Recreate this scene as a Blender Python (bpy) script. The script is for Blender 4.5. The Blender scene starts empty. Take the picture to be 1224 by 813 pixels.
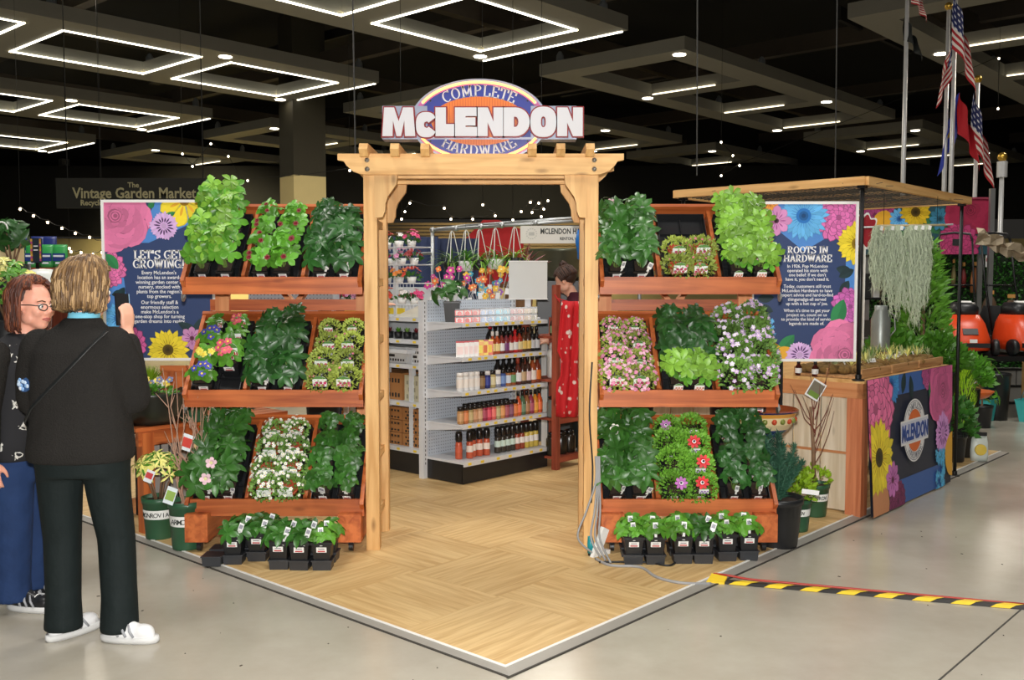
import bpy, math, random
from mathutils import Vector, Matrix, Euler
random.seed(7)
R = math.radians
sc = bpy.context.scene
col = sc.collection

# ---------------------------------------------------------------- camera, world, lights, exposure
F_PX, PITCH, EYE = 1161.0, math.atan(68.5 / 1161.0), 1.55
cam_data = bpy.data.cameras.new('camera')
cam_data.sensor_width = 36.0
cam_data.lens = 36.0 * F_PX / 1224.0
cam_data.clip_end = 300
cam = bpy.data.objects.new('camera', cam_data)
col.objects.link(cam)
cam.location = (0, 0, EYE)
cam.rotation_euler = (math.pi / 2 - PITCH, 0, 0)
sc.camera = cam
sc.view_settings.view_transform = 'Standard'
sc.view_settings.look = 'None'
sc.view_settings.gamma = 1.0
sc.view_settings.use_curve_mapping = False
sc.view_settings.exposure = 0.0

world = bpy.data.worlds.new('world')
sc.world = world
world.use_nodes = True
world.node_tree.nodes['Background'].inputs[0].default_value = (1.0, 0.93, 0.82, 1)
world.node_tree.nodes['Background'].inputs[1].default_value = 0.02


def lamp(name, kind, loc, energy, color=(1, 1, 1), size=1.0, aim=None, **kw):
    d = bpy.data.lights.new(name, kind)
    d.energy = energy
    d.color = color
    if kind == 'AREA':
        d.shape = 'SQUARE'
        d.size = size
    elif kind in ('POINT', 'SPOT'):
        d.shadow_soft_size = size
    for k, v in kw.items():
        setattr(d, k, v)
    o = bpy.data.objects.new(name, d)
    col.objects.link(o)
    o.location = loc
    if aim:
        o.rotation_euler = (Vector(aim) - Vector(loc)).to_track_quat('-Z', 'Y').to_euler()
    return o


# the flash of the camera, just above the lens
lamp('camera_flash', 'SPOT', (-0.02, 0.02, 1.72), 1000, (1.0, 0.98, 0.95), 0.05, aim=(0.0, 6.0, 1.45), spot_size=R(110), spot_blend=0.6)
# the hall's own ceiling luminaires (the lit frames hang at 7.5 m)
for hx, hy in ((-2.5, 3.0), (3.5, 2.0), (0.5, 8.5), (-5.5, 9.0), (6.0, 9.5)):
    lamp('hall_downlight', 'AREA', (hx, hy, 7.4), 205, (1.0, 0.96, 0.90), 1.6)
for hx, hy in ((-9.0, 18.0), (1.0, 19.0), (11.0, 17.0), (-16.0, 30.0), (0.0, 33.0), (16.0, 32.0), (-5.0, 27.0)):  # the last one is an extra, added to brighten the cream column
    lamp('hall_downlight', 'AREA', (hx, hy, 7.4), 240, (1.0, 0.90, 0.75), 1.6)


# ---------------------------------------------------------------- helpers
CT, ST = math.cos(PITCH), math.sin(PITCH)


def ray(px, py):
    u, v = (px - 612.0) / F_PX, (py - 406.5) / F_PX
    return u, CT - v * ST, -ST - v * CT


def at(px, py, Y):
    r = ray(px, py)
    return Vector((r[0] * Y / r[1], Y, EYE + r[2] * Y / r[1]))


def gz(px, py, z=0.0):
    r = ray(px, py)
    t = (z - EYE) / r[2]
    return Vector((r[0] * t, r[1] * t, z))


AX = Vector((math.sin(R(42)), math.cos(R(42)), 0))     # booth's right-hand edge
BX = Vector((-AX.y, AX.x, 0))                           # booth's left-hand edge
CORNER = Vector((-0.027, 3.826, 0))
YAW_A = R(48)                                           # rotation that turns +X onto AX


def ab(a, b, z=0.0):
    p = CORNER + AX * a + BX * b
    return Vector((p.x, p.y, z))


def lin(c):
    c = c / 255.0
    return c / 12.92 if c <= 0.04045 else ((c + 0.055) / 1.055) ** 2.4


def S(r, g, b):
    return (lin(r), lin(g), lin(b), 1.0)


def shade(c, k):
    return (min(1, c[0] * k), min(1, c[1] * k), min(1, c[2] * k), 1.0)


MATS = {}


def nodes(name):
    m = bpy.data.materials.new(name)
    m.use_nodes = True
    nt = m.node_tree
    return m, nt, nt.nodes['Principled BSDF']


def plain(name, c, rough=0.5, metal=0.0, var=0.12, scale=14.0, bump=0.0, spec=0.5, rnd=0.0, emit=None):
    """principled with a noise-driven colour variation"""
    if name in MATS:
        return MATS[name]
    m, nt, p = nodes(name)
    tc = nt.nodes.new('ShaderNodeTexCoord')
    nz = nt.nodes.new('ShaderNodeTexNoise')
    nz.inputs['Scale'].default_value = scale
    nz.inputs['Detail'].default_value = 4
    nt.links.new(tc.outputs['Object'], nz.inputs['Vector'])
    mx = nt.nodes.new('ShaderNodeMix')
    mx.data_type = 'RGBA'
    mx.inputs[6].default_value = shade(c, 1 - var)
    mx.inputs[7].default_value = shade(c, 1 + var)
    nt.links.new(nz.outputs['Fac'], mx.inputs[0])
    out = mx.outputs[2]
    if rnd:
        oi = nt.nodes.new('ShaderNodeObjectInfo')
        hs = nt.nodes.new('ShaderNodeHueSaturation')
        mr = nt.nodes.new('ShaderNodeMapRange')
        mr.inputs[3].default_value = 1 - rnd
        mr.inputs[4].default_value = 1 + rnd
        nt.links.new(oi.outputs['Random'], mr.inputs[0])
        nt.links.new(mr.outputs[0], hs.inputs['Value'])
        nt.links.new(out, hs.inputs['Color'])
        out = hs.outputs['Color']
    nt.links.new(out, p.inputs['Base Color'])
    p.inputs['Roughness'].default_value = rough
    p.inputs['Metallic'].default_value = metal
    p.inputs['Specular IOR Level'].default_value = spec
    if emit:
        p.inputs['Emission Color'].default_value = c
        p.inputs['Emission Strength'].default_value = emit
    if bump:
        b = nt.nodes.new('ShaderNodeBump')
        b.inputs['Strength'].default_value = bump
        b.inputs['Distance'].default_value = 0.01
        nt.links.new(nz.outputs['Fac'], b.inputs['Height'])
        nt.links.new(b.outputs[0], p.inputs['Normal'])
    MATS[name] = m
    return m


def wood(name, c, dark, axis=0, rough=0.55, rnd=0.12, knots=True, freq=1.0):
    """boards with the grain along one local axis"""
    key = name + '_' + 'xyz'[axis]
    if key in MATS:
        return MATS[key]
    m, nt, p = nodes(key)
    tc = nt.nodes.new('ShaderNodeTexCoord')
    oi = nt.nodes.new('ShaderNodeObjectInfo')
    mp = nt.nodes.new('ShaderNodeMapping')
    s = [26.0 * freq] * 3
    s[axis] = 1.6 * freq
    mp.inputs['Scale'].default_value = s
    ad = nt.nodes.new('ShaderNodeVectorMath')
    ml = nt.nodes.new('ShaderNodeVectorMath')
    ml.operation = 'SCALE'
    ml.inputs[0].default_value = (7.1, 3.3, 5.7)
    nt.links.new(oi.outputs['Random'], ml.inputs['Scale'])
    nt.links.new(tc.outputs['Object'], ad.inputs[0])
    nt.links.new(ml.outputs[0], ad.inputs[1])
    nt.links.new(ad.outputs[0], mp.inputs['Vector'])
    nz = nt.nodes.new('ShaderNodeTexNoise')
    nz.inputs['Scale'].default_value = 1.0
    nz.inputs['Detail'].default_value = 6
    nz.inputs['Distortion'].default_value = 0.6
    nt.links.new(mp.outputs[0], nz.inputs['Vector'])
    cr = nt.nodes.new('ShaderNodeValToRGB')
    cr.color_ramp.elements[0].position = 0.33
    cr.color_ramp.elements[0].color = dark
    cr.color_ramp.elements[1].position = 0.62
    cr.color_ramp.elements[1].color = c
    nt.links.new(nz.outputs['Fac'], cr.inputs[0])
    out = cr.outputs[0]
    if knots:
        vo = nt.nodes.new('ShaderNodeTexVoronoi')
        vo.inputs['Scale'].default_value = 1.0
        mp2 = nt.nodes.new('ShaderNodeMapping')
        s2 = [9.0] * 3
        s2[axis] = 3.0
        mp2.inputs['Scale'].default_value = s2
        nt.links.new(ad.outputs[0], mp2.inputs['Vector'])
        nt.links.new(mp2.outputs[0], vo.inputs['Vector'])
        k = nt.nodes.new('ShaderNodeMapRange')
        k.inputs[1].default_value = 0.04
        k.inputs[2].default_value = 0.16
        nt.links.new(vo.outputs['Distance'], k.inputs[0])
        mx = nt.nodes.new('ShaderNodeMix')
        mx.data_type = 'RGBA'
        mx.inputs[6].default_value = shade(dark, 0.55)
        nt.links.new(k.outputs[0], mx.inputs[0])
        nt.links.new(out, mx.inputs[7])
        out = mx.outputs[2]
    hs = nt.nodes.new('ShaderNodeHueSaturation')
    mr = nt.nodes.new('ShaderNodeMapRange')
    mr.inputs[3].default_value = 1 - rnd
    mr.inputs[4].default_value = 1 + rnd
    nt.links.new(oi.outputs['Random'], mr.inputs[0])
    nt.links.new(mr.outputs[0], hs.inputs['Value'])
    nt.links.new(out, hs.inputs['Color'])
    nt.links.new(hs.outputs['Color'], p.inputs['Base Color'])
    b = nt.nodes.new('ShaderNodeBump')
    b.inputs['Strength'].default_value = 0.15
    b.inputs['Distance'].default_value = 0.004
    nt.links.new(nz.outputs['Fac'], b.inputs['Height'])
    nt.links.new(b.outputs[0], p.inputs['Normal'])
    p.inputs['Roughness'].default_value = rough
    MATS[key] = m
    return m


def printed(name, rough=0.45, var=0.06, scale=60.0):
    """flat print, flowers and tags: colour read from the mesh's own colour attribute"""
    if name in MATS:
        return MATS[name]
    m, nt, p = nodes(name)
    at_ = nt.nodes.new('ShaderNodeAttribute')
    at_.attribute_name = 'Col'
    nz = nt.nodes.new('ShaderNodeTexNoise')
    nz.inputs['Scale'].default_value = scale
    tc = nt.nodes.new('ShaderNodeTexCoord')
    nt.links.new(tc.outputs['Object'], nz.inputs['Vector'])
    hs = nt.nodes.new('ShaderNodeHueSaturation')
    mr = nt.nodes.new('ShaderNodeMapRange')
    mr.inputs[3].default_value = 1 - var
    mr.inputs[4].default_value = 1 + var
    nt.links.new(nz.outputs['Fac'], mr.inputs[0])
    nt.links.new(mr.outputs[0], hs.inputs['Value'])
    nt.links.new(at_.outputs['Color'], hs.inputs['Color'])
    nt.links.new(hs.outputs['Color'], p.inputs['Base Color'])
    p.inputs['Roughness'].default_value = rough
    MATS[name] = m
    return m


def glow(name, c, strength):
    if name in MATS:
        return MATS[name]
    m, nt, p = nodes(name)
    p.inputs['Base Color'].default_value = c
    p.inputs['Emission Color'].default_value = c
    p.inputs['Emission Strength'].default_value = strength
    MATS[name] = m
    return m


def basis(d):
    d = Vector(d).normalized()
    u = Vector((0, 0, 1)) if abs(d.z) < 0.95 else Vector((1, 0, 0))
    x = d.cross(u).normalized()
    return x, d.cross(x).normalized(), d


class MB:
    """collects shapes, then links them as ONE mesh object"""

    def __init__(self):
        self.v, self.f, self.m, self.c, self.M = [], [], [], [], None

    def add(self, vs, fs, mat=0, c=None):
        n = len(self.v)
        if self.M is not None:
            vs = [self.M @ Vector(p) for p in vs]
        self.v.extend([tuple(p) for p in vs])
        for f in fs:
            self.f.append(tuple(i + n for i in f))
            self.m.append(mat)
            self.c.append(c)
        return self

    def box(self, c, s, rot=None, mat=0, col_=None, taper=1.0):
        hx, hy, hz = s[0] / 2, s[1] / 2, s[2] / 2
        vs = [Vector((x * hx * (taper if z > 0 else 1), y * hy * (taper if z > 0 else 1), z * hz)) for z in (-1, 1) for x, y in ((-1, -1), (1, -1), (1, 1), (-1, 1))]
        if rot is not None:
            Q = rot if isinstance(rot, Matrix) else Euler(rot).to_matrix()
            vs = [Q @ p for p in vs]
        c = Vector(c)
        return self.add([p + c for p in vs], [(3, 2, 1, 0), (4, 5, 6, 7), (0, 1, 5, 4), (1, 2, 6, 5), (2, 3, 7, 6), (3, 0, 4, 7)], mat, col_)

    def bar(self, p0, p1, w, h, mat=0, up=(0, 0, 1), col_=None):
        """square-section bar from p0 to p1: w across, h along up"""
        p0, p1 = Vector(p0), Vector(p1)
        d = (p1 - p0).normalized()
        x = d.cross(Vector(up))
        if x.length < 1e-4:
            x = d.cross(Vector((1, 0, 0)))
        x.normalize()
        z = x.cross(d).normalized()
        vs = []
        for p in (p0, p1):
            for a, b in ((-1, -1), (1, -1), (1, 1), (-1, 1)):
                vs.append(p + x * (a * w / 2) + z * (b * h / 2))
        return self.add(vs, [(3, 2, 1, 0), (4, 5, 6, 7), (0, 1, 5, 4), (1, 2, 6, 5), (2, 3, 7, 6), (3, 0, 4, 7)], mat, col_)

    def tube(self, pts, r, n=8, mat=0, cap=True, col_=None, flat=1.0):
        pts = [Vector(p) for p in pts]
        rs = r if isinstance(r, (list, tuple)) else [r] * len(pts)
        vs, fs = [], []
        px = None
        for i, p in enumerate(pts):
            d = (pts[min(i + 1, len(pts) - 1)] - pts[max(i - 1, 0)])
            if d.length < 1e-9:
                d = Vector((0, 0, 1))
            d.normalize()
            if px is None:
                x, y, _ = basis(d)
            else:
                x = (px - d * px.dot(d))
                x = x.normalized() if x.length > 1e-6 else basis(d)[0]
                y = d.cross(x).normalized()
            px = x
            for k in range(n):
                t = 2 * math.pi * k / n
                vs.append(p + x * (math.cos(t) * rs[i]) + y * (math.sin(t) * rs[i] * flat))
        for i in range(len(pts) - 1):
            for k in range(n):
                a, b = i * n + k, i * n + (k + 1) % n
                fs.append((a, b, b + n, a + n))
        if cap:
            fs.append(tuple(range(n - 1, -1, -1)))
            fs.append(tuple((len(pts) - 1) * n + k for k in range(n)))
        return self.add(vs, fs, mat, col_)

    def lathe(self, prof, n=16, c=(0, 0, 0), mat=0, sx=1.0, sy=1.0, col_=None, cap=True):
        vs, fs = [], []
        for r, z in prof:
            for k in range(n):
                t = 2 * math.pi * k / n
                vs.append((c[0] + r * sx * math.cos(t), c[1] + r * sy * math.sin(t), c[2] + z))
        for i in range(len(prof) - 1):
            for k in range(n):
                a, b = i * n + k, i * n + (k + 1) % n
                fs.append((a, b, b + n, a + n))
        if cap:
            if prof[0][0] > 1e-6:
                fs.append(tuple(range(n - 1, -1, -1)))
            if prof[-1][0] > 1e-6:
                fs.append(tuple((len(prof) - 1) * n + k for k in range(n)))
        return self.add(vs, fs, mat, col_)

    def ball(self, c, r, n=10, m=6, mat=0, col_=None):
        rx, ry, rz = (r, r, r) if not isinstance(r, (tuple, list)) else r
        prof = [(math.sin(math.pi * i / m), -math.cos(math.pi * i / m)) for i in range(m + 1)]
        vs, fs = [], []
        for i, (q, z) in enumerate(prof):
            for k in range(n):
                t = 2 * math.pi * k / n
                vs.append((c[0] + rx * q * math.cos(t), c[1] + ry * q * math.sin(t), c[2] + rz * z))
        for i in range(m):
            for k in range(n):
                a, b = i * n + k, i * n + (k + 1) % n
                fs.append((a, b, b + n, a + n))
        return self.add(vs, fs, mat, col_)

    def loft(self, rings, n=18, mat=0, p=2.3, col_=None):
        """stacked superellipse rings (cx, cy, z, rx, ry)"""
        vs, fs = [], []
        for cx, cy, z, rx, ry in rings:
            for k in range(n):
                t = 2 * math.pi * k / n
                c_, s_ = math.cos(t), math.sin(t)
                vs.append((cx + rx * math.copysign(abs(c_) ** (2 / p), c_), cy + ry * math.copysign(abs(s_) ** (2 / p), s_), z))
        for i in range(len(rings) - 1):
            for k in range(n):
                a, b = i * n + k, i * n + (k + 1) % n
                fs.append((a, b, b + n, a + n))
        fs.append(tuple(range(n - 1, -1, -1)))
        fs.append(tuple((len(rings) - 1) * n + k for k in range(n)))
        return self.add(vs, fs, mat, col_)

    def poly(self, pts, mat=0, col_=None):
        return self.add(pts, [tuple(range(len(pts)))], mat, col_)

    def prism(self, pts, d, mat=0, col_=None):
        """extrude a planar outline by the vector d"""
        n = len(pts)
        d = Vector(d)
        pts = [Vector(p) for p in pts]
        fs = [tuple(range(n - 1, -1, -1)), tuple(range(n, 2 * n))]
        fs += [(i, (i + 1) % n, n + (i + 1) % n, n + i) for i in range(n)]
        return self.add(pts + [p + d for p in pts], fs, mat, col_)

    def mesh(self, name, mats, smooth=False):
        me = bpy.data.meshes.new(name)
        me.from_pydata(self.v, [], self.f)
        for m in (mats if isinstance(mats, (list, tuple)) else [mats]):
            me.materials.append(m)
        if any(self.m):
            me.polygons.foreach_set('material_index', self.m)
        if any(c is not None for c in self.c):
            at_ = me.color_attributes.new('Col', 'FLOAT_COLOR', 'CORNER')
            buf = []
            for f, c in zip(self.f, self.c):
                buf.extend(list(c or (1, 1, 1, 1)) * len(f))
            at_.data.foreach_set('color', buf)
        if smooth:
            me.polygons.foreach_set('use_smooth', [True] * len(me.polygons))
        me.update()
        return me

    def build(self, name, mats, parent=None, smooth=False, loc=None, rot=None):
        return link(name, self.mesh(name, mats, smooth), parent, loc, rot)


def link(name, data, parent=None, loc=None, rot=None):
    o = bpy.data.objects.new(name, data)
    col.objects.link(o)
    if parent is not None:
        o.parent = parent
    if loc is not None:
        o.location = loc
    if rot is not None:
        o.rotation_euler = rot
    return o


def tag(o, label=None, cat=None, group=None, kind=None):
    if label:
        o['label'] = label
    if cat:
        o['category'] = cat
    if group:
        o['group'] = group
    if kind:
        o['kind'] = kind
    return o


def thing(name, label, cat, loc=(0, 0, 0), rotz=0.0, group=None, rot=None):
    o = bpy.data.objects.new(name, None)
    o.empty_display_size = 0.05
    col.objects.link(o)
    o.location = loc
    o.rotation_euler = rot if rot is not None else (0, 0, rotz)
    return tag(o, label, cat, group)


def struct(o):
    o['kind'] = 'structure'
    return o


def kids(o):
    return KID.get(o.name, [])


def copy_thing(root, loc, rotz=None, label=None, group=None, rot=None):
    """a copy of a thing, with copies of its parts and sub-parts"""
    r = root.copy()
    col.objects.link(r)
    r.location = loc
    if rot is not None:
        r.rotation_euler = rot
    elif rotz is not None:
        r.rotation_euler = (0, 0, rotz)
    if label:
        r['label'] = label
    if group:
        r['group'] = group
    for ch in list(root.children):
        c = ch.copy()
        col.objects.link(c)
        c.parent = r
        for g in list(ch.children):
            d = g.copy()
            col.objects.link(d)
            d.parent = c
    return r


def fused(mb, name, mats, parent, voxel=0.008, smooth=6):
    """melt overlapping shapes into one continuous skin"""
    tmp = bpy.data.objects.new('tmp', mb.mesh('tmp', mats))
    col.objects.link(tmp)
    m = tmp.modifiers.new('r', 'REMESH')
    m.mode = 'VOXEL'
    m.voxel_size = voxel
    m.use_smooth_shade = True
    s = tmp.modifiers.new('s', 'SMOOTH')
    s.iterations = smooth
    s.factor = 0.5
    dg = bpy.context.evaluated_depsgraph_get()
    me = bpy.data.meshes.new_from_object(tmp.evaluated_get(dg))
    bpy.data.objects.remove(tmp)
    me.name = name
    me.polygons.foreach_set('use_smooth', [True] * len(me.polygons))
    return link(name, me, parent)


ORD = ['first', 'second', 'third', 'fourth', 'fifth', 'sixth', 'seventh', 'eighth', 'ninth', 'tenth', 'eleventh', 'twelfth', 'thirteenth', 'fourteenth', 'fifteenth', 'sixteenth', 'seventeenth', 'eighteenth', 'nineteenth', 'twentieth']

# ---- lettering: slab-serif strokes and the plain built-in face
GLYPH = {
    'L': (0.62, [[(.12, 0), (.12, 1)], [(.12, 0), (.6, 0)], [(.6, 0), (.6, .28)]], [(.12, 1)]),
    'E': (0.66, [[(.12, 0), (.12, 1)], [(.12, 0), (.62, 0)], [(.12, 1), (.6, 1)], [(.12, .5), (.45, .5)], [(.62, 0), (.62, .25)], [(.6, 1), (.6, .76)]], []),
    'T': (0.7, [[(.35, 0), (.35, 1)], [(.02, 1), (.68, 1)], [(.02, 1), (.02, .74)], [(.68, 1), (.68, .74)]], [(.35, 0)]),
    'I': (0.36, [[(.18, 0), (.18, 1)]], [(.18, 0), (.18, 1)]),
    'N': (0.84, [[(.14, 0), (.14, 1)], [(.14, 1), (.7, 0)], [(.7, 0), (.7, 1)]], [(.14, 0), (.14, 1), (.7, 1)]),
    'H': (0.84, [[(.14, 0), (.14, 1)], [(.7, 0), (.7, 1)], [(.14, .5), (.7, .5)]], [(.14, 0), (.14, 1), (.7, 0), (.7, 1)]),
    'A': (0.8, [[(.1, 0), (.4, 1)], [(.4, 1), (.7, 0)], [(.22, .33), (.58, .33)]], [(.1, 0), (.7, 0)]),
    'M': (0.95, [[(.13, 0), (.13, 1)], [(.13, 1), (.47, .15)], [(.47, .15), (.82, 1)], [(.82, 1), (.82, 0)]], [(.13, 0), (.13, 1), (.82, 0), (.82, 1)]),
    'W': (1.05, [[(.08, 1), (.3, 0)], [(.3, 0), (.52, 1)], [(.52, 1), (.76, 0)], [(.76, 0), (.97, 1)]], [(.08, 1), (.52, 1), (.97, 1)]),
    'O': (0.84, [('arc', .42, .5, .34, .5, 0, 360)], []),
    'C': (0.76, [('arc', .42, .5, .34, .5, 45, 315), [(.66, .85), (.68, 1.0)]], []),
    'G': (0.82, [('arc', .42, .5, .34, .5, 45, 330), [(.72, .42), (.72, .08)], [(.5, .42), (.8, .42)], [(.66, .85), (.68, 1.0)]], []),
    'D': (0.8, [[(.14, 0), (.14, 1)], ('arc', .3, .5, .42, .5, -90, 90), [(.02, 1), (.3, 1)], [(.02, 0), (.3, 0)]], []),
    'P': (0.7, [[(.14, 0), (.14, 1)], ('arc', .32, .74, .28, .26, -90, 90), [(.02, 1), (.32, 1)], [(.14, .48), (.32, .48)]], [(.14, 0)]),
    'R': (0.78, [[(.14, 0), (.14, 1)], ('arc', .32, .74, .28, .26, -90, 90), [(.02, 1), (.32, 1)], [(.14, .48), (.32, .48)], [(.36, .48), (.62, 0)], [(.56, 0), (.76, 0)]], [(.14, 0)]),
    'S': (0.66, [('arc', .33, .74, .25, .26, 35, 270), ('arc', .33, .25, .27, .25, 90, -145), [(.58, .82), (.58, 1)], [(.06, .0), (.06, .2)]], []),
    "'": (0.26, [[(.13, .7), (.13, 1)]], []),
    '!': (0.34, [[(.17, .3), (.17, 1)], [(.17, -.02), (.17, .1)]], []),
    ' ': (0.34, [], []),
}


def slab_text(mb, text, place, h, w=0.17, serif=0.12, sw=0.09, mat=0, col_=None, gap=0.1, width=1.0, count_only=False):
    """place(x, y) -> 3-D point, x along the line from its middle, y from the baseline; returns the total width"""
    tot = sum((GLYPH[ch][0] * width + gap) * h for ch in text) - gap * h
    if count_only:
        return tot
    x0 = -tot / 2

    def seg(p, q, t, ox):
        p, q = Vector(p), Vector(q)
        d = (q - p)
        if d.length < 1e-6:
            return
        d.normalize()
        n = Vector((-d.y, d.x)) * (t / 2)
        p, q = p - d * (t * .28), q + d * (t * .28)
        mb.poly([place(ox + v.x * h * width, v.y * h) for v in (p - n, q - n, q + n, p + n)], mat, col_)
    for ch in text:
        wd, strokes, serifs = GLYPH[ch]
        for s in strokes:
            if isinstance(s, tuple):
                _, cx, cy, rx, ry, a0, a1 = s
                n = max(4, int(abs(a1 - a0) / 24))
                for i in range(n):
                    qs = []
                    for (ang, k) in ((a0 + (a1 - a0) * i / n, 0), (a0 + (a1 - a0) * (i + 1) / n, 1)):
                        t = R(ang)
                        c_, s_ = math.cos(t), math.sin(t)
                        qs.append(((cx + (rx - w / 2) * c_, cy + (ry - w * .36) * s_), (cx + (rx + w / 2) * c_, cy + (ry + w * .08) * s_)))
                    mb.poly([place(x0 + v[0] * h * width, v[1] * h) for v in (qs[0][0], qs[0][1], qs[1][1], qs[1][0])], mat, col_)
            else:
                hor = abs(s[0][1] - s[1][1]) < 0.02
                seg(s[0], s[1], sw * 1.25 if hor else w, x0)
        for sx, sy in serifs:
            seg((sx - serif - .02, sy), (sx + serif + .02, sy), sw, x0)
        x0 += (wd * width + gap) * h
    return tot


def words_obj(name, body, size, mat, parent, loc, rot=(math.pi / 2, 0, 0), align='CENTER', bold=0.0, depth=0.0005, sx=1.0, spacing=1.0):
    d = bpy.data.curves.new(name, 'FONT')
    d.body = body
    d.size = size
    d.align_x = align
    d.offset = bold
    d.extrude = depth
    d.space_line = spacing
    d.resolution_u = 2
    d.materials.append(mat)
    tmp = bpy.data.objects.new('tmp', d)
    col.objects.link(tmp)
    me = bpy.data.meshes.new_from_object(tmp.evaluated_get(bpy.context.evaluated_depsgraph_get()))
    bpy.data.objects.remove(tmp)
    me.name = name
    o = link(name, me, parent, loc, rot)
    o.scale = (sx, 1, 1)
    if len(body) > 9:
        o['kind'] = 'stuff'
    return o


# ---------------------------------------------------------------- shared materials
PINE = [wood('pine', S(222, 178, 116), S(196, 146, 84), i, 0.55) for i in range(3)]
CEDAR = [wood('cedar', S(200, 110, 56), S(160, 76, 34), i, 0.45) for i in range(3)]
FIR = [wood('fir', S(214, 150, 98), S(190, 118, 70), i, 0.55) for i in range(3)]
BLACKP = plain('black_plastic', S(30, 31, 33), 0.38, var=0.2)
BLACKM = plain('black_metal', S(24, 24, 25), 0.4, 0.3, var=0.2)
STEEL = plain('galvanised_steel', S(170, 172, 172), 0.35, 0.8)
WHITEM = plain('white_metal', S(214, 217, 220), 0.4, var=0.04)
WHITEP = plain('white_card', S(240, 240, 236), 0.55, var=0.03)
SOIL = plain('potting_soil', S(52, 38, 28), 0.9, var=0.5, scale=90, bump=0.6)
PRINT = printed('printed_colour')
PETAL = printed('petal_colour', 0.5, 0.1, 200)
CREAM = plain('cream_paint', S(222, 204, 146), 0.7, var=0.05, scale=3)
DARKW = plain('dark_paint', S(15, 14, 12), 0.8, var=0.2, scale=2)

# ---------------------------------------------------------------- the hall floor
m, nt, p = nodes('polished_concrete')
tc = nt.nodes.new('ShaderNodeTexCoord')
n1 = nt.nodes.new('ShaderNodeTexNoise')
n1.inputs['Scale'].default_value = 1.3
n1.inputs['Detail'].default_value = 8
n1.inputs['Roughness'].default_value = 0.65
cr = nt.nodes.new('ShaderNodeValToRGB')
cr.color_ramp.elements[0].position = 0.3
cr.color_ramp.elements[0].color = S(160, 153, 138)
cr.color_ramp.elements[1].position = 0.7
cr.color_ramp.elements[1].color = S(182, 176, 162)
nt.links.new(tc.outputs['Object'], n1.inputs['Vector'])
nt.links.new(n1.outputs['Fac'], cr.inputs[0])
n2 = nt.nodes.new('ShaderNodeTexNoise')
n2.inputs['Scale'].default_value = 11
n2.inputs['Detail'].default_value = 6
nt.links.new(tc.outputs['Object'], n2.inputs['Vector'])
nt.links.new(cr.outputs[0], p.inputs['Base Color'])
rr = nt.nodes.new('ShaderNodeMapRange')
rr.inputs[3].default_value = 0.16
rr.inputs[4].default_value = 0.34
nt.links.new(n2.outputs['Fac'], rr.inputs[0])
p.inputs['Roughness'].default_value = 0.22
CONCRETE = m
flo = MB().box((0, 26, -0.1), (90, 70, 0.2)).build('floor', CONCRETE)
struct(flo)
JOINT = plain('joint_filler', S(60, 56, 50), 0.8)
jm = MB()
for (q0, q1) in (((1080, 850), (1300, 660)), ):
    p0, p1 = gz(*q0), gz(*q1)
    d = (p1 - p0).normalized()
    jm.bar(p0 - d * 3, p1 + d * 25, 0.008, 0.002)
jm.build('joint', JOINT, flo)
spk = MB()
for i in range(70):
    q = Vector((random.uniform(-2.2, 3.4), random.uniform(3.3, 6.0), 0.0))
    dd = q - CORNER
    if dd.dot(AX) > 0 and dd.dot(BX) > 0 and i % 2:
        continue
    s = random.uniform(0.003, 0.008)
    spk.box((q.x, q.y, 0.001), (s, s * random.uniform(.6, 2), 0.002), (0, 0, random.random() * 3))
o = spk.build('dirt_specks', SOIL, flo)
tag(o, kind='stuff')

# ---------------------------------------------------------------- the booth's floor of square wood-look tiles, grain turned on each
TILEM = []
for ax in (0, 1):
    TILEM.append(wood('oak_tile', S(220, 188, 132), S(196, 158, 102), ax, 0.5, 0.04, False, 1.5))
TS, TT = 0.61, 0.012
tme = [MB().box((TS / 2, TS / 2, TT / 2), (TS - 0.0015, TS - 0.0015, TT)).mesh('tile', TILEM[k]) for k in (0, 1)]
bf = bpy.data.objects.new('floor_1', None)
col.objects.link(bf)
struct(bf)
for i in range(11):
    for j in range(10):
        q = ab(i * TS, j * TS, 0)
        link('tile', tme[(i + j) % 2], bf, q, (0, 0, YAW_A))
LA, LB = 11 * TS, 10 * TS
ALU = plain('grey_edging', S(150, 146, 138), 0.4, var=0.06)
EDGEW = plain('white_edging', S(236, 234, 228), 0.5, var=0.03)
MB().bar(ab(-0.012, -0.006, 0.007), ab(LA, -0.006, 0.007), 0.012, 0.016).bar(ab(-0.006, 0, 0.007), ab(-0.006, LB, 0.007), 0.012, 0.016).build('edge_strip', EDGEW, bf)
rp = MB()
rp.poly([ab(-0.012, -0.012, 0.011), ab(LA, -0.012, 0.011), ab(LA, -0.07, 0.004), ab(-0.055, -0.07, 0.004)][::-1])
rp.poly([ab(-0.012, -0.012, 0.011), ab(-0.055, -0.07, 0.004), ab(-0.055, LB, 0.004), ab(-0.012, LB, 0.011)][::-1])
rp.build('ramp_strip', ALU, bf)
MB().bar(ab(-0.07, -0.075, 0.002), ab(LA, -0.075, 0.002), 0.010, 0.006).bar(ab(-0.06, -0.075, 0.002), ab(-0.06, LB, 0.002), 0.010, 0.006).build('joint', JOINT, bf)

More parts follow.
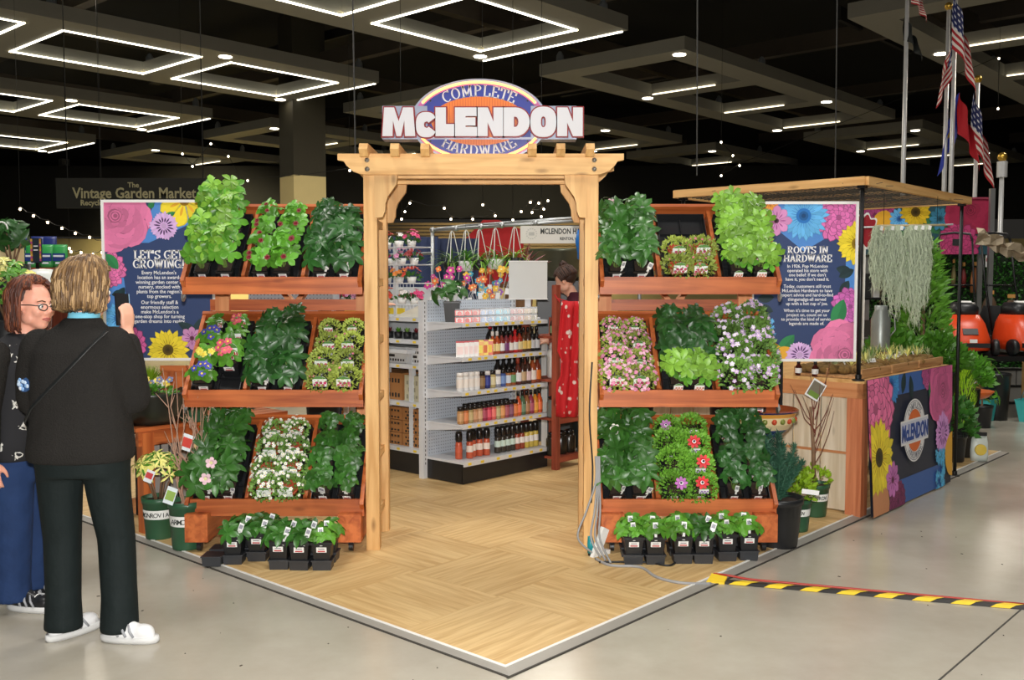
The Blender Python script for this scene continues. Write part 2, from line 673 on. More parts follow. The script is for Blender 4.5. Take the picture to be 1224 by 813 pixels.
# ---------------------------------------------------------------- ceiling: black deck, trusses and the lit frames below them
ceil = MB().box((0, 40, 10.6), (120, 110, 0.2)).build('ceiling', plain('black_deck', S(12, 12, 11), 0.9, var=0.4, scale=0.5))
struct(ceil)
BEAMM = plain('dark_truss', S(66, 58, 48), 0.7, var=0.25, scale=2)
bm = MB().bar((0, 0, 0), (70, 0, 0), 0.30, 0.5).mesh('beam', BEAMM)
for k in range(8):
    b0 = -3.0 + k * 9.2
    q = ab(-6, b0, 8.6)
    link('beam', bm, ceil, q, (0, 0, YAW_A))
for k in range(7):
    a0 = 0.2 + k * 8.6
    q = ab(a0, -30, 8.95)
    link('beam', bm, ceil, q, (0, 0, YAW_A + math.pi / 2))
dm = MB()
for k in range(22):
    c = ab(random.uniform(4, 45), random.uniform(-8, 45), random.uniform(8.9, 10))
    dm.bar(c, c + random.choice((AX, BX)) * random.uniform(3, 9), random.uniform(.1, .5), random.uniform(.1, .4))
tag(dm.build('duct', plain('dark_duct', S(22, 21, 19), 0.7, var=0.3), ceil), kind='stuff')

LEDW = glow('led_strip', S(255, 248, 226), 5.0)
LEDD = glow('led_strip_dim', S(255, 240, 205), 3.2)
DLIGHT = glow('downlight_lens', S(255, 244, 220), 12.0)
FRAMEG = plain('fixture_grey', S(140, 139, 130), 0.6, var=0.06, scale=1.5)
BULBG = plain('uplight_globe', S(150, 155, 155), 0.3)


def coffer(row, pos, a0, b0, bright):
    """a long rectangular light frame of three square openings, long side along AX"""
    la, lb, w, h, z = 14.4, 4.9, 0.85, 0.34, 7.55
    t = thing('ceiling_light', 'long grey ceiling light frame, %s one back in the %s hanging row' % (ORD[pos], ROWN[row]), 'ceiling light', ab(a0, b0, z), YAW_A, 'lit frames under the black ceiling')
    op = (la - 4 * w) / 3
    f = MB()
    for b in (w / 2, lb - w / 2):
        f.box((la / 2, b, h / 2), (la, w, h))
    for k in range(4):
        f.box((w / 2 + k * (op + w), lb / 2, h / 2), (w, lb - 2 * w, h))
    f.build('frame', FRAMEG, t)
    s, e = 0.055, 0.03
    for k in range(3):
        x0, x1, y0, y1 = w + k * (op + w), w + k * (op + w) + op, w, lb - w
        L = MB()
        if bright:
            L.box(((x0 + x1) / 2, y0 + s / 2, -.01), (op, s, e)).box(((x0 + x1) / 2, y1 - s / 2, -.01), (op, s, e))
            L.box((x0 + s / 2, (y0 + y1) / 2, -.01), (s, y1 - y0, e)).box((x1 - s / 2, (y0 + y1) / 2, -.01), (s, y1 - y0, e))
        else:
            L.box((x1 - s / 2, (y0 + y1) / 2 + 0.4, -.01), (s, (y1 - y0) * 0.7, e))
        L.build('led_strip', LEDW if bright else LEDD, t)
    if bright:
        MB().box((la - s / 2, lb / 2, -.01), (s, lb - 0.3, e)).build('led_strip', LEDW, t)
    for k in range(4):
        x = w / 2 + k * (op + w)
        MB().lathe([(0.17, -0.015), (0.17, 0.005)], 14, (x, lb - w * .5 if k % 2 else w * .5, 0)).build('downlight', DLIGHT, t)
        g = MB().lathe([(0.10, h), (0.12, h + .1), (0.11, h + .25), (0.05, h + .36), (0.0, h + .38)], 10, (x, w * .5 if k % 2 else lb - w * .5, 0))
        g.build('uplight', BULBG, t)


ROWN = ['nearest right', 'second right', 'middle', 'nearest left', 'second left', 'third left', 'outermost left']
for row, b0 in enumerate((-7.3, 1.9, 11.1, 20.2, 29.5, 38.8, 48.0)):
    for pos, a0 in enumerate((2.1, 19.0, 36.2)):
        if (row, pos) in ((0, 0), (1, 0), (6, 0)):
            continue
        coffer(row, pos if row > 1 and row < 6 else pos - 1, a0, b0, pos == 0)

# ---------------------------------------------------------------- far walls and the square column
wb = MB().box((0, 50, 1.9), (110, 0.3, 3.8)).build('wall_back', CREAM)
struct(wb)
so = MB().box((-34, 49.6, 5.65), (44, 1.0, 3.5)).box((21, 49.6, 6.1), (66, 1.0, 2.6)).build('trim_1', DARKW)
struct(so)
hi = MB().box((0, 50.5, 9.0), (110, 0.3, 4)).build('wall_upper', DARKW)
struct(hi)
wl = MB().box((-34, 22, 5), (0.3, 70, 10)).build('wall_left', DARKW)
struct(wl)
wr = MB().box((34, 22, 5), (0.3, 70, 10)).build('wall_right', DARKW)
struct(wr)
wf = MB().box((0, -9, 5), (90, 0.3, 10)).build('wall_front', plain('warm_grey_paint', S(150, 144, 132), 0.8, var=0.05))
struct(wf)
# slatted grilles high on the far wall, seen through the arch
gr = bpy.data.objects.new('trim_2', None)
col.objects.link(gr)
struct(gr)
gr.location = (0, 49.0, 0)
sl = MB().box((0, 0, 0), (5.2, 0.10, 0.12)).mesh('slat', plain('grille_slat', S(150, 126, 84), 0.6))
for gx in (-3.6, 2.2, 8.0):
    for k in range(8):
        link('slat', sl, gr, (gx, 0, 3.3 + k * 0.17))
cl_ = bpy.data.objects.new('column', None)
col.objects.link(cl_)
struct(cl_)
cl_.location = (-7.05, 33.0, 0)
cl_.rotation_euler = (0, 0, R(36))
zc = at(364, 212, 33.0).z
MB().box((0, 0, zc / 2), (1.15, 1.15, zc)).build('lower_casing', CREAM, cl_)
MB().box((0, 0, (zc + 10.4) / 2), (1.15, 1.15, 10.4 - zc)).build('upper_casing', plain('olive_black_paint', S(52, 48, 34), 0.7), cl_)


# ---------------------------------------------------------------- the cedar arbor
arb = thing('garden_arbor', 'pale pine garden arbor with scrolled beam ends framing the booth entrance', 'arbor', (-0.175, 5.55, TT))
PX, PW, DY = 0.625, 0.075, 0.42
ZB0, ZB1 = 2.142, 2.258
for sx in (-1, 1):
    for y in (0, DY):
        MB().box((sx * PX, y, (ZB1 - .02) / 2), (PW, 0.07, ZB1 - .02)).build('post', PINE[2], arb)
    for k, z in enumerate((0.18, 0.52, 0.86, 1.2, 1.54, 1.88)):
        MB().box((sx * PX, DY / 2, z), (0.03, DY - .07, 0.045)).build('rail', PINE[1], arb)
    # corner bracket with a scooped inner edge
    for y in (-0.03, DY + 0.03):
        pts = [(0, 0), (0.13, 0), (0.125, -.05), (0.10, -.085), (0.075, -.12), (0.062, -.16), (0.06, -.2), (0.045, -.235), (0.0, -.24)]
        MB().prism([Vector((sx * (PX - PW / 2 - q[0] + 0.012), y - .018, ZB0 + q[1])) for q in pts], (0, 0.036, 0)).build('bracket', PINE[2], arb)


def scroll_beam(half, z0, z1, y, d, name, dz=0.0):
    o_ = [(-half, z1), (half, z1), (half, z1 - .035), (half - .035, z1 - .042), (half - .05, z0 + .05), (half - .085, z0 + .018), (half - .13, z0 + .002), (half - .16, z0),
          (-half + .16, z0), (-half + .13, z0 + .002), (-half + .085, z0 + .018), (-half + .05, z0 + .05), (-half + .035, z1 - .042), (-half, z1 - .035)]
    return MB().prism([Vector((x, y - d / 2, z)) for x, z in o_], (0, d, 0)).build(name, PINE[0], arb)


scroll_beam(0.80, ZB0, ZB1, -0.055, 0.038, 'front_beam')
scroll_beam(0.72, ZB0 - .01, ZB1 - .01, 0.055, 0.038, 'front_beam')
scroll_beam(0.72, ZB0 - .01, ZB1 - .01, DY - 0.055, 0.038, 'back_beam')
scroll_beam(0.80, ZB0, ZB1, DY + 0.055, 0.038, 'back_beam')
for px in (438, 474, 509, 633, 666, 700):
    x = (px - 573) / 209.0 * 1.0
    o_ = [(-0.12, ZB1 - .02), (-0.15, ZB1 + .015), (-0.12, ZB1 + .05), (DY + .12, ZB1 + .05), (DY + .15, ZB1 + .015), (DY + .12, ZB1 - .02)]
    MB().prism([Vector((x - .024, y, z)) for y, z in o_], (0.048, 0, 0)).build('rafter', PINE[1], arb)
for sx in (-1, 1):
    for z in (ZB0 + .03, ZB0 + .08):
        b = MB()
        b.M = Matrix.Translation((sx * (PX + .01), -0.074, z)) @ Matrix.Rotation(math.pi / 2, 4, 'X')
        b.lathe([(0.014, 0), (0.014, 0.003), (0.006, 0.005), (0.006, 0.010), (0, 0.011)], 10)
        b.build('bolt', STEEL, arb, True)

# ---------------------------------------------------------------- the neon sign standing on the rafters
SY = 5.70
sgn = thing('shop_sign', 'oval shop sign with red neon edge and big white letters on top of the arbor', 'sign', (-0.191, SY, 0))
SZ = at(573, 145, SY).z
EA, EB = 0.385, 0.232


def ell(a, b, y, n=64, t0=0, t1=2 * math.pi):
    return [Vector((a * math.cos(t0 + (t1 - t0) * i / n), y, SZ + b * math.sin(t0 + (t1 - t0) * i / n))) for i in range(n + (0 if t1 - t0 > 6.2 else 1))]


CAB = plain('sign_cabinet', S(150, 158, 176), 0.35, 0.3)
SBLUE = plain('sign_blue', S(54, 66, 150), 0.3, var=0.05)
SMAG = plain('sign_magenta', S(200, 96, 150), 0.35, var=0.08)
SORN = plain('sign_orange', S(226, 120, 40), 0.35, var=0.05)
SRED = plain('sign_red', S(134, 22, 26), 0.35)
SWHT = plain('sign_white', S(208, 208, 212), 0.4, var=0.02)
NEON = glow('neon_tube', S(255, 176, 96), 2.6)
MB().prism(ell(EA + .012, EB + .012, 0), (0, 0.12, 0)).build('cabinet', CAB, sgn)
MB().prism(ell(EA, EB, -.004), (0, 0.004, 0)).build('border', SMAG, sgn)
MB().prism(ell(EA * .92, EB * .90, -.008), (0, 0.004, 0)).build('blue_panel', SBLUE, sgn)
inner = MB().prism(ell(EA * .72, EB * .60, -.012), (0, 0.004, 0)).build('orange_panel', SORN, sgn)
st = MB()
for k in range(-17, 18):
    x = k * 0.0155
    if abs(x) < EA * .71:
        zz = EB * .6 * math.sqrt(1 - (x / (EA * .72)) ** 2)
        st.box((x, -.0125, SZ), (0.0025, 0.002, 2 * zz))
st.build('pinstripe', plain('sign_pinstripe', S(196, 88, 26), 0.4), inner)
for t0, t1 in ((R(28), R(152)), (R(207), R(333))):
    arc = [Vector((EA * .955 * math.cos(t0 + (t1 - t0) * i / 40), -.022, SZ + EB * .95 * math.sin(t0 + (t1 - t0) * i / 40))) for i in range(41)]
    tb = MB().tube(arc, 0.0075, 8).build('neon_tube', NEON, sgn, True)
    for i in (0, 20, 40):
        MB().tube([arc[i], arc[i] + Vector((0, .024, 0))], 0.009, 8).build('tube_holder', WHITEM, tb)
# side boxes either side of the oval
zt, zb = at(0, 127, SY).z - SZ, at(0, 167, SY).z - SZ
for x0, x1 in ((-0.56, -0.30), (0.30, 0.565)):
    MB().box(((x0 + x1) / 2, 0.045, SZ + (zt + zb) / 2), (x1 - x0, 0.11, zt - zb)).build('side_box', CAB, sgn)
MB().box((0, 0.02, SZ + zb + .006), (1.12, 0.07, 0.012)).build('tray_edge', CAB, sgn)


def letters_curve(name, depth, y, mat, grow, parent):
    """heavy block capitals: M c L E N D O N, each letter a part"""
    H_, z0 = 0.163, SZ + zt - 0.178

    def glyph(x, contours, w=1.0):
        cu = bpy.data.curves.new(name, 'CURVE')
        cu.dimensions = '2D'
        cu.fill_mode = 'BOTH'
        cu.extrude = depth / 2
        cu.offset = grow
        cu.materials.append(mat)
        for pts in contours:
            sp = cu.splines.new('POLY')
            sp.points.add(len(pts) - 1)
            for q, (px_, pz_) in zip(sp.points, pts):
                q.co = (px_ * w * H_, pz_ * H_, 0, 1)
            sp.use_cyclic_u = True
        tmp = bpy.data.objects.new('tmp', cu)
        col.objects.link(tmp)
        me = bpy.data.meshes.new_from_object(tmp.evaluated_get(bpy.context.evaluated_depsgraph_get()))
        bpy.data.objects.remove(tmp)
        me.name = name
        return link(name, me, parent, (x, y, z0), (math.pi / 2, 0, 0))

    def rnd(cx, cz, rx, rz, p=2.6, n=28, a0=0, a1=360):
        out = []
        for i in range(n + (0 if a1 - a0 == 360 else 1)):
            t = R(a0 + (a1 - a0) * i / n)
            c_, s_ = math.cos(t), math.sin(t)
            out.append((cx + rx * math.copysign(abs(c_) ** (2 / p), c_), cz + rz * math.copysign(abs(s_) ** (2 / p), s_)))
        return out
    x = -0.556
    glyph(x, [[(0, 0), (.07, 1), (.42, 1), (.58, .52), (.74, 1), (1.09, 1), (1.16, 0), (.80, 0), (.78, .55), (.66, 0), (.50, 0), (.38, .55), (.36, 0)]])
    x += 1.18 * H_
    glyph(x, [rnd(.37, .40, .36, .44, 2.6, 36, 28, 332) + [(.46, .33)] + rnd(.40, .40, .10, .09, 2.2, 16, 300, 60)[0:0] + [(.40, .28), (.31, .32), (.29, .40), (.31, .48), (.40, .52), (.46, .47)]])
    x += .70 * H_
    glyph(x, [[(0, 0), (0, 1), (.37, 1), (.37, .42), (.66, .42), (.66, 0)]])
    x += .69 * H_
    glyph(x, [[(0, 0), (0, 1), (.76, 1), (.76, .70), (.37, .70), (.37, .65), (.72, .65), (.72, .37), (.37, .37), (.37, .32), (.78, .32), (.78, 0)]])
    x += .80 * H_
    N_ = [(0, 0), (0, 1), (.36, 1), (.56, .50), (.56, 1), (.90, 1), (.90, 0), (.56, 0), (.35, .48), (.35, 0)]
    glyph(x, [N_])
    x += .92 * H_
    glyph(x, [[(0, 0), (0, 1)] + [(.42 + .50 * math.sin(R(a)), .5 + .5 * math.cos(R(a))) for a in range(0, 181, 12)],
              [(.36, .32), (.36, .68)] + [(.42 + .10 * math.sin(R(a)), .5 + .18 * math.cos(R(a))) for a in range(0, 181, 30)]])
    x += .94 * H_
    glyph(x, [rnd(.46, .5, .46, .53, 2.5), rnd(.46, .5, .085, .19, 2.4)])
    x += .95 * H_
    glyph(x, [N_])


letters_curve('letter_outline', 0.03, -0.026, SRED, 0.0075, sgn)
letters_curve('letter', 0.02, -0.036, SWHT, 0.0, sgn)


def ring_text(mb, text, a, b, h, top, y, spread, w=0.16, width=1.0, gap=0.1):
    """letters standing on an elliptic arc"""
    tot = sum(GLYPH[ch][0] * width + gap for ch in text) - gap
    acc = -tot / 2
    for ch in text:
        wd = GLYPH[ch][0] * width
        mid = (acc + wd / 2) * h
        acc += wd + gap
        u = mid / spread
        t = math.pi / 2 - u if top else -math.pi / 2 + u
        base = Vector((a * math.cos(t), 0, b * math.sin(t)))
        tx = Vector((math.sin(t) * a, 0, -math.cos(t) * b)) if top else Vector((-math.sin(t) * a, 0, math.cos(t) * b))
        tx.normalize()
        tz = Vector((-tx.z, 0, tx.x))
        slab_text(mb, ch, lambda x_, z_: Vector((base.x + tx.x * x_ + tz.x * z_, y, base.z + tx.z * x_ + tz.z * z_)) + OFFS, h, w, 0.1, 0.07, width=width)


OFFS = Vector((0, 0, SZ))
rt = MB()
ring_text(rt, 'COMPLETE', EA * .72, EB * .615, 0.062, True, -.0095, EA * .68)
ring_text(rt, 'HARDWARE', EA * .80, EB * .86, 0.062, False, -.0095, EA * .74)
tag(rt.build('ring_lettering', SWHT, sgn), kind='stuff')
dots = MB()
for sx in (-1, 1):
    for sz in (-1, 1):
        dots.prism([Vector((sx * EA * .73 + .006 * math.cos(t), -.0098, SZ + sz * EB * .50 + .006 * math.sin(t))) for t in [i * .785 for i in range(8)]], (0, .001, 0))
dots.build('dot', BLACKP, sgn)
# hanging wires: two of them end at the sign and the canopy
for i, (px, py0, py1, Y, lb) in enumerate(((419, 0, 170, 7.6, 'left of the oval sign'), (827, -6, 180, 8.3, 'right of the oval sign'), (992, -6, 213, 8.9, 'over the mesh canopy'))):
    q = at(px + 6, py1 + 30, Y)
    w_ = MB().tube([q, Vector((q.x - .05, Y, 8.5))], 0.006, 5).build('hanging_wire', plain('dark_wire', S(48, 48, 46), 0.5))
    tag(w_, 'thin dark wire hanging from the ceiling ' + lb, 'wire', 'wires hanging from the ceiling')


# ---------------------------------------------------------------- plants: leaves, pots, tags
def leafmat(name, c, rough=0.38, rnd=0.38, vein=0.35):
    if name in MATS:
        return MATS[name]
    m, nt, p = nodes(name)
    oi = nt.nodes.new('ShaderNodeObjectInfo')
    tc = nt.nodes.new('ShaderNodeTexCoord')
    nz = nt.nodes.new('ShaderNodeTexNoise')
    nz.inputs['Scale'].default_value = 30
    nz.inputs['Detail'].default_value = 3
    nt.links.new(tc.outputs['Object'], nz.inputs['Vector'])
    mx = nt.nodes.new('ShaderNodeMix')
    mx.data_type = 'RGBA'
    mx.inputs[6].default_value = (c[0] * (1 - vein), c[1] * (1 - vein * .8), c[2] * (1 - vein), 1)
    mx.inputs[7].default_value = (min(1, c[0] * (1 + vein * 1.3)), min(1, c[1] * (1 + vein)), c[2] * (1 + vein * .6), 1)
    nt.links.new(nz.outputs['Fac'], mx.inputs[0])
    hs = nt.nodes.new('ShaderNodeHueSaturation')
    mr = nt.nodes.new('ShaderNodeMapRange')
    mr.inputs[3].default_value = 1 - rnd
    mr.inputs[4].default_value = 1 + rnd
    nt.links.new(oi.outputs['Random'], mr.inputs[0])
    nt.links.new(mr.outputs[0], hs.inputs['Value'])
    nt.links.new(mx.outputs[2], hs.inputs['Color'])
    nt.links.new(hs.outputs['Color'], p.inputs['Base Color'])
    p.inputs['Roughness'].default_value = rough
    MATS[name] = m
    return m


G_DARK = leafmat('leaf_dark_green', S(52, 100, 38))
G_DEEP = leafmat('leaf_deep_green', S(40, 84, 36))
G_MID = leafmat('leaf_mid_green', S(82, 138, 44))
G_BRIGHT = leafmat('leaf_bright_green', S(86, 146, 46))
G_LIGHT = leafmat('leaf_light_green', S(116, 164, 58), 0.42)
G_PARS = leafmat('leaf_parsley_green', S(122, 180, 66), 0.5)
G_LIME = leafmat('leaf_lime_green', S(152, 194, 40), 0.5)
G_MOSS = leafmat('leaf_moss_green', S(168, 186, 88), 0.55)
G_SAGE = leafmat('leaf_sage_green', S(112, 152, 74), 0.5)
G_BLUE = leafmat('leaf_blue_green', S(52, 96, 78), 0.55)
G_VARI = leafmat('leaf_cream_edge', S(220, 214, 130), 0.45)
G_WINE = leafmat('leaf_wine_red', S(116, 34, 44), 0.4)
G_STEM = plain('stem_green', S(110, 136, 66), 0.5)
TWIG = plain('twig_brown', S(128, 98, 72), 0.7, var=0.3, scale=40)
TWIGR = plain('twig_red', S(112, 52, 40), 0.6, var=0.3, scale=40)


def leaflet(mb, p, d, n, L, W, droop=0.25, fold=0.15, seg=4, mat=0, shape=0.45):
    """one blade: base p, direction d, upper side n"""
    d = Vector(d).normalized()
    n = (Vector(n) - d * Vector(n).dot(d)).normalized()
    s = d.cross(n)
    vs, fs = [], []
    for i in range(seg + 1):
        t = i / seg
        w = W * (math.sin(math.pi * t ** (math.log(0.5) / math.log(shape))) ** 0.8) if 0 < t < 1 else W * 0.02
        c = Vector(p) + d * (L * t * (1 - 0.15 * droop * t)) - n * (L * droop * t * t)
        vs += [c + s * (w / 2) + n * (fold * w), c, c - s * (w / 2) + n * (fold * w)]
    for i in range(seg):
        a = i * 3
        fs += [(a, a + 1, a + 4, a + 3), (a + 1, a + 2, a + 5, a + 4)]
    mb.add(vs, fs, mat)


def palmate(k, L, W, droop, spread, shape, seed):
    """a leaf of k blades around the end of its stalk, facing +z"""
    rg = random.Random(seed)
    mb = MB()
    for i in range(k):
        t = (i - (k - 1) / 2) / max(1, k - 1) * spread + rg.uniform(-.1, .1)
        l = L * (1 - 0.25 * abs(t) / (spread / 2 + .01)) * rg.uniform(.9, 1.08)
        leaflet(mb, (0, 0, 0), (math.sin(t), math.cos(t), rg.uniform(.02, .22)), (0, 0, 1), l, W * rg.uniform(.9, 1.1), droop * rg.uniform(.6, 1.4), 0.14, 4, 0, shape)
    return mb


_leafcache = {}


def leaf_meshes(key, mat, k, L, W, droop, spread, shape=0.5):
    kk = (key, mat.name)
    if kk not in _leafcache:
        _leafcache[kk] = [palmate(k, L, W, droop, spread, shape, s).mesh('leaf', mat, True) for s in range(3)]
    return _leafcache[kk]


def orient(n, spin):
    n = Vector(n).normalized()
    return n.to_track_quat('Z', 'Y').to_euler() if not spin else (n.to_track_quat('Z', 'Y') @ Euler((0, 0, spin)).to_quaternion()).to_euler()


def square_pot(root, w=0.085, h=0.085, label=True):
    b = MB()
    a = w * .36
    prof = [(a, 0), (w / 2, h), (w / 2 + .004, h), (w / 2 + .004, h - .012)]
    b.box((0, 0, h / 2), (w * .76, w * .76, h), taper=1.28)
    b.box((0, 0, h - .006), (w + .006, w + .006, .012))
    p_ = b.build('pot', BLACKP, root)
    MB().box((0, 0, h + .001), (w * .9, w * .9, .003)).build('soil', SOIL, p_)
    if label:
        l = MB()
        l.box((0, -w * .46, h * .62), (w * .5, .002, h * .26), (0.12, 0, 0), 0, S(238, 238, 236))
        l.box((0, -w * .46 - .0012, h * .55), (w * .36, .001, h * .06), (0.12, 0, 0), 0, S(190, 60, 60))
        l.box((0, -w * .46 - .0012, h * .66), (w * .3, .001, h * .04), (0.12, 0, 0), 0, S(110, 110, 116))
        l.build('pot_label', PRINT, p_)


def round_pot(root, mat, r=0.048, h=0.085):
    p_ = MB().lathe([(r * .72, 0), (r * .96, h * .8), (r * 1.05, h * .8), (r * 1.08, h), (r * .95, h), (r * .92, h * .86), (0, h * .86)], 14).build('pot', mat, root, True)
    l = MB().box((0, -r * .93, h * .38), (r * .8, .002, h * .3), (0.16, 0, 0), 0, S(236, 236, 232)).build('pot_label', PRINT, p_)


def card_tag(root, z, y, w, h, pink, mat_green=True, lean=-0.15, x=0.0):
    """picture card with an arched green top and a photo strip of blossoms"""
    t = MB()
    base = Vector((x, y, z))
    Rm = Euler((lean, 0, 0)).to_matrix()
    def P(px_, pz, d=0):
        return base + Rm @ Vector((px_ * w, -d, pz * h))
    t.prism([P(-.5, 0), P(.5, 0), P(.5, .7), P(.3, .9), P(0, 1), P(-.3, .9), P(-.5, .7)], Rm @ Vector((0, .0015, 0)), 0, S(240, 240, 238))
    t.poly([P(-.5, .72, .0006), P(.5, .72, .0006), P(.3, .9, .0006), P(0, 1, .0006), P(-.3, .9, .0006)], 0, S(92, 140, 70))
    rg = random.Random(int(w * 9999) + len(pink))
    for i in range(6):
        a, b = -.36 + .145 * i, .14 + .22 * (i % 2)
        t.poly([P(a + .12 * math.cos(q), b + .14 * math.sin(q), .0008 + .0001 * i) for q in [j * 1.047 for j in range(6)]], 0, shade(pink, rg.uniform(.7, 1.2)))
    return t.build('plant_tag', PRINT, root)


def stick_tag(root, p, lean=(0.1, 0.2), h=0.09, w=0.016, photo=None):
    t = MB()
    M_ = Matrix.Translation(p) @ Euler((lean[0], lean[1], random.uniform(-.4, .4))).to_matrix().to_4x4()
    t.M = M_
    t.box((0, 0, h * .3), (w * .5, .001, h * .6), None, 0, S(235, 235, 232))
    t.box((0, 0, h * .78), (w, .001, h * .5), None, 0, S(240, 240, 238))
    t.box((0, -.001, h * .82), (w * .7, .0006, h * .22), None, 0, photo or S(150, 150, 160))
    return t.build('plant_tag', PRINT, root)


UPL = Vector((0, .52, .85)).normalized()


def leafy_plant(root, meshes, n, h0, h1, rad, seed, stem_mat=None, back=0.35, face=(0, -.25, 1)):
    """stalks from the pot's mouth, each carrying one leaf (a part of its own)"""
    rg = random.Random(seed)
    st = MB()
    for i in range(n):
        t = 2 * math.pi * (i + rg.uniform(-.3, .3)) / n
        q = rg.uniform(.35, 1.0) if i else 0.1
        r = rad * q
        hh = h0 + (h1 - h0) * (1 - q * .6) * rg.uniform(.75, 1.1)
        top = Vector((r * math.cos(t), r * math.sin(t), .085)) + UPL * hh * back + Vector((0, 0, hh * (1 - back * .7)))
        st.tube([(.01 * math.cos(t), .01 * math.sin(t), .08), Vector((r * .4 * math.cos(t), r * .4 * math.sin(t), .085 + hh * .6)), top], [.0028, .0022, .0016], 5)
        nrm = Vector(face) + Vector((math.cos(t), math.sin(t), 0)) * (q * 1.1) + Vector((rg.uniform(-.55, .55), rg.uniform(-.55, .55), rg.uniform(-.3, .2)))
        link('leaf', meshes[i % len(meshes)], root, top, orient(nrm, rg.uniform(0, 6.28)))
    st.build('stems', stem_mat or G_STEM, root)


def mound(root, mat, n, rad, ht, lf, seed, z0=0.075, name='foliage', c0=(0, 0)):
    """a dome of tiny leaves"""
    rg = random.Random(seed)
    mb = MB()
    for i in range(n):
        t, u = rg.uniform(0, 6.283), rg.random() ** .55
        ph = u * 1.5
        k = rg.uniform(.78, 1.05)
        p_ = Vector((c0[0] + rad * math.sin(ph) * math.cos(t) * k, c0[1] + rad * math.sin(ph) * math.sin(t) * k, z0 + ht * math.cos(ph) * k))
        d = Vector((math.cos(t) * math.sin(ph), math.sin(t) * math.sin(ph), math.cos(ph))) + Vector((rg.uniform(-.7, .7), rg.uniform(-.7, .7), rg.uniform(-.4, .7)))
        d.normalize()
        s = d.cross(Vector((rg.uniform(-1, 1), rg.uniform(-1, 1), rg.uniform(-1, 1)))).normalized() * lf * .32
        L = lf * rg.uniform(.7, 1.3)
        mb.add([p_, p_ + d * L * .5 + s, p_ + d * L, p_ + d * L * .5 - s], [(0, 1, 2, 3)])
    return tag(mb.build(name, mat, root), kind='stuff')


def blossom(mb, p_, n, r, c, k=5, centre=None, cup=0.25, rg=random):
    n = Vector(n).normalized()
    x, y, _ = basis(n)
    a0 = rg.uniform(0, 6)
    for i in range(k):
        t = a0 + 6.2832 * i / k
        d = x * math.cos(t) + y * math.sin(t)
        s = x * -math.sin(t) + y * math.cos(t)
        w = r * 3.8 / k
        q_ = p_ + n * r * cup
        mb.add([p_, q_ + d * r * .45 + s * w * .5, q_ + d * r * .85 + s * w * .42, q_ + d * r, q_ + d * r * .85 - s * w * .42, q_ + d * r * .45 - s * w * .5], [(0, 1, 2, 3, 4, 5)], 0, shade(c, rg.uniform(.85, 1.12)))
    if centre is not None:
        mb.add([p_ + n * r * .22 + (x * math.cos(t) + y * math.sin(t)) * r * .3 for t in [j * 1.047 for j in range(6)]], [(0, 1, 2, 3, 4, 5)], 0, centre)


def blossoms(root, n, rad, ht, r, c, seed, z0=0.075, centre=None, c2=None, k=5, c0=(0, 0)):
    rg = random.Random(seed)
    mb = MB()
    for i in range(n):
        t, ph = rg.uniform(0, 6.283), (rg.random() ** .6) * 1.45
        d = Vector((math.sin(ph) * math.cos(t), math.sin(ph) * math.sin(t), math.cos(ph)))
        p_ = Vector((c0[0] + d.x * rad, c0[1] + d.y * rad, z0 + d.z * ht)) * 1.0 + d * rg.uniform(.004, .022)
        blossom(mb, p_, d + Vector((0, -.3, .3)), r * rg.uniform(.75, 1.15), c if c2 is None or rg.random() < .6 else c2, k, centre, .25, rg)
    return tag(mb.build('blossoms', PETAL, root), kind='stuff')


RACK_TILT = R(48)
PROTO = {}


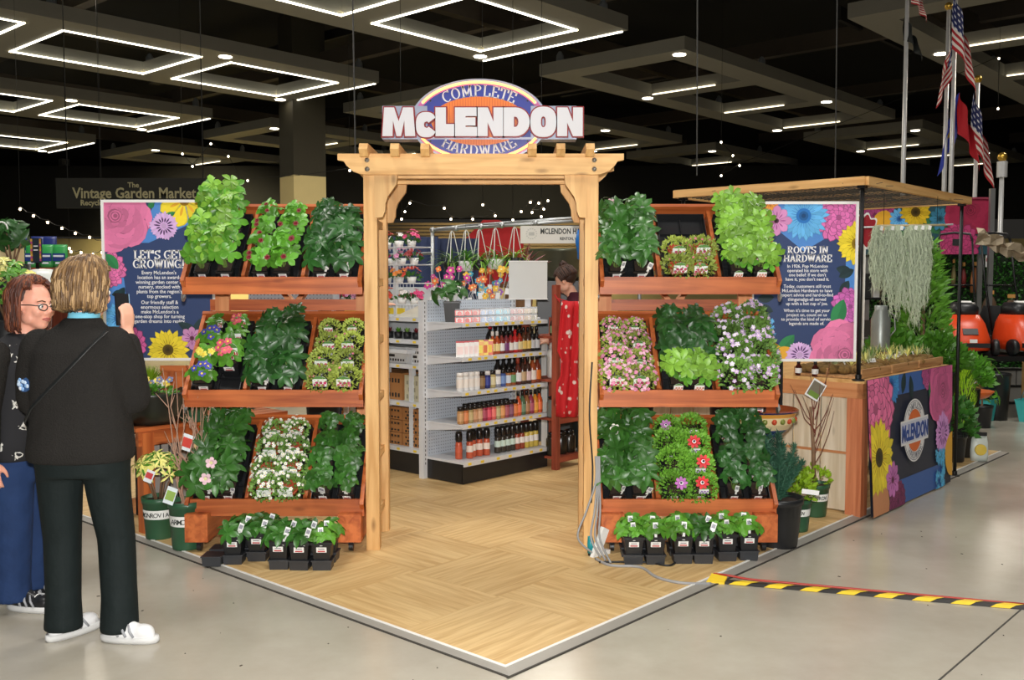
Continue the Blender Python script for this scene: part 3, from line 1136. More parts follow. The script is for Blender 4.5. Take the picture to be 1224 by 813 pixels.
def proto(kind, v):
    """build the v-th specimen of a kind once; later ones are copies"""
    key = (kind, v)
    if key in PROTO:
        return PROTO[key], False
    sd = hash(kind) % 1000 if False else sum(map(ord, kind)) * 7 + v * 31
    rg = random.Random(sd)
    cat, nm = 'plant', {'h': 'potted_hellebore'}.get(kind[0], 'potted_plant')
    r = thing(KN[kind][0], '', 'plant')
    if kind in ('hell_dark', 'hell_pink', 'hell_deep', 'hell_white'):
        square_pot(r)
        mt = {'hell_deep': G_DEEP}.get(kind, G_DARK)
        leafy_plant(r, leaf_meshes('pal', mt, 6, .092, .036, .3, 5.2, .55), 8, .03, .16, .095, sd)
        stick_tag(r, Vector((.02, -.045, .06)), (-.15, .3), .085, .024)
        if kind == 'hell_pink' or kind == 'hell_white':
            for i in range(2):
                f = MB()
                blossom(f, Vector((rg.uniform(-.06, .06), rg.uniform(-.05, .05), .215 + .02 * i)), (rg.uniform(-.3, .3), -.6, .8), .03, S(226, 190, 200) if kind == 'hell_pink' else S(236, 232, 222), 5, S(210, 210, 150), .3, rg)
                f.build('flower', PETAL, r)
    elif kind == 'whorl_light':
        square_pot(r)
        leafy_plant(r, leaf_meshes('whl', G_LIGHT, 7, .074, .034, .2, 5.9, .66), 8, .06, .15, .075, sd, face=(0, -.35, 1))
        leafy_plant(r, leaf_meshes('whl2', G_BRIGHT, 6, .066, .032, .25, 5.9, .66), 5, .03, .08, .085, sd + 3)
        card_tag(r, .05, -.052, .05, .046, S(226, 150, 130))
    elif kind == 'whorl_tall':
        square_pot(r)
        leafy_plant(r, leaf_meshes('oval', G_BRIGHT, 6, .078, .042, .25, 5.9, .6), 9, .05, .20, .075, sd, back=.55, face=(0, -.45, .9))
        leafy_plant(r, leaf_meshes('oval2', G_LIGHT, 5, .07, .04, .25, 5.9, .6), 5, .05, .22, .07, sd + 5, back=.55, face=(0, -.35, 1))
    elif kind == 'crinkle_red':
        square_pot(r)
        leafy_plant(r, leaf_meshes('crk', G_BRIGHT, 3, .07, .044, .2, 2.2, .6), 11, .02, .10, .07, sd, face=(0, -.1, 1))
        f = MB()
        for i in range(2):
            blossom(f, Vector((rg.uniform(-.05, .05), rg.uniform(-.06, .03), .19)), (0, -.4, .9), .017, S(120, 16, 30), 6, None, .5, rg)
        f.build('flower', PETAL, r)
    elif kind == 'glossy':
        square_pot(r)
        leafy_plant(r, leaf_meshes('cam', G_DARK, 5, .05, .032, .2, 5.9, .5), 13, .03, .13, .07, sd)
        stick_tag(r, Vector((0, -.046, .06)), (-.2, 0), .07, .04)
    elif kind == 'low_hell':
        square_pot(r)
        leafy_plant(r, leaf_meshes('palow', G_DARK, 6, .066, .028, .35, 5.4, .55), 8, .0, .045, .06, sd, back=0, face=(0, -.3, 1))
        stick_tag(r, Vector((.02, -.04, .07)), (-.15, .3), .075, .022)
    elif kind == 'low_glossy':
        square_pot(r)
        leafy_plant(r, leaf_meshes('camlow', G_MID, 5, .046, .028, .3, 5.9, .5), 10, .0, .055, .06, sd, back=0, face=(0, -.4, 1))
        stick_tag(r, Vector((0, -.044, .07)), (-.2, 0), .075, .022)
    elif kind == 'glossy_tall':
        square_pot(r)
        leafy_plant(r, leaf_meshes('cam2', G_DEEP, 5, .06, .036, .25, 5.9, .5), 12, .05, .17, .075, sd)
        stick_tag(r, Vector((0, -.046, .06)), (-.2, 0), .09, .022)
    elif kind.startswith('prim_'):
        square_pot(r)
        c = {'blue': S(74, 72, 176), 'yellow': S(236, 220, 90), 'pink': S(222, 92, 116), 'green': None}[kind[5:]]
        leafy_plant(r, leaf_meshes('prm', G_MID, 3, .062, .036, .3, 1.8, .62), 9, .0, .05, .06, sd)
        if c:
            for i in range(6):
                f = MB()
                t = rg.uniform(0, 6.28)
                blossom(f, Vector((.032 * math.cos(t), .03 * math.sin(t), .135 + rg.uniform(0, .02))), (math.cos(t) * .4, -.3, .9), .019, c, 5, S(236, 206, 60), .2, rg)
                f.build('flower', PETAL, r)
        card_tag(r, .09, -.02, .03, .075, S(180, 40, 40), True, -.3, .03)
    elif kind in ('sax_pink', 'sax_rose', 'sax_white', 'sax_terra'):
        round_pot(r, {'sax_white': TERRA, 'sax_terra': TERRA}.get(kind, BLACKP))
        mound(r, {'sax_white': G_SAGE, 'sax_rose': G_MOSS}.get(kind, G_MOSS), 480, .084, .066, .019, sd)
        if kind == 'sax_white':
            blossoms(r, 34, .078, .105, .0105, S(246, 246, 240), sd, centre=S(236, 220, 90))
        elif kind == 'sax_rose':
            blossoms(r, 44, .082, .075, .011, S(222, 140, 176), sd, c2=S(236, 186, 204))
        elif kind == 'sax_terra':
            blossoms(r, 10, .066, .07, .008, S(196, 110, 120), sd)
        else:
            blossoms(r, 3, .066, .06, .008, S(226, 130, 150), sd)
        card_tag(r, .092, -.064, .074, .060, S(206, 60, 116) if kind != 'sax_white' else S(236, 236, 226), True, -.35)
    elif kind == 'lavender_bush':
        square_pot(r)
        mound(r, G_SAGE, 560, .10, .16, .026, sd)
        blossoms(r, 30, .10, .16, .014, S(206, 178, 220), sd, centre=S(240, 226, 214), c2=S(232, 220, 240))
    elif kind.startswith('anem_'):
        square_pot(r)
        mound(r, G_PARS, 700, .098, .125, .02, sd)
        c = {'red': S(214, 28, 34), 'mauve': S(190, 112, 186), 'none': None}[kind[5:]]
        if c:
            f = MB()
            p_ = Vector((rg.uniform(-.03, .03), -.05, .205))
            blossom(f, p_, (rg.uniform(-.2, .2), -.55, .8), .040, c, 8, S(240, 236, 236), .18, rg)
            f.ball(p_ + Vector((0, -.006, .012)), .007, 8, 5, 0, S(30, 24, 44))
            f.build('flower', PETAL, r)
        if v % 2:
            card_tag(r, .15, -.085, .055, .036, S(150, 110, 180), True, -.5)
    PROTO[key] = r
    return r, True


TERRA = plain('terracotta', S(176, 70, 40), 0.6)
KN = {'hell_dark': ('potted_hellebore', 'dark green hellebore'), 'hell_pink': ('potted_hellebore', 'hellebore with pale pink flowers'), 'hell_deep': ('potted_hellebore', 'deep green hellebore'),
      'hell_white': ('potted_hellebore', 'hellebore with white flowers'), 'whorl_light': ('whorled_potted_plant', 'light green whorl-leaved plant'), 'whorl_tall': ('tall_potted_plant', 'tall plant of oval fresh green leaves'),
      'crinkle_red': ('potted_primrose', 'bright green plant with dark red flowers'), 'glossy': ('glossy_potted_plant', 'glossy small-leaved plant'), 'low_hell': ('potted_hellebore', 'low dark hellebore'), 'low_glossy': ('glossy_potted_plant', 'low glossy plant'), 'glossy_tall': ('glossy_potted_plant', 'dark glossy plant'),
      'prim_blue': ('potted_primrose', 'blue primrose'), 'prim_yellow': ('potted_primrose', 'yellow primrose'), 'prim_pink': ('potted_primrose', 'pink primrose'), 'prim_green': ('potted_primrose', 'flowerless primrose'),
      'sax_pink': ('mossy_potted_plant', 'mossy plant with pink picture card'), 'sax_rose': ('mossy_potted_plant', 'mossy plant with rose blossoms'), 'sax_white': ('mossy_potted_plant', 'white-flowered mossy plant in terracotta'),
      'sax_terra': ('mossy_potted_plant', 'mossy plant in terracotta pot'), 'lavender_bush': ('flowering_potted_plant', 'lavender-flowered bush'), 'anem_red': ('potted_anemone', 'feathery plant with red anemone'),
      'anem_mauve': ('potted_anemone', 'feathery plant with mauve anemone'), 'anem_none': ('potted_anemone', 'feathery green plant')}


def put_plant(kind, v, loc, rot, label, group, scale=1.0):
    r, new = proto(kind, v)
    if new:
        r.location, r.rotation_euler = loc, rot
        r['label'], r['group'] = label, group
    else:
        r = copy_thing(r, loc, label=label, group=group, rot=rot)
    r.scale = (scale,) * 3
    return r


# ---------------------------------------------------------------- the two tiered racks beside the arbor
TIERZ = (0.205, 0.835, 1.478)
RW, RUN = 1.02, 0.60


def rack(x0, side):
    t = thing('plant_rack', 'red-brown cedar three-tier plant rack %s of the arbor' % side, 'plant rack', (x0, 5.53, TT), 0, 'cedar racks either side of the arbor')
    for x in (0.075, RW - 0.075):
        b = MB().box((x, .22, .145), (.13, .62, .16)).build('foot_beam', CEDAR[1], t)
        for y in (-.03, .48):
            w = MB()
            w.box((x, y, .052), (.03, .03, .026))
            w.tube([(x - .012, y, .027), (x + .012, y, .027)], .0265, 14)
            w.build('caster', BLACKP, t)
        MB().box((x, .5, 1.09), (.085, .04, 1.74)).build('back_post', FIR[2], t)
    MB().box((RW / 2, .5, 1.975), (RW, .032, .075)).build('top_rail', CEDAR[0], t)
    MB().box((RW / 2, .5, 1.40), (RW, .032, .07)).build('cross_rail', CEDAR[0], t)
    MB().box((RW / 2, .5, .80), (RW, .032, .07)).build('cross_rail', CEDAR[0], t)
    MB().bar((.12, .53, .85), (RW - .12, .53, 1.92), .03, .09, 0, (0, 1, 0)).build('brace', FIR[0], t)
    MB().bar((RW - .12, .565, .85), (.12, .565, 1.92), .03, .09, 0, (0, 1, 0)).build('brace', FIR[0], t)
    c, s = math.cos(RACK_TILT), math.sin(RACK_TILT)
    for z0 in TIERZ:
        T = Matrix.Translation((0, 0, z0)) @ Matrix.Rotation(RACK_TILT, 4, 'X')
        MB().box((RW / 2, -.012, z0 + .044), (RW, .024, .098)).build('front_board', CEDAR[0], t)

        def tb(name, cc, ss, mt):
            b = MB()
            b.M = T
            b.box(cc, ss)
            return b.build(name, mt, t)
        for k in range(4):
            tb('bottom_slat', (RW / 2, .09 + k * .145, -.006), (RW - .03, .10, .012), CEDAR[0])
        for x in (.011, RW - .011):
            tb('side_board', (x, RUN / 2 + .01, .045), (.022, RUN, .10), CEDAR[1])
        for x in (RW / 3, RW * 2 / 3):
            tb('divider', (x, RUN / 2 + .04, .035), (.02, RUN - .06, .075), CEDAR[1])
        tb('back_board', (RW / 2, RUN + .01, .05), (RW, .022, .11), CEDAR[0])
        for x in (-.012, RW + .012):
            h = MB()
            h.M = Matrix.Translation((x, .03, z0 - .02)) @ Matrix.Rotation(math.pi / 2, 4, 'Y')
            h.lathe([(.028, -.004), (.028, .004), (.012, .006), (.012, .012), (0, .013)], 12)
            h.build('pivot_plate', STEEL, t)
    return t


XL, XR = -1.868, 0.498
rack(XL, 'left')
rack(XR, 'right')
ROWW = ('front', 'second', 'third', 'back')
BAYW = ('left', 'middle', 'right')
TIERW = ('lower', 'middle', 'top')
tray_me = MB()
tray_me.box((0, .27, .004), (.28, .54, .004))
for x in (-.139, .139):
    tray_me.box((x, .27, .03), (.004, .54, .056))
for y in (.002, .538):
    tray_me.box((0, y, .03), (.28, .004, .056))
for k in range(3):
    tray_me.box((0, .135 * (k + 1), .014), (.27, .004, .022))
tray_me.box((0, .27, .014), (.004, .53, .022))
tray_me = tray_me.mesh('nursery_tray', BLACKP)


def fill_bay(side, tier, bay, rows):
    """rows: front to back, each a pair of plant kinds (None leaves the cell empty)"""
    x0 = XL if side == 'left' else XR
    T = Matrix.Translation((x0 + RW / 6 + bay * RW / 3, 5.53, TT + TIERZ[tier] + .004)) @ Matrix.Rotation(RACK_TILT, 4, 'X')
    o_ = link('nursery_tray', tray_me, None, T @ Vector((0, .035, .003)), (RACK_TILT, 0, 0))
    tag(o_, 'black nursery tray in %s bay of %s tier, rack %s of arbor' % (BAYW[bay], TIERW[tier], side), 'tray', 'nursery trays in the racks')
    for i, row in enumerate(rows):
        for j, kind in enumerate(row):
            if kind is None:
                continue
            sc_ = {'s': 1.05, 'p': 1.3, 'w': 1.02, 'h': 1.06}.get(kind[0], 1.05) * random.uniform(.92, 1.1) * (1, .98, .9, .74)[i] ** (.35 if kind in ('whorl_tall', 'lavender_bush', 'whorl_light') else 1.0 if tier else .5)
            p_ = T @ Vector((-.068 + .136 * j + random.uniform(-.006, .006), .10 + .135 * i, .012))
            lab = '%s, %s row %s, %s bay, %s tier, %s rack' % (KN[kind][1], ROWW[i], BAYW[0 if j == 0 else 2], BAYW[bay], TIERW[tier], side)
            put_plant(kind, (i * 2 + j) % 4, p_, (RACK_TILT - .12, 0, random.uniform(-.08, .08)), lab, 'potted plants in the tiered racks', sc_)


def same(k, n=4):
    return [(k, k)] * n


fill_bay('left', 2, 0, same('whorl_tall'))
fill_bay('left', 2, 1, same('crinkle_red'))
fill_bay('left', 2, 2, [('hell_deep', 'hell_deep'), ('hell_deep', 'hell_deep'), ('hell_deep', 'hell_deep'), ('hell_deep', None)])
fill_bay('left', 1, 0, [('prim_blue', None), ('prim_yellow', 'prim_pink'), ('prim_blue', 'prim_green'), ('prim_green', 'prim_pink')])
fill_bay('left', 1, 1, same('hell_deep'))
fill_bay('left', 1, 2, same('sax_pink'))
fill_bay('left', 0, 0, [('hell_pink', 'hell_dark')] + same('hell_dark', 3))
fill_bay('left', 0, 1, same('sax_white'))
fill_bay('left', 0, 2, same('glossy'))
fill_bay('right', 2, 0, [('hell_dark', 'hell_dark'), ('hell_dark', 'hell_dark'), ('hell_dark', 'hell_dark'), ('hell_pink', 'hell_dark')])
fill_bay('right', 2, 1, same('sax_terra', 2))
fill_bay('right', 2, 2, same('whorl_light'))
fill_bay('right', 1, 0, same('sax_rose'))
fill_bay('right', 1, 1, [('whorl_light', 'whorl_light')] + same('hell_deep', 3))
fill_bay('right', 1, 2, same('lavender_bush'))
fill_bay('right', 0, 0, [('hell_dark', 'hell_dark'), ('hell_dark', 'hell_dark'), ('hell_white', 'hell_dark'), ('hell_dark', 'hell_dark')])
fill_bay('right', 0, 1, [('anem_mauve', 'anem_red'), ('anem_none', 'anem_red'), ('anem_none', 'anem_red'), ('anem_mauve', 'anem_none')])
fill_bay('right', 0, 2, same('glossy_tall'))

# trays of pots on the floor below the racks
cell = MB()
cell.box((0, 0, .0275), (.096, .096, .055), taper=1.1)
cell.box((0, 0, .052), (.114, .114, .006))
cell_me = cell.mesh('tray_cell', plain('grey_plastic', S(52, 54, 58), 0.4))
for side, spots in (('left', ((277, 676, 'low_hell'), (306, 672, 'low_hell'), (332, 682, 'low_hell'), (357, 683, 'low_hell'), (384, 683, 'low_glossy'), (252, 678, None))),
                    ('right', ((758, 676, 'low_glossy'), (784, 676, 'low_glossy'), (817, 675, 'low_glossy'), (842, 675, 'low_hell'), (870, 672, 'low_glossy'), (896, 671, 'low_glossy')))):
    for i, (px, py, kind) in enumerate(spots):
        g = gz(px, py, TT)
        for k in range(2):
            o_ = link('tray_cell', cell_me, None, (g.x, g.y + .06 + k * .15, TT), (0, 0, random.uniform(-.06, .06)))
            tag(o_, 'dark grey tray cell on floor under %s rack, %s from left, %s' % (side, ORD[i if kind or side == 'right' else i] if side == 'right' else ORD[i], 'front' if k == 0 else 'behind'), 'tray', 'tray cells under the racks')
            if kind:
                put_plant(kind, (i + k) % 4, (g.x, g.y + .06 + k * .15, TT + .045), (0, 0, 0), '%s in black square pot under %s rack, %s %s from left' % (KN[kind][1], side, ORD[i], 'front' if k == 0 else 'behind'), 'potted plants under the racks', 1.28)


# ---------------------------------------------------------------- printed flower boards
def clip(poly, x0, y0, x1, y1):
    for axis, lim, sgn_ in ((0, x0, 1), (0, x1, -1), (1, y0, 1), (1, y1, -1)):
        out = []
        for i, a in enumerate(poly):
            b = poly[(i + 1) % len(poly)]
            ia, ib = (a[axis] - lim) * sgn_ >= 0, (b[axis] - lim) * sgn_ >= 0
            if ia:
                out.append(a)
            if ia != ib:
                t = (lim - a[axis]) / (b[axis] - a[axis])
                out.append((a[0] + (b[0] - a[0]) * t, a[1] + (b[1] - a[1]) * t))
        poly = out
        if len(poly) < 3:
            return []
    return poly


class Art:
    """flat print: coloured outlines in board units, cut off at the board's edge"""

    def __init__(self, w, h, place):
        self.w, self.h, self.place, self.mb, self.k = w, h, place, MB(), 0

    def poly(self, pts, c):
        pts = clip(pts, 0, 0, self.w, self.h)
        if len(pts) >= 3:
            self.k += 1
            self.mb.poly([self.place(x, y, self.k * 1.2e-5) for x, y in pts], 0, c)

    def disc(self, x, y, r, c, n=20, wob=0.0, ry=None, rg=random):
        self.poly([(x + r * (1 + wob * rg.uniform(-1, 1)) * math.cos(6.2832 * i / n), y + (ry or r) * (1 + wob * rg.uniform(-1, 1)) * math.sin(6.2832 * i / n)) for i in range(n)], c)

    def petal(self, x, y, t, r0, r1, w, c, tip=0.72, k=7):
        dx, dy = math.cos(t), math.sin(t)
        L, Rr = [], []
        for i in range(k + 1):
            u = i / k
            ww = w * math.sin(math.pi * min(1, u ** tip * .97 + .03)) ** .7 if u > 0 else w * .2
            r = r0 + (r1 - r0) * u
            L.append((x + dx * r - dy * ww, y + dy * r + dx * ww))
            Rr.append((x + dx * r + dy * ww, y + dy * r - dx * ww))
        self.poly(L + Rr[::-1], c)

    def daisy(self, x, y, r, n, c, dark, centre, layers=2, seed=1, cr=0.28):
        rg = random.Random(seed)
        for l in range(layers):
            k = 1 - .14 * l
            for i in range(n):
                t = 6.2832 * (i + .5 * l) / n + rg.uniform(-.05, .05)
                rr = r * k * rg.uniform(.92, 1.05)
                cc = shade(c, rg.uniform(.84, 1.1))
                self.petal(x, y, t, r * .1, rr, r * 2.2 / n, shade(cc, .72), 1.7)
                self.petal(x, y, t, r * .14, rr * .97, r * 1.9 / n, cc, 1.7)
                self.petal(x, y, t, r * .2, rr * .6, r * .35 / n, shade(dark, 1), 1.2)
        self.disc(x, y, r * cr, centre, 16)
        self.disc(x, y, r * cr * .62, shade(centre, .6), 14)
        self.disc(x, y, r * cr * .3, shade(centre, .35), 10)

    def dahlia(self, x, y, r, c, seed=2, rings=5):
        rg = random.Random(seed)
        for l in range(rings):
            k = 1 - l / rings * .85
            n = max(6, int(17 - 2 * l))
            for i in range(n):
                t = 6.2832 * (i + .5 * l) / n + rg.uniform(-.08, .08)
                rr = r * k * rg.uniform(.93, 1.06)
                cc = shade(c, rg.uniform(.8, 1.15))
                self.petal(x, y, t, rr * .3, rr, r * k * 3.6 / n, shade(cc, .42), 1.5)
                self.petal(x, y, t, rr * .34, rr * .97, r * k * 3.0 / n, cc, 1.5)
        self.disc(x, y, r * .12, shade(c, .5), 10)

    def rose(self, x, y, r, c, seed=3):
        rg = random.Random(seed)
        for l in range(9):
            k = 1 - l / 9.5
            n = 7 if l < 4 else 5
            for i in range(n):
                t = 6.2832 * (i + .37 * l) / n + rg.uniform(-.2, .2)
                rr = r * k
                q = rr * .42
                px, py = x + math.cos(t) * rr * .52, y + math.sin(t) * rr * .52
                cc = shade(c, rg.uniform(.82, 1.12) * (1 - .035 * l))
                self.disc(px, py, q * 1.18, shade(cc, .55), 12, .05, None, rg)
                self.disc(px + math.cos(t) * q * .1, py + math.sin(t) * q * .1, q * 1.12, cc, 12, .05, None, rg)
        for l in range(5):
            self.disc(x + rg.uniform(-.01, .01) * r, y, r * (.2 - .035 * l), shade(c, .45 if l % 2 == 0 else .85), 12, .08, None, rg)

    def carnation(self, x, y, r, c, dark, seed=4):
        rg = random.Random(seed)
        for i in range(30):
            t = 6.2832 * i / 30
            self.petal(x, y, t, r * .1, r * rg.uniform(.86, 1.05), r * .11, shade(c, rg.uniform(.85, 1.08)), 2.2)
        for i in range(15):
            t = 6.2832 * i / 15 + .1
            self.petal(x, y, t, r * .25, r * rg.uniform(.55, .72), r * .05, dark, 1)
        self.disc(x, y, r * .2, shade(c, .75), 12)

    def leaf(self, x, y, t, L, w, c):
        dx, dy = math.cos(t), math.sin(t)
        a, b = [], []
        for i in range(9):
            u = i / 8
            ww = w * math.sin(math.pi * u) ** .8
            a.append((x + dx * L * u - dy * ww, y + dy * L * u + dx * ww))
            b.append((x + dx * L * u + dy * ww, y + dy * L * u - dx * ww))
        mid = [(x, y), (x + dx * L, y + dy * L)]
        self.poly(a + mid[::-1][1:][:0] + [mid[1], mid[0]], c)
        self.poly(b + [mid[1], mid[0]], shade(c, .78))

    def hyacinth(self, x, y, w, h, c, seed=5):
        rg = random.Random(seed)
        for i in range(46):
            px, py = x + rg.uniform(-w, w), y + rg.uniform(-h, h)
            for j in range(5):
                self.petal(px, py, 1.2566 * j + i, 0, w * .34, w * .09, shade(c, rg.uniform(.7, 1.15)), 1)


NAVY = S(52, 70, 112)
ROSE, PINKD, LILAC, YEL, SKY, LEAFG, GOLD = S(236, 130, 176), S(230, 118, 176), S(226, 186, 238), S(246, 222, 56), S(106, 188, 244), S(52, 140, 84), S(236, 176, 52)
BBLUE, LEAFD, DGRN = S(84, 142, 214), S(40, 62, 66), S(32, 58, 62)  # blue of the printed ground, then two dark colours of printed leaves
BOARDN = plain('board_navy', NAVY, 0.45, var=0.04)


def board(label, px0, px1, py0, py1, Y, thick=0.03):
    p0, p1 = at(px0, py1, Y), at(px1, py0, Y)
    w, h = p1.x - p0.x, p1.z - p0.z
    t = thing('poster_board', label, 'sign', (p0.x, Y, 0), 0)
    b = 0.018
    for q, s in (((w / 2, 0, p0.z + b / 2), (w, .034, b)), ((w / 2, 0, p0.z + h - b / 2), (w, .034, b)), ((b / 2, 0, p0.z + h / 2), (b, .034, h - 2 * b)), ((w - b / 2, 0, p0.z + h / 2), (b, .034, h - 2 * b))):
        MB().box(q, s).build('frame', WHITEP, t)
    MB().box((w / 2, 0.004, p0.z + h / 2), (w - 2 * b, .02, h - 2 * b)).build('panel', BOARDN, t)
    for x in (.08, w * .3):
        MB().box((x, .04, p0.z / 2), (.04, .03, p0.z)).build('leg', BLACKM, t)
    s = Y / F_PX * 1.0
    art = Art(w - 2 * b, h - 2 * b, lambda x, y, k: Vector((b + x, -.0065 - k, p0.z + b + y)))
    return t, art, w, h, p0, b, (lambda X, Yp: (((X - px0) / (px1 - px0)) * w - b, ((py1 - Yp) / (py1 - py0)) * h - b)), w / (px1 - px0)


WHT = plain('white_print', S(244, 244, 244), 0.5, var=0.02)
PY = 6.42
t, A_, bw, bh, bp, bb, U, k = board('flower-bordered navy board headed with a call to get growing, left of the racks', 126, 256, 239, 431, PY)
A_.poly([(0, 0), U(160, 431), U(150, 330), U(126, 320)], BBLUE)
A_.poly([U(126, 290), U(178, 262), U(190, 239), U(256, 239), U(256, 290), U(240, 262), U(180, 290)], BBLUE)
A_.leaf(*U(180, 248), .6, .05, .02, LEAFG)
A_.daisy(*U(222, 240), 30 * k, 7, YEL, GOLD, S(160, 120, 20), 1, 11, .2)
A_.leaf(*U(196, 262), .5, .1, .02, LEAFG)
A_.dahlia(*U(132, 322), 22 * k, PINKD, 12)
A_.rose(*U(142, 258), 42 * k, ROSE, 13)
A_.leaf(*U(130, 303), -.9, .13, .035, LEAFG)
A_.carnation(*U(198, 270), 17 * k, LILAC, S(70, 40, 90), 14)
for q, a in (((136, 352), .2), ((143, 356), 1.0), ((142, 357), -.05), ((134, 352), 2.4)):
    A_.leaf(*U(*q), a, .085, .024, DGRN)
A_.daisy(*U(143, 380), 18 * k, 16, SKY, S(50, 110, 180), S(60, 120, 190), 2, 15)
A_.dahlia(*U(152, 412), 24 * k, S(216, 96, 160), 16, 4)
A_.leaf(*U(212, 385), -.5, .16, .03, LEAFD)
A_.leaf(*U(228, 400), .9, .16, .03, LEAFD)
A_.daisy(*U(228, 404), 14 * k, 8, S(214, 150, 200), S(150, 80, 140), S(120, 60, 90), 1, 18, .2)
A_.daisy(*U(200, 418), 25 * k, 17, YEL, S(180, 150, 30), S(96, 78, 20), 2, 17, .26)
A_.mb.build('printed_flowers', PRINT, t)
hm = MB()
for s_, yy in (("LET'S GET", 309), ('GROWING!', 320)):
    x_, y_ = U(191, yy)
    hw = slab_text(hm, s_, None, 11.5 * k, .2, .1, .12, gap=.07, count_only=True)
    slab_text(hm, s_, lambda a, c_: Vector((bb + x_ + a, -.0074, bp.z + bb + y_ + c_)), 9.4 * k, .21, .11, .12, gap=.07)
tag(hm.build('heading', WHT, t), kind='stuff')
for i, (yy, txt) in enumerate(((326, "Every McLendon's\nlocation has an award-\nwinning garden center &\nnursery, stocked with\nplants from the region's\ntop growers."), (361.5, "Our friendly staff &\nenormous selection\nmake McLendon's a\none-stop shop for turning\ngarden dreams into reality."))):
    x_, y_ = U(191, yy + 1.5)
    for j, ln_ in enumerate(txt.split('\n')):
        words_obj('text_line', ln_, 5.9 * k, WHT, t, (bb + x_, -.0074, bp.z + bb + y_ - 5.45 * j * k), bold=.0004, depth=.0002, sx=.93)

t, A_, bw, bh, bp, bb, U, k = board('flower-bordered navy board about hardware roots, right of the racks', 896, 1026, 241, 432, 6.36)
A_.poly([U(896, 241), U(1026, 241), U(1026, 262), U(960, 300), U(896, 250)], BBLUE)
A_.poly([U(1010, 432), U(1012, 300), U(1026, 300), U(1026, 432)], BBLUE)
A_.poly([U(896, 432), U(896, 350), U(915, 380), U(920, 432)], BBLUE)
for q, a in (((1020, 325), 2.9), ((1022, 322), 3.6), ((1016, 335), -2.1), ((904, 357), .1), ((904, 366), -.3)):
    A_.leaf(*U(*q), a, .11, .03, LEAFD)
A_.leaf(*U(902, 262), .9, .1, .03, LEAFG)
A_.daisy(*U(917, 240), 15 * k, 9, S(240, 160, 60), S(180, 90, 20), S(120, 60, 20), 1, 21)
A_.dahlia(*U(1002, 260), 30 * k, S(224, 116, 182), 22, 5)
A_.daisy(*U(959, 258), 31 * k, 22, SKY, S(70, 140, 210), S(44, 120, 196), 2, 23, .3)
A_.daisy(*U(926, 264), 19 * k, 8, S(224, 150, 204), S(170, 90, 150), S(90, 50, 70), 1, 24, .16)
A_.daisy(*U(1026, 291), 28 * k, 18, YEL, S(190, 160, 20), S(150, 120, 20), 2, 25)
A_.dahlia(*U(1018, 366), 24 * k, S(214, 110, 190), 26)
A_.leaf(*U(998, 392), 1.25, .2, .05, LEAFG)
A_.hyacinth(*U(916, 396), 9 * k, 14 * k, SKY, 27)
A_.leaf(*U(930, 422), .85, .16, .04, LEAFG)
A_.disc(*U(922, 420), 12 * k, GOLD, 12, .06)
A_.disc(*U(938, 424), 11 * k, GOLD, 12, .06)
A_.carnation(*U(957, 424), 18 * k, LILAC, S(90, 50, 110), 28)
A_.rose(*U(1012, 424), 44 * k, ROSE, 29)
A_.mb.build('printed_flowers', PRINT, t)
hm = MB()
for s_, yy in (('ROOTS IN', 302.5), ('HARDWARE', 312.5)):
    x_, y_ = U(965, yy)
    slab_text(hm, s_, lambda a, c_: Vector((bb + x_ + a, -.0074, bp.z + bb + y_ + c_)), 8.3 * k, .21, .11, .12, gap=.08)
tag(hm.build('heading', WHT, t), kind='stuff')
for yy, txt in ((317, "In 1926, Pop McLendon\noperated his store with\none belief: If we don't\nhave it, you don't need it."), (341, "Today, customers still trust\nMcLendon Hardware to have\nexpert advice and hard-to-find\nthingamajigs-all served\nup with a hot cup o' joe."), (370, "When it's time to get your\nproject on, count on us\nto provide the kind of service\nlegends are made of.")):
    x_, y_ = U(965, yy - 1.2)
    for j, ln_ in enumerate(txt.split('\n')):
        words_obj('text_line', ln_, 5.6 * k, WHT, t, (bb + x_, -.0074, bp.z + bb + y_ - (3.9 + 5.3 * j) * k), bold=.0003, depth=.0002, sx=.93)

# ---------------------------------------------------------------- the counter with the printed banner
CH = 0.915
ca, cb = 3.40, -0.06
ctr = thing('display_counter', 'wooden display counter with pale plank end and reddish corner post, right of the racks', 'counter', ab(ca, cb, 0), YAW_A)
CL, CW = 1.62, 1.9        # along AX, along BX
MB().box((CL / 2, CW / 2, CH - .012), (CL + .02, CW + .02, .024)).build('counter_top', PINE[0], ctr)
MB().box((.02, CW / 2, CH - .075), (.04, CW, .10)).build('end_beam', FIR[1], ctr)
MB().box((CL / 2, .02, CH - .075), (CL, .04, .10)).build('side_beam', FIR[0], ctr)
for x, y in ((.055, .055), (CL - .055, .055), (.055, CW - .055)):
    MB().box((x, y, (CH - .125) / 2), (.105, .105, CH - .125)).build('corner_post', wood('red_post', S(204, 128, 88), S(168, 92, 56), 2, .5), ctr)
PLK = wood('white_plank', S(228, 214, 190), S(206, 188, 158), 2, .55, .05)
for k_ in range(9):
    for z0, z1 in ((.02, .40), (.42, CH - .13)):
        MB().box((.075, .12 + .2 * k_ + .095, (z0 + z1) / 2), (.018, .188, z1 - z0)).build('plank', PLK, ctr)
MB().box((.088, CW / 2, .41), (.02, CW - .1, .02)).build('mid_rail', FIR[1], ctr)
# banner of printed flowers hung on the long side, its foot kicked out a little
bn = thing('printed_banner', 'dark banner with round orange emblem and flower border on the counter side', 'banner', ab(ca, cb, 0), YAW_A)
BW_, BH_ = 1.66, 0.90
BP = plain('banner_charcoal', S(46, 50, 66), 0.45, var=0.05)


def bpl(x, y, k=0.0):
    v = y / BH_
    return Vector((.02 + x - .10 * (1 - v) * (x / BW_), -.012 - .05 * (1 - v) - k, .012 + y))


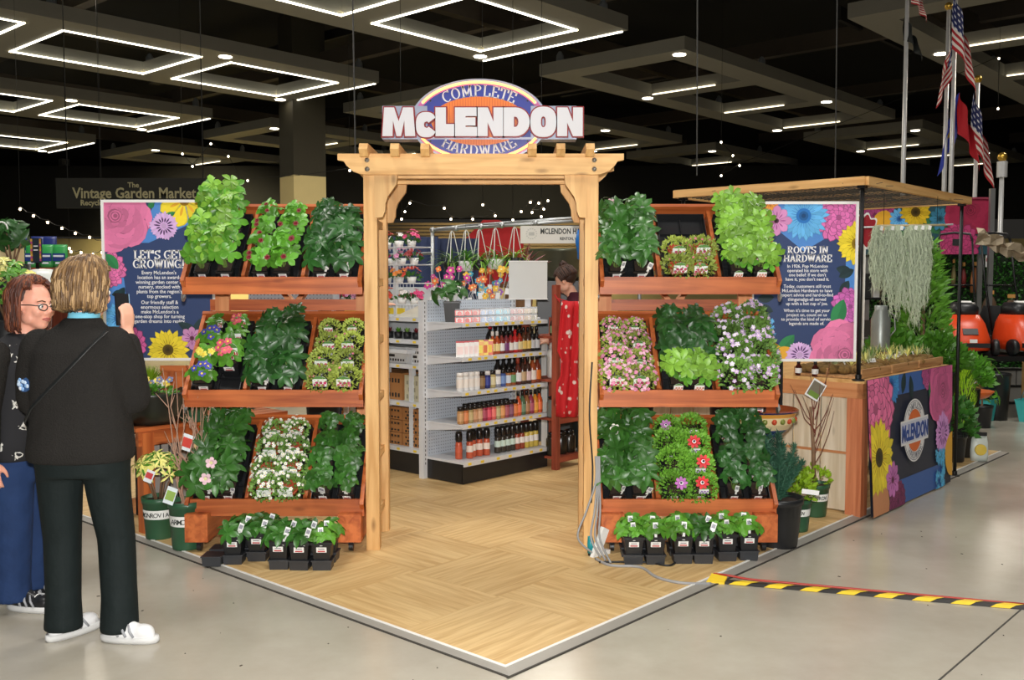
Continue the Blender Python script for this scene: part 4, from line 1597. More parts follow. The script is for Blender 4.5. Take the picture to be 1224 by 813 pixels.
bg = MB()
NX, NY = 6, 8
bg.add([bpl(BW_ * i / NX, BH_ * j / NY) for j in range(NY + 1) for i in range(NX + 1)], [(j * (NX + 1) + i, j * (NX + 1) + i + 1, (j + 1) * (NX + 1) + i + 1, (j + 1) * (NX + 1) + i) for j in range(NY) for i in range(NX)])
bg.build('banner_sheet', BP, bn, True)


class Art2(Art):
    def poly(self, pts, c):
        pts = clip(pts, 0, 0, self.w, self.h)
        if len(pts) >= 3:
            self.k += 1
            out = []
            for i, a in enumerate(pts):      # extra points so that the print follows the sheet's curve
                b = pts[(i + 1) % len(pts)]
                out.append(a)
                n = int(math.hypot(b[0] - a[0], b[1] - a[1]) / .15)
                out += [(a[0] + (b[0] - a[0]) * j / (n + 1), a[1] + (b[1] - a[1]) * j / (n + 1)) for j in range(1, n + 1)]
            self.mb.poly([self.place(x, y, .002 + self.k * 1.8e-5) for x, y in out], 0, c)


A_ = Art2(BW_, BH_, bpl)
for x0 in range(8):
    A_.poly([(.3 + x0 * .15, .0), (.45 + x0 * .15, 0), (.45 + x0 * .15, .17), (.3 + x0 * .15, .17)], S(66, 104, 172))
    A_.poly([(.3 + x0 * .12, .76), (.42 + x0 * .12, .76), (.42 + x0 * .12, .90), (.3 + x0 * .12, .90)], S(66, 104, 172))
A_.leaf(.62, .76, 1.2, .16, .045, DGRN)
A_.leaf(.78, .88, -1.4, .18, .045, DGRN)
A_.daisy(.42, .84, .16, 18, S(70, 150, 216), S(40, 100, 170), S(40, 100, 170), 2, 41)
A_.dahlia(1.14, .88, .14, S(196, 90, 150), 42)
A_.leaf(1.16, .68, 1.2, .22, .05, LEAFG)
A_.dahlia(.12, .70, .34, S(244, 124, 172), 43, 6)
A_.rose(1.44, .72, .30, S(230, 110, 164), 44)
A_.carnation(1.44, .40, .17, S(226, 160, 226), S(120, 60, 130), 45)
A_.disc(1.66, .22, .17, GOLD, 16, .05)
A_.hyacinth(1.38, .12, .10, .15, S(90, 190, 236), 46)
A_.leaf(.22, 0, .5, .3, .07, DGRN)
A_.dahlia(.46, .04, .16, S(130, 50, 96), 47)
A_.disc(.1, .05, .2, S(206, 140, 96), 14, .05)
A_.daisy(.13, .38, .27, 18, YEL, S(200, 160, 20), S(70, 60, 20), 2, 48, .24)
A_.daisy(.36, .20, .13, 9, S(206, 120, 190), S(140, 60, 120), S(120, 50, 90), 1, 49, .2)
ex, ey = .80, .49
_ad = A_.disc


def emblem(*a):
    A_.k += 24
    _ad(*a)


WB, OB = S(236, 234, 232), S(226, 112, 52)
emblem(ex, ey, .222, WB, 40)
emblem(ex, ey, .212, S(150, 150, 160), 40)
emblem(ex, ey, .206, WB, 40)
emblem(ex, ey, .150, OB, 32)
A_.k += 24
A_.poly([(ex - .275, ey - .085), (ex + .275, ey - .085), (ex + .275, ey + .085), (ex - .275, ey + .085)], WB)
A_.k += 24
A_.poly([(ex - .262, ey - .073), (ex + .262, ey - .073), (ex + .262, ey + .073), (ex - .262, ey + .073)], S(214, 216, 226))
A_.mb.build('printed_flowers', PRINT, bn)
bl = MB()


def banner_ring(text, r, h, top):
    tot = sum(GLYPH[c][0] + .1 for c in text)
    acc = -tot / 2
    for ch in text:
        mid = (acc + GLYPH[ch][0] / 2) * h
        acc += GLYPH[ch][0] + .1
        a = math.pi / 2 - mid / (r + h * .4) if top else -math.pi / 2 + mid / (r - h * .3)
        tx, ty = (math.sin(a), -math.cos(a)) if top else (-math.sin(a), math.cos(a))
        bx, by = ex + r * math.cos(a), ey + r * math.sin(a)
        slab_text(bl, ch, lambda u, v: bpl(bx + tx * u - ty * v, by + ty * u + tx * v, .0035 + A_.k * 1.8e-5), h, .15, .1, .07)


banner_ring('COMPLETE', .156, .042, True)
banner_ring('HARDWARE', .198, .042, False)
tag(bl.build('ring_lettering', plain('print_grey', S(90, 92, 108), .5), bn), kind='stuff')
wo = words_obj('lettering', 'McLENDON', .155, plain('print_blue', S(40, 74, 150), .5), bn, bpl(ex, ey - .055, .0035 + A_.k * 1.8e-5), bold=.006, sx=.62, depth=.0005)
# pallets of air plants and moss on the counter
PAL = wood('pallet_wood', S(196, 150, 98), S(150, 104, 62), 0, .7, .15)
MOSSM = plain('dry_moss', S(128, 98, 50), .9, var=.5, scale=60, bump=.8)
AIRM = leafmat('air_plant_leaf', S(176, 186, 140), .6)
for i in range(3):
    t = thing('pallet_tray', 'low slatted wooden pallet of moss and air plants, %s along the counter' % ORD[i], 'tray', ab(ca + .03 + i * .53, cb + .02, CH), YAW_A, 'pallet trays on the counter')
    for y in (.01, .24, .47):
        MB().box((.25, y, .035), (.50, .018, .055)).build('side_slat', PAL, t)
    for x in (.01, .25, .49):
        MB().box((x, .24, .012), (.06, .46, .018)).build('cross_slat', PAL, t)
    rg = random.Random(i + 60)
    b = MB()
    for j in range(40):
        b.ball((rg.uniform(.03, .47), rg.uniform(.03, .45), .05), (.05, .05, .032), 7, 4)
    tag(b.build('moss', MOSSM, t, True), kind='stuff')
    for j in range(16):
        f = MB()
        c = Vector((rg.uniform(.04, .46), rg.uniform(.04, .44), .08))
        for q in range(12):
            a, e = rg.uniform(0, 6.28), rg.uniform(.25, 1.3)
            leaflet(f, c, (math.cos(a) * math.cos(e), math.sin(a) * math.cos(e), math.sin(e)), (0, 0, 1), rg.uniform(.05, .10), .008, -.2, .2, 3)
        f.build('air_plant', [AIRM, G_VARI, G_SAGE][j % 3], t)
    for j in range(6):
        x, y = rg.uniform(.05, .45), rg.uniform(.02, .3)
        f = MB()
        f.box((x, y, .10), (.04, .002, .028), (-.4, 0, rg.uniform(-.4, .4)), 0, S(236, 236, 232))
        f.box((x, y - .001, .098), (.026, .002, .006), (-.4, 0, 0), 0, S(120, 120, 120))
        f.build('price_card', PRINT, t)
# small amber bottles at the counter's near corner
for i, (u, v) in enumerate(((.10, .34), (.10, .46))):
    t = thing('amber_bottle', 'small dark amber bottle with white label on counter corner, %s' % ('nearer the pipe post' if i == 0 else 'nearer the rack'), 'bottle', ab(ca - .02 + u - .06, cb + v, CH), 0, 'amber bottles on the counter')
    MB().lathe([(.021, 0), (.022, .01), (.022, .06), (.012, .075), (.010, .085)], 14).build('body', plain('amber_glass', S(70, 24, 16), .12, var=.1), t, True)
    MB().lathe([(.012, .083), (.012, .108), (0, .11)], 12).build('cap', BLACKP, t, True)
    MB().lathe([(.0226, .018), (.0226, .052)], 14, cap=False).build('bottle_label', WHITEP, t, True)

# ---------------------------------------------------------------- canopy of wire mesh on black pipes
cc = at(1035, 216, 6.24)
CZ = cc.z
can = thing('mesh_canopy', 'pale wooden canopy frame with dark wire mesh over the counter', 'canopy', (cc.x, cc.y, 0), YAW_A)
KL, KW = 2.06, 1.42
for p0, p1, n_ in (((0, 0), (KL, 0), 'frame_board'), ((0, 0), (0, KW), 'frame_board'), ((KL, 0), (KL, KW), 'frame_board'), ((0, KW), (KL, KW), 'frame_board')):
    MB().bar((p0[0], p0[1], CZ), (p1[0], p1[1], CZ), .04, .055).build(n_, PINE[0] if p0[1] == p1[1] else PINE[1], can)
for k_ in range(1, 4):
    MB().box((KL * k_ / 4, KW / 2, CZ + .012), (.035, KW, .02)).build('slat', PINE[1], can)
wm = MB()
for k_ in range(36):
    wm.box((KL * (k_ + .5) / 36, KW / 2, CZ - .018), (.0035, KW, .0035))
for k_ in range(24):
    wm.box((KL / 2, KW * (k_ + .5) / 24, CZ - .015), (KL, .0035, .0035))
rg = random.Random(5)
for k_ in range(260):
    x, y = rg.uniform(0, KL), rg.uniform(0, KW)
    a = rg.uniform(0, 6.28)
    wm.bar((x, y, CZ - .02 + rg.uniform(0, .03)), (x + .08 * math.cos(a), y + .08 * math.sin(a), CZ - .02 + rg.uniform(0, .03)), .003, .003)
tag(wm.build('wire_mesh', plain('dark_mesh_wire', S(70, 64, 54), .5, .3), can), kind='stuff')
for i, (x, y) in enumerate(((.02, .03), (KL - .08, .03), (.72, 1.05), (KL - .1, KW - .05), (.03, KW - .05))):
    zb_ = CH if x < CL else 0
    pp = MB().tube([(x, y, zb_), (x, y, CZ - .03)], .014, 10).build('pipe_post', BLACKM, can, True)
    MB().lathe([(.04, 0), (.04, .008), (.02, .012), (.02, .04)], 12, (x, y, zb_)).build('flange', BLACKM, pp)
    MB().box((x, y, CZ - .035), (.05, .05, .02)).build('bracket', BLACKM, pp)
# rods and hanging moss
rl, rr_ = at(1046, 270, 7.0), at(1130, 269, 7.15)
rod = thing('hanging_rod', 'thin pale rods hung under the canopy carrying grey moss', 'rod', (0, 0, 0))
MB().tube([rl, rr_], .008, 8).build('rod', plain('bamboo', S(196, 180, 140), .5), rod, True)
MB().tube([rl + Vector((-.06, .1, -.005)), rr_ + Vector((.1, .1, .01))], .006, 8).build('rod', WHITEM, rod, True)
for x in (.12, .88):
    q = rl.lerp(rr_, x)
    MB().tube([q, Vector((q.x, q.y, CZ - .02))], .002, 5).build('string', BLACKM, rod)
MOSS = plain('spanish_moss', S(192, 203, 176), .8, var=.25, scale=50)
for i, (px, bot, wd) in enumerate(((1049, 352, .055), (1062, 366, .05), (1072, 388, .06), (1088, 378, .07), (1097, 396, .06), (1106, 372, .05))):
    q = rl.lerp(rr_, (px - 1046) / 84.0)
    L = (bot - 270) / F_PX * q.y
    t = thing('spanish_moss_bundle', 'grey-green hanging moss bundle under the canopy, %s from the left' % ORD[i], 'moss', (q.x, q.y, q.z), 0, 'moss bundles under the canopy')
    rg = random.Random(i + 80)
    s = MB()
    for k_ in range(62):
        l = L * rg.uniform(.55, 1.0)
        a, rr2 = rg.uniform(0, 6.28), wd * math.sqrt(rg.random())
        pts = []
        ph, fr = rg.uniform(0, 6), rg.uniform(30, 50)
        for j in range(13):
            u = j / 12
            g = (.4 + .6 * min(1, u * 3)) * (1 - .55 * max(0, u - .5))
            pts.append((math.cos(a) * rr2 * g + .008 * math.sin(ph + u * fr * l), math.sin(a) * rr2 * g + .008 * math.cos(ph * 1.7 + u * fr * l), -l * u))
        s.tube(pts, [.0024] * 12 + [.0008], 3, cap=False)
        for j in range(1, 12):
            p_ = Vector(pts[j])
            for _ in range(4):
                d = Vector((rg.uniform(-1, 1), rg.uniform(-1, 1), rg.uniform(-.9, .3))).normalized()
                sdv = d.cross(Vector((0, 0, 1))).normalized() * .0022
                s.add([p_ - sdv, p_ + sdv, p_ + d * rg.uniform(.02, .045) + Vector((0, 0, -.008))], [(0, 1, 2)])
    tag(s.build('moss_strands', MOSS, t), kind='stuff')
    MB().box((.01, -wd, -.02), (.022, .002, .03), (0, .2, 0)).build('price_tag', WHITEP, t)

# ---------------------------------------------------------------- potted things at the right of the right rack
def nursery_pot(root, r, h, mat, band=None, mouth=True):
    p_ = MB().lathe([(r * .8, 0), (r * .82, .01), (r * .97, h * .86), (r * 1.03, h * .87), (r * 1.05, h), (r * .97, h), (r * .95, h * .9), (0, h * .9)], 24).build('pot', mat, root, True)
    MB().lathe([(r * .94, h * .905), (0, h * .93)], 20, cap=False).build('soil', SOIL, p_)
    if band:
        MB().lathe([(r * .91, h * .5), (r * .96, h * .72)], 24, cap=False).build('label_band', WHITEP, p_, True)
        for i, ch in enumerate(band):
            a = -math.pi / 2 + (i - (len(band) - 1) / 2) * .235
            words_obj('letter', ch, h * .15, plain('print_black', S(50, 56, 50), .6), p_, (r * .965 * math.cos(a), r * .965 * math.sin(a), h * .555), (math.pi / 2 - .12, 0, a + math.pi / 2), bold=.0004)
    return p_


POTG = plain('pot_green', S(48, 90, 62), .4, var=.08)
g = gz(936, 660, 0.0)
t = thing('potted_conifer', 'blue-green upright conifer in large black pot at right rack corner', 'plant', (g.x, g.y + .14, .006), 0)
nursery_pot(t, .145, .29, BLACKP)
rg = random.Random(91)
for j in range(11):
    a = 6.28 * j / 11
    sp = MB()
    top = Vector((.15 * math.cos(a), .13 * math.sin(a), .50 + .16 * rg.random())) if j else Vector((0, 0, .66))
    sp.tube([(0, 0, .24), top * .5 + Vector((0, 0, .12)), top], [.008, .006, .002], 5)
    for k_ in range(330):
        u = rg.random() ** .8
        p_ = Vector((0, 0, .27)).lerp(top, u)
        d = Vector((rg.uniform(-1, 1), rg.uniform(-1, 1), rg.uniform(.2, 1.3))).normalized()
        leaflet(sp, p_, d, (rg.random(), rg.random(), rg.random()), rg.uniform(.04, .085) * (1.15 - u * .6), .007, 0, .1, 2)
    sp.build('branch', G_BLUE, t)
tg = MB()
tg.box((.17, -.08, .33), (.11, .003, .028), (0, .16, .2), 0, S(240, 240, 240)).build('plant_tag', PRINT, t)

for nm, q, r, h, kind, lab in (('potted_shrub', (957, 640), .085, .2, 'lime', 'yellow-green shrub in small green pot just behind the black pot'), ('potted_sapling', (978, 622), .098, .215, 'twig', 'twiggy reddish sapling in banded green pot against the plank end')):
    g = gz(*q)
    t = thing(nm, lab, 'plant', (g.x, g.y + r, TT), 0)
    nursery_pot(t, r, h, POTG, 'MONROV' if kind == 'twig' else 'ROV')
    rg = random.Random(len(lab))
    if kind == 'lime':
        mound(t, G_LIME, 420, .10, .16, .04, 92, h)
    else:
        s = MB()
        s.tube([(0, 0, .18), (-.01, 0, .45), (-.03, .01, .72)], [.016, .013, .009], 8)
        s.build('trunk', TWIG, t, True)
        for j in range(13):
            a = rg.uniform(0, 6.28)
            p0 = Vector((-.01, 0, rg.uniform(.3, .72)))
            L = rg.uniform(.16, .34)
            pts = [p0 + Vector((math.cos(a) * L * u * .7, math.sin(a) * L * u * .4, L * u * (1.0 + .3 * u))) + Vector((rg.uniform(-.012, .012), 0, 0)) for u in (0, .3, .65, 1)]
            MB().tube(pts, [.0036, .003, .0022, .001], 5).build('twig', TWIGR, t)
        mound(t, G_LIME, 160, .10, .10, .035, 94, h)
        tg = MB()
        tg.box((-.02, -.06, .84), (.10, .003, .125), (0, .55, .1), 0, S(238, 238, 236))
        tg.box((-.02, -.0625, .84), (.085, .003, .10), (0, .55, .1), 0, S(120, 112, 96))
        tg.box((-.035, -.065, .81), (.07, .003, .035), (0, .55, .1), 0, S(110, 140, 60))
        tg.build('plant_tag', PRINT, t)
# painted ceramic bowl on a plinth pot, with a small potted plant
g = Vector((1.545, 5.98, 0))
t = thing('ceramic_bowl', 'shallow painted ceramic bowl on patterned foot beside the right rack', 'bowl', (g.x, g.y, TT), 0)
bwl = MB()
cols = [S(40, 48, 128), S(44, 52, 136), S(226, 206, 160), S(228, 208, 160), S(214, 150, 60), S(60, 50, 90)]
prof = [(.07, .50), (.12, .52), (.165, .56), (.19, .59), (.205, .63), (.215, .65), (.225, .66)]
for i in range(6):
    bwl.lathe([prof[i], prof[i + 1]], 28, cap=False, col_=cols[i])
bwl.lathe([(.225, .66), (.215, .665), (.15, .61), (0, .58)], 28, cap=False, col_=S(150, 74, 40))
bwl.build('bowl', printed('glazed_colour', .15), t, True)
dt = MB()
for i in range(22):
    a = 6.28 * i / 22
    dt.ball((.198 * math.cos(a), .198 * math.sin(a), .61), (.017, .017, .016), 8, 5, 0, S(190, 70, 40) if i % 2 else S(120, 130, 60))
t.scale = (1, 1, 1.15)
dt.build('glazed_spots', printed('glazed_colour', .15), t, True)
pl = MB()
pl.lathe([(.15, 0), (.16, .03), (.10, .08), (.085, .25), (.10, .40), (.09, .50)], 24, col_=S(226, 222, 210))
pl.build('foot', printed('glazed_colour', .15), t, True)
sp = MB()
for i in range(40):
    a, z = rg.uniform(0, 6.28), rg.uniform(.1, .48)
    sp.ball((.09 * math.cos(a), .09 * math.sin(a), z), .014, 6, 4, 0, [S(196, 80, 50), S(60, 70, 140), S(90, 110, 60)][i % 3])
tag(sp.build('painted_spots', printed('glazed_colour', .15), t, True), kind='stuff')
t = thing('potted_pansy', 'small black pot with yellow-leaved plant standing in the ceramic bowl', 'plant', (1.52, 5.97, TT + .695), 0)
square_pot(t, .09, .10)
mound(t, G_LIME, 80, .06, .05, .04, 95, .09)
blossoms(t, 5, .05, .06, .016, S(230, 214, 224), 96, .1)


# ---------------------------------------------------------------- metal shelving with spices
m, nt, p = nodes('pegboard')
tc = nt.nodes.new('ShaderNodeTexCoord')
mp = nt.nodes.new('ShaderNodeVectorMath')
mp.operation = 'SCALE'
mp.inputs['Scale'].default_value = 39.0
fr = nt.nodes.new('ShaderNodeVectorMath')
fr.operation = 'FRACTION'
sb = nt.nodes.new('ShaderNodeVectorMath')
sb.operation = 'SUBTRACT'
sb.inputs[1].default_value = (.5, .5, .5)
m2 = nt.nodes.new('ShaderNodeVectorMath')
m2.operation = 'MULTIPLY'
m2.inputs[1].default_value = (1, 0, 1)
ln = nt.nodes.new('ShaderNodeVectorMath')
ln.operation = 'LENGTH'
st_ = nt.nodes.new('ShaderNodeMath')
st_.operation = 'GREATER_THAN'
st_.inputs[1].default_value = 0.17
mx = nt.nodes.new('ShaderNodeMix')
mx.data_type = 'RGBA'
mx.inputs[6].default_value = S(110, 118, 128)
mx.inputs[7].default_value = S(200, 208, 218)
nt.links.new(tc.outputs['Object'], mp.inputs[0])
nt.links.new(mp.outputs[0], fr.inputs[0])
nt.links.new(fr.outputs[0], sb.inputs[0])
nt.links.new(sb.outputs[0], m2.inputs[0])
nt.links.new(m2.outputs[0], ln.inputs[0])
nt.links.new(ln.outputs['Value'], st_.inputs[0])
nt.links.new(st_.outputs[0], mx.inputs[0])
nt.links.new(mx.outputs[2], p.inputs['Base Color'])
p.inputs['Roughness'].default_value = .5
PEG = m
YTAG = plain('price_yellow', S(236, 206, 60), .5)
GA, GB = 2.36, 2.585
g1 = thing('metal_shelf_unit', 'white pegboard shelf unit of spices and sauces on black base, seen through the arbor', 'shelf unit', ab(GA, GB, TT), YAW_A)
SHZ = (0.455, 0.708, 0.971, 1.233)
MB().box((.5, .012, .08), (1.0, .012, .15)).box((.006, .21, .08), (.012, .40, .15)).build('kick_base', BLACKP, g1)
dk = MB().box((.5, .205, .163), (1.0, .41, .018)).build('base_deck', WHITEM, g1)
MB().box((.5, -.004, .155), (1.0, .008, .035)).build('price_channel', WHITEM, dk)
MB().box((.5, .425, .78), (1.0, .018, 1.24)).build('back_panel', PEG, g1)
for x in (-.02, 1.02):
    u = MB().box((x, .425, .70), (.045, .05, 1.40)).build('upright', WHITEM, g1)
    s = MB()
    for k_ in range(38):
        s.box((x + .0235 if x < 0 else x - .0235, .412, .12 + k_ * .034), (.002, .005, .018)).box((x, .3995, .12 + k_ * .034), (.006, .002, .018))
    tag(s.build('slots', BLACKP, u), kind='stuff')
for k_, z in enumerate(SHZ):
    sh = MB().box((.5, .215, z - .008), (1.0, .40, .016)).build('shelf', WHITEM, g1)
    MB().box((.5, .010, z - .016), (1.0, .010, .032)).build('price_channel', WHITEM, sh)
    for x in (.0, .995):
        MB().prism([(x, .41, z - .012), (x, .02, z - .012), (x, .02, z - .03), (x, .41, z - .075)], (.004, 0, 0)).build('bracket', WHITEM, sh)
    yt = MB()
    rg = random.Random(k_)
    for j in range(9):
        yt.box((.06 + j * .105 + rg.uniform(-.02, .02), .0035, z - .016), (.035, .002, .018))
    tag(yt.build('price_tags', YTAG, sh), kind='stuff')
yt = MB()
for x in (.06, .2, .38, .52, .78, .9):
    yt.box((x, -.009, .155), (.035, .002, .02))
tag(yt.build('price_tags', YTAG, dk), kind='stuff')

BOT = {}
GLASSC = {}


def cmat(c, rough=.25):
    k_ = tuple(round(v, 3) for v in c)
    if (k_, rough) not in GLASSC:
        GLASSC[(k_, rough)] = plain('ware_%d' % len(GLASSC), c, rough, var=.05)
    return GLASSC[(k_, rough)]


def bottle(kind, body, cap, lab, loc, label, group, s=1.0):
    """a jar, grinder, sauce bottle or tin, each of body, cap and label"""
    key = (kind, body, cap, lab)
    if key in BOT:
        o = copy_thing(BOT[key], loc, label=label, group=group)
    else:
        o = thing({'jar': 'spice_jar', 'grinder': 'spice_grinder', 'sauce': 'sauce_bottle', 'tin': 'spice_tin', 'cube': 'small_jar', 'tub': 'glass_jar'}[kind], label, 'bottle' if kind == 'sauce' else 'jar', loc, 0, group)
        bm_, cm, lm = cmat(S(*body)), cmat(S(*cap)), cmat(S(*lab), .5)
        if kind == 'jar':
            MB().lathe([(.021, 0), (.0225, .006), (.0225, .082), (.018, .09)], 12).build('body', bm_, o, True)
            MB().lathe([(.0215, .088), (.0215, .112), (.019, .114)], 12).build('cap', cm, o, True)
            MB().lathe([(.0232, .02), (.0232, .072)], 12, cap=False).build('jar_label', lm, o, True)
        elif kind == 'grinder':
            MB().lathe([(.027, 0), (.029, .008), (.026, .12), (.022, .135)], 12).build('body', bm_, o, True)
            MB().lathe([(.024, .132), (.028, .15), (.028, .195), (.022, .212), (.012, .216)], 12).build('cap', cm, o, True)
            MB().lathe([(.0288, .05), (.0276, .10)], 12, cap=False).build('jar_label', lm, o, True)
        elif kind == 'sauce':
            MB().lathe([(.026, 0), (.029, .008), (.029, .10), (.024, .122), (.012, .145), (.011, .165)], 12).build('body', bm_, o, True)
            MB().lathe([(.014, .158), (.014, .195), (.012, .197)], 10).build('cap', cm, o, True)
            MB().lathe([(.0297, .025), (.0297, .09)], 12, cap=False).build('bottle_label', lm, o, True)
        elif kind == 'tin':
            MB().box((0, 0, .055), (.062, .045, .11)).build('body', bm_, o)
            MB().box((0, 0, .115), (.064, .047, .012)).build('cap', cm, o)
            MB().box((0, -.023, .05), (.046, .002, .06)).build('jar_label', lm, o)
        elif kind == 'cube':
            MB().box((0, 0, .020), (.07, .06, .04)).build('body', bm_, o)
            MB().box((0, 0, .046), (.066, .056, .012)).build('cap', cm, o)
            b = MB().box((0, -.031, .021), (.052, .002, .03)).build('jar_label', lm, o)
            MB().lathe([(.018, 0), (.018, .001)], 8).build('picture', bm_, b, loc=(0, -.033, .016), rot=(math.pi / 2, 0, 0))
        else:
            MB().lathe([(.045, 0), (.05, .01), (.05, .12), (.035, .15)], 14).build('body', bm_, o, True)
            MB().lathe([(.038, .148), (.038, .17), (.01, .18)], 14).build('cap', cm, o, True)
        BOT[key] = o
    o.scale = (s, s, s)
    return o


def gl(x, y, z):
    return ab(GA + AX.length * x, GB + y, TT + z)


BK, WH, RD, GRY = (26, 24, 24), (236, 234, 230), (190, 30, 40), (150, 150, 150)
SHN = ('bottom deck', 'lowest shelf', 'second shelf', 'third shelf', 'top shelf')
# top shelf: small square jars, two high
cl2 = [(226, 110, 110), (206, 70, 60), (200, 90, 80), (150, 170, 200), (120, 150, 180), (90, 170, 190), (80, 150, 170), (150, 60, 60), (160, 90, 60), (160, 130, 80), (120, 110, 60)]
for i in range(11):
    for lay in range(2):
        bottle('cube', cl2[i], BK, WH, gl(.065 + i * .086, .10, SHZ[3] + lay * .054), 'small square jar with picture label, %s from left in the %s layer on top shelf' % (ORD[i], 'lower' if lay == 0 else 'upper'), 'stacked jars on the top shelf')
# third shelf
z = SHZ[2]
row3 = [('tin', WH, RD, (244, 220, 216), 1.0)] * 4 + [('tin', (240, 170, 50), (250, 220, 60), (250, 230, 90), 1.0), ('tin', (240, 210, 60), RD, (220, 110, 40), 1.0), ('tin', (220, 90, 40), (250, 220, 60), (250, 210, 70), 1.0)]
row3 += [('sauce', (180, 80, 40), WH, (240, 220, 150), .92)] * 2 + [('sauce', (130, 50, 40), BK, (236, 236, 236), .92), ('sauce', (120, 50, 60), BK, (120, 60, 120), .92), ('sauce', (150, 40, 40), BK, (236, 230, 220), .92), ('sauce', (190, 40, 40), RD, (230, 230, 225), .95),
         ('sauce', (150, 50, 30), BK, (224, 206, 150), .98), ('sauce', (80, 50, 30), BK, (222, 190, 100), 1.02), ('sauce', (70, 44, 30), BK, (222, 190, 100), 1.02), ('sauce', (24, 24, 24), BK, (200, 200, 200), 1.05), ('sauce', (24, 24, 24), BK, (206, 206, 206), 1.05)]
for i, (k_, b, c, l, s) in enumerate(row3):
    bottle(k_, b, c, l, gl(.055 + i * .0535, .10 if i > 6 else .085, z), '%s %s, %s from left on the third shelf' % ('white' if b == WH else 'dark' if sum(b) < 230 else 'colourful', 'spice tin' if k_ == 'tin' else 'sauce bottle', ORD[i]), 'bottles on the third shelf', s)
for i in range(7):
    bottle('sauce', (30, 28, 26), BK if i != 0 else RD, (90, 90, 70), gl(.55 + i * .062, .24, z), 'dark sauce bottle, %s from left in the rear row of the third shelf' % ORD[i], 'rear bottles on the third shelf', 1.22)
# second shelf
z = SHZ[1]
row2 = [('jar', (226, 224, 220), WH, (232, 224, 214), 1.25)] * 4
cs = [((120, 90, 60), BK, (150, 120, 80)), ((44, 50, 110), WH, (60, 70, 150)), ((190, 170, 110), BK, (226, 214, 170)), ((150, 150, 160), WH, (236, 236, 236)), ((70, 90, 150), BK, (120, 150, 200)), ((170, 110, 60), BK, (216, 226, 236)), ((150, 80, 40), BK, (110, 160, 110))]
row2 += [('jar', *c, 1.2) for c in cs]
row2 += [('sauce', (90, 40, 30), (150, 60, 40), (236, 236, 236), 1.1), ('sauce', (60, 36, 26), BK, (200, 170, 130), 1.15), ('sauce', (60, 36, 26), BK, (226, 200, 200), 1.15), ('sauce', (150, 70, 30), BK, (236, 226, 214), 1.2), ('sauce', (120, 50, 30), BK, (226, 120, 40), 1.2)]
for i, (k_, b, c, l, s) in enumerate(row2):
    bottle(k_, b, c, l, gl(.05 + i * .0605, .085, z), '%s, %s from left on the second shelf' % ('white shaker jar' if i < 4 else 'spice jar with printed label' if k_ == 'jar' else 'brown sauce bottle', ORD[i]), 'bottles on the second shelf', s)
for i in range(5):
    bottle('sauce', (30, 28, 26), BK, (60, 56, 50), gl(.62 + i * .07, .22, z), 'black-necked bottle, %s from left in the rear row of the second shelf' % ORD[i], 'rear bottles on the second shelf', 1.2)
# lowest shelf
z = SHZ[0]
cs = [(176, 130, 80), (190, 110, 60), (170, 150, 100), (180, 130, 90), (190, 150, 110), (150, 50, 70), (200, 60, 80), (214, 100, 90), (170, 160, 110), (206, 140, 80), (150, 70, 80), (120, 70, 90), (206, 110, 50)]
for i, c in enumerate(cs):
    bottle('jar', c, BK, tuple(min(255, v + 30) for v in c), gl(.045 + i * .052, .075, z), 'spice jar with black cap, %s from left on the lowest shelf' % ORD[i], 'spice jars on the lowest shelf', 1.18)
    if i > 2:
        bottle('jar', c, BK, tuple(min(255, v + 30) for v in c), gl(.02 + i * .052, .15, z), 'spice jar with black cap, %s from left in the rear row of the lowest shelf' % ORD[i - 3], 'rear spice jars on the lowest shelf', 1.22)
for i, c in enumerate([(206, 90, 50), (80, 110, 80), (150, 100, 60), (150, 60, 80), (216, 140, 40), (216, 90, 40)]):
    bottle('sauce', c, BK, tuple(min(255, v + 40) for v in c), gl(.72 + i * .053, .085, z), 'slim sauce bottle with black neck, %s from left on the lowest shelf' % ORD[i], 'slim bottles on the lowest shelf', 1.0)
# bottom deck: grinders
z = .174
for i, (x, y) in enumerate(((.09, .14), (.17, .10), (.235, .13), (.30, .12), (.36, .10))):
    bottle('grinder', (196, 90, 60), BK, (200, 90, 60) if i == 0 else (240, 226, 214), gl(x, y, z), 'tall red spice grinder, %s from left on the bottom deck' % ORD[i], 'red grinders on the bottom deck', 1.0)
for i in range(9):
    c = (60, 54, 46) if i < 4 else (150, 64, 40) if i < 6 else (206, 180, 80)
    bottle('grinder', c, BK, (206, 226, 214) if i < 4 else (236, 230, 224), gl(.49 + i * .058, .10, z), 'tall %s grinder, %s from left in the right group on the bottom deck' % ('peppercorn' if i < 4 else 'chilli' if i < 6 else 'yellow', ORD[i]), 'grinders at the right of the bottom deck', .98)

# the long run at the left of the corner post
g2 = thing('metal_shelf_unit', 'white metal shelf run of boxes and brown cartons left of the spice unit', 'shelf unit', ab(GA + .04, GB + .46, TT), YAW_A)
LZ = (.205, .575, .883, 1.082, 1.262)
RL = 1.5
MB().box((.012, RL / 2, .09), (.012, RL, .17)).build('kick_base', BLACKP, g2)
for k_, z in enumerate(LZ):
    sh = MB().box((.21, RL / 2, z - .01), (.42, RL, .018)).build('shelf', WHITEM, g2)
    MB().box((-.003, RL / 2, z - .018), (.008, RL, .034)).build('price_channel', WHITEM, sh)
    yt = MB()
    for j in range(7):
        yt.box((-.008, .12 + j * .2, z - .018), (.002, .035, .018))
    tag(yt.build('price_tags', YTAG, sh), kind='stuff')
MB().box((.43, RL / 2, .85), (.018, RL, 1.3)).build('back_panel', WHITEM, g2)
for y in (RL,):
    MB().box((.42, y, .70), (.05, .045, 1.40)).build('upright', WHITEM, g2)


def lrun(x, y, z):
    return ab(GA + .04 + x, GB + .46 + y, TT + z)


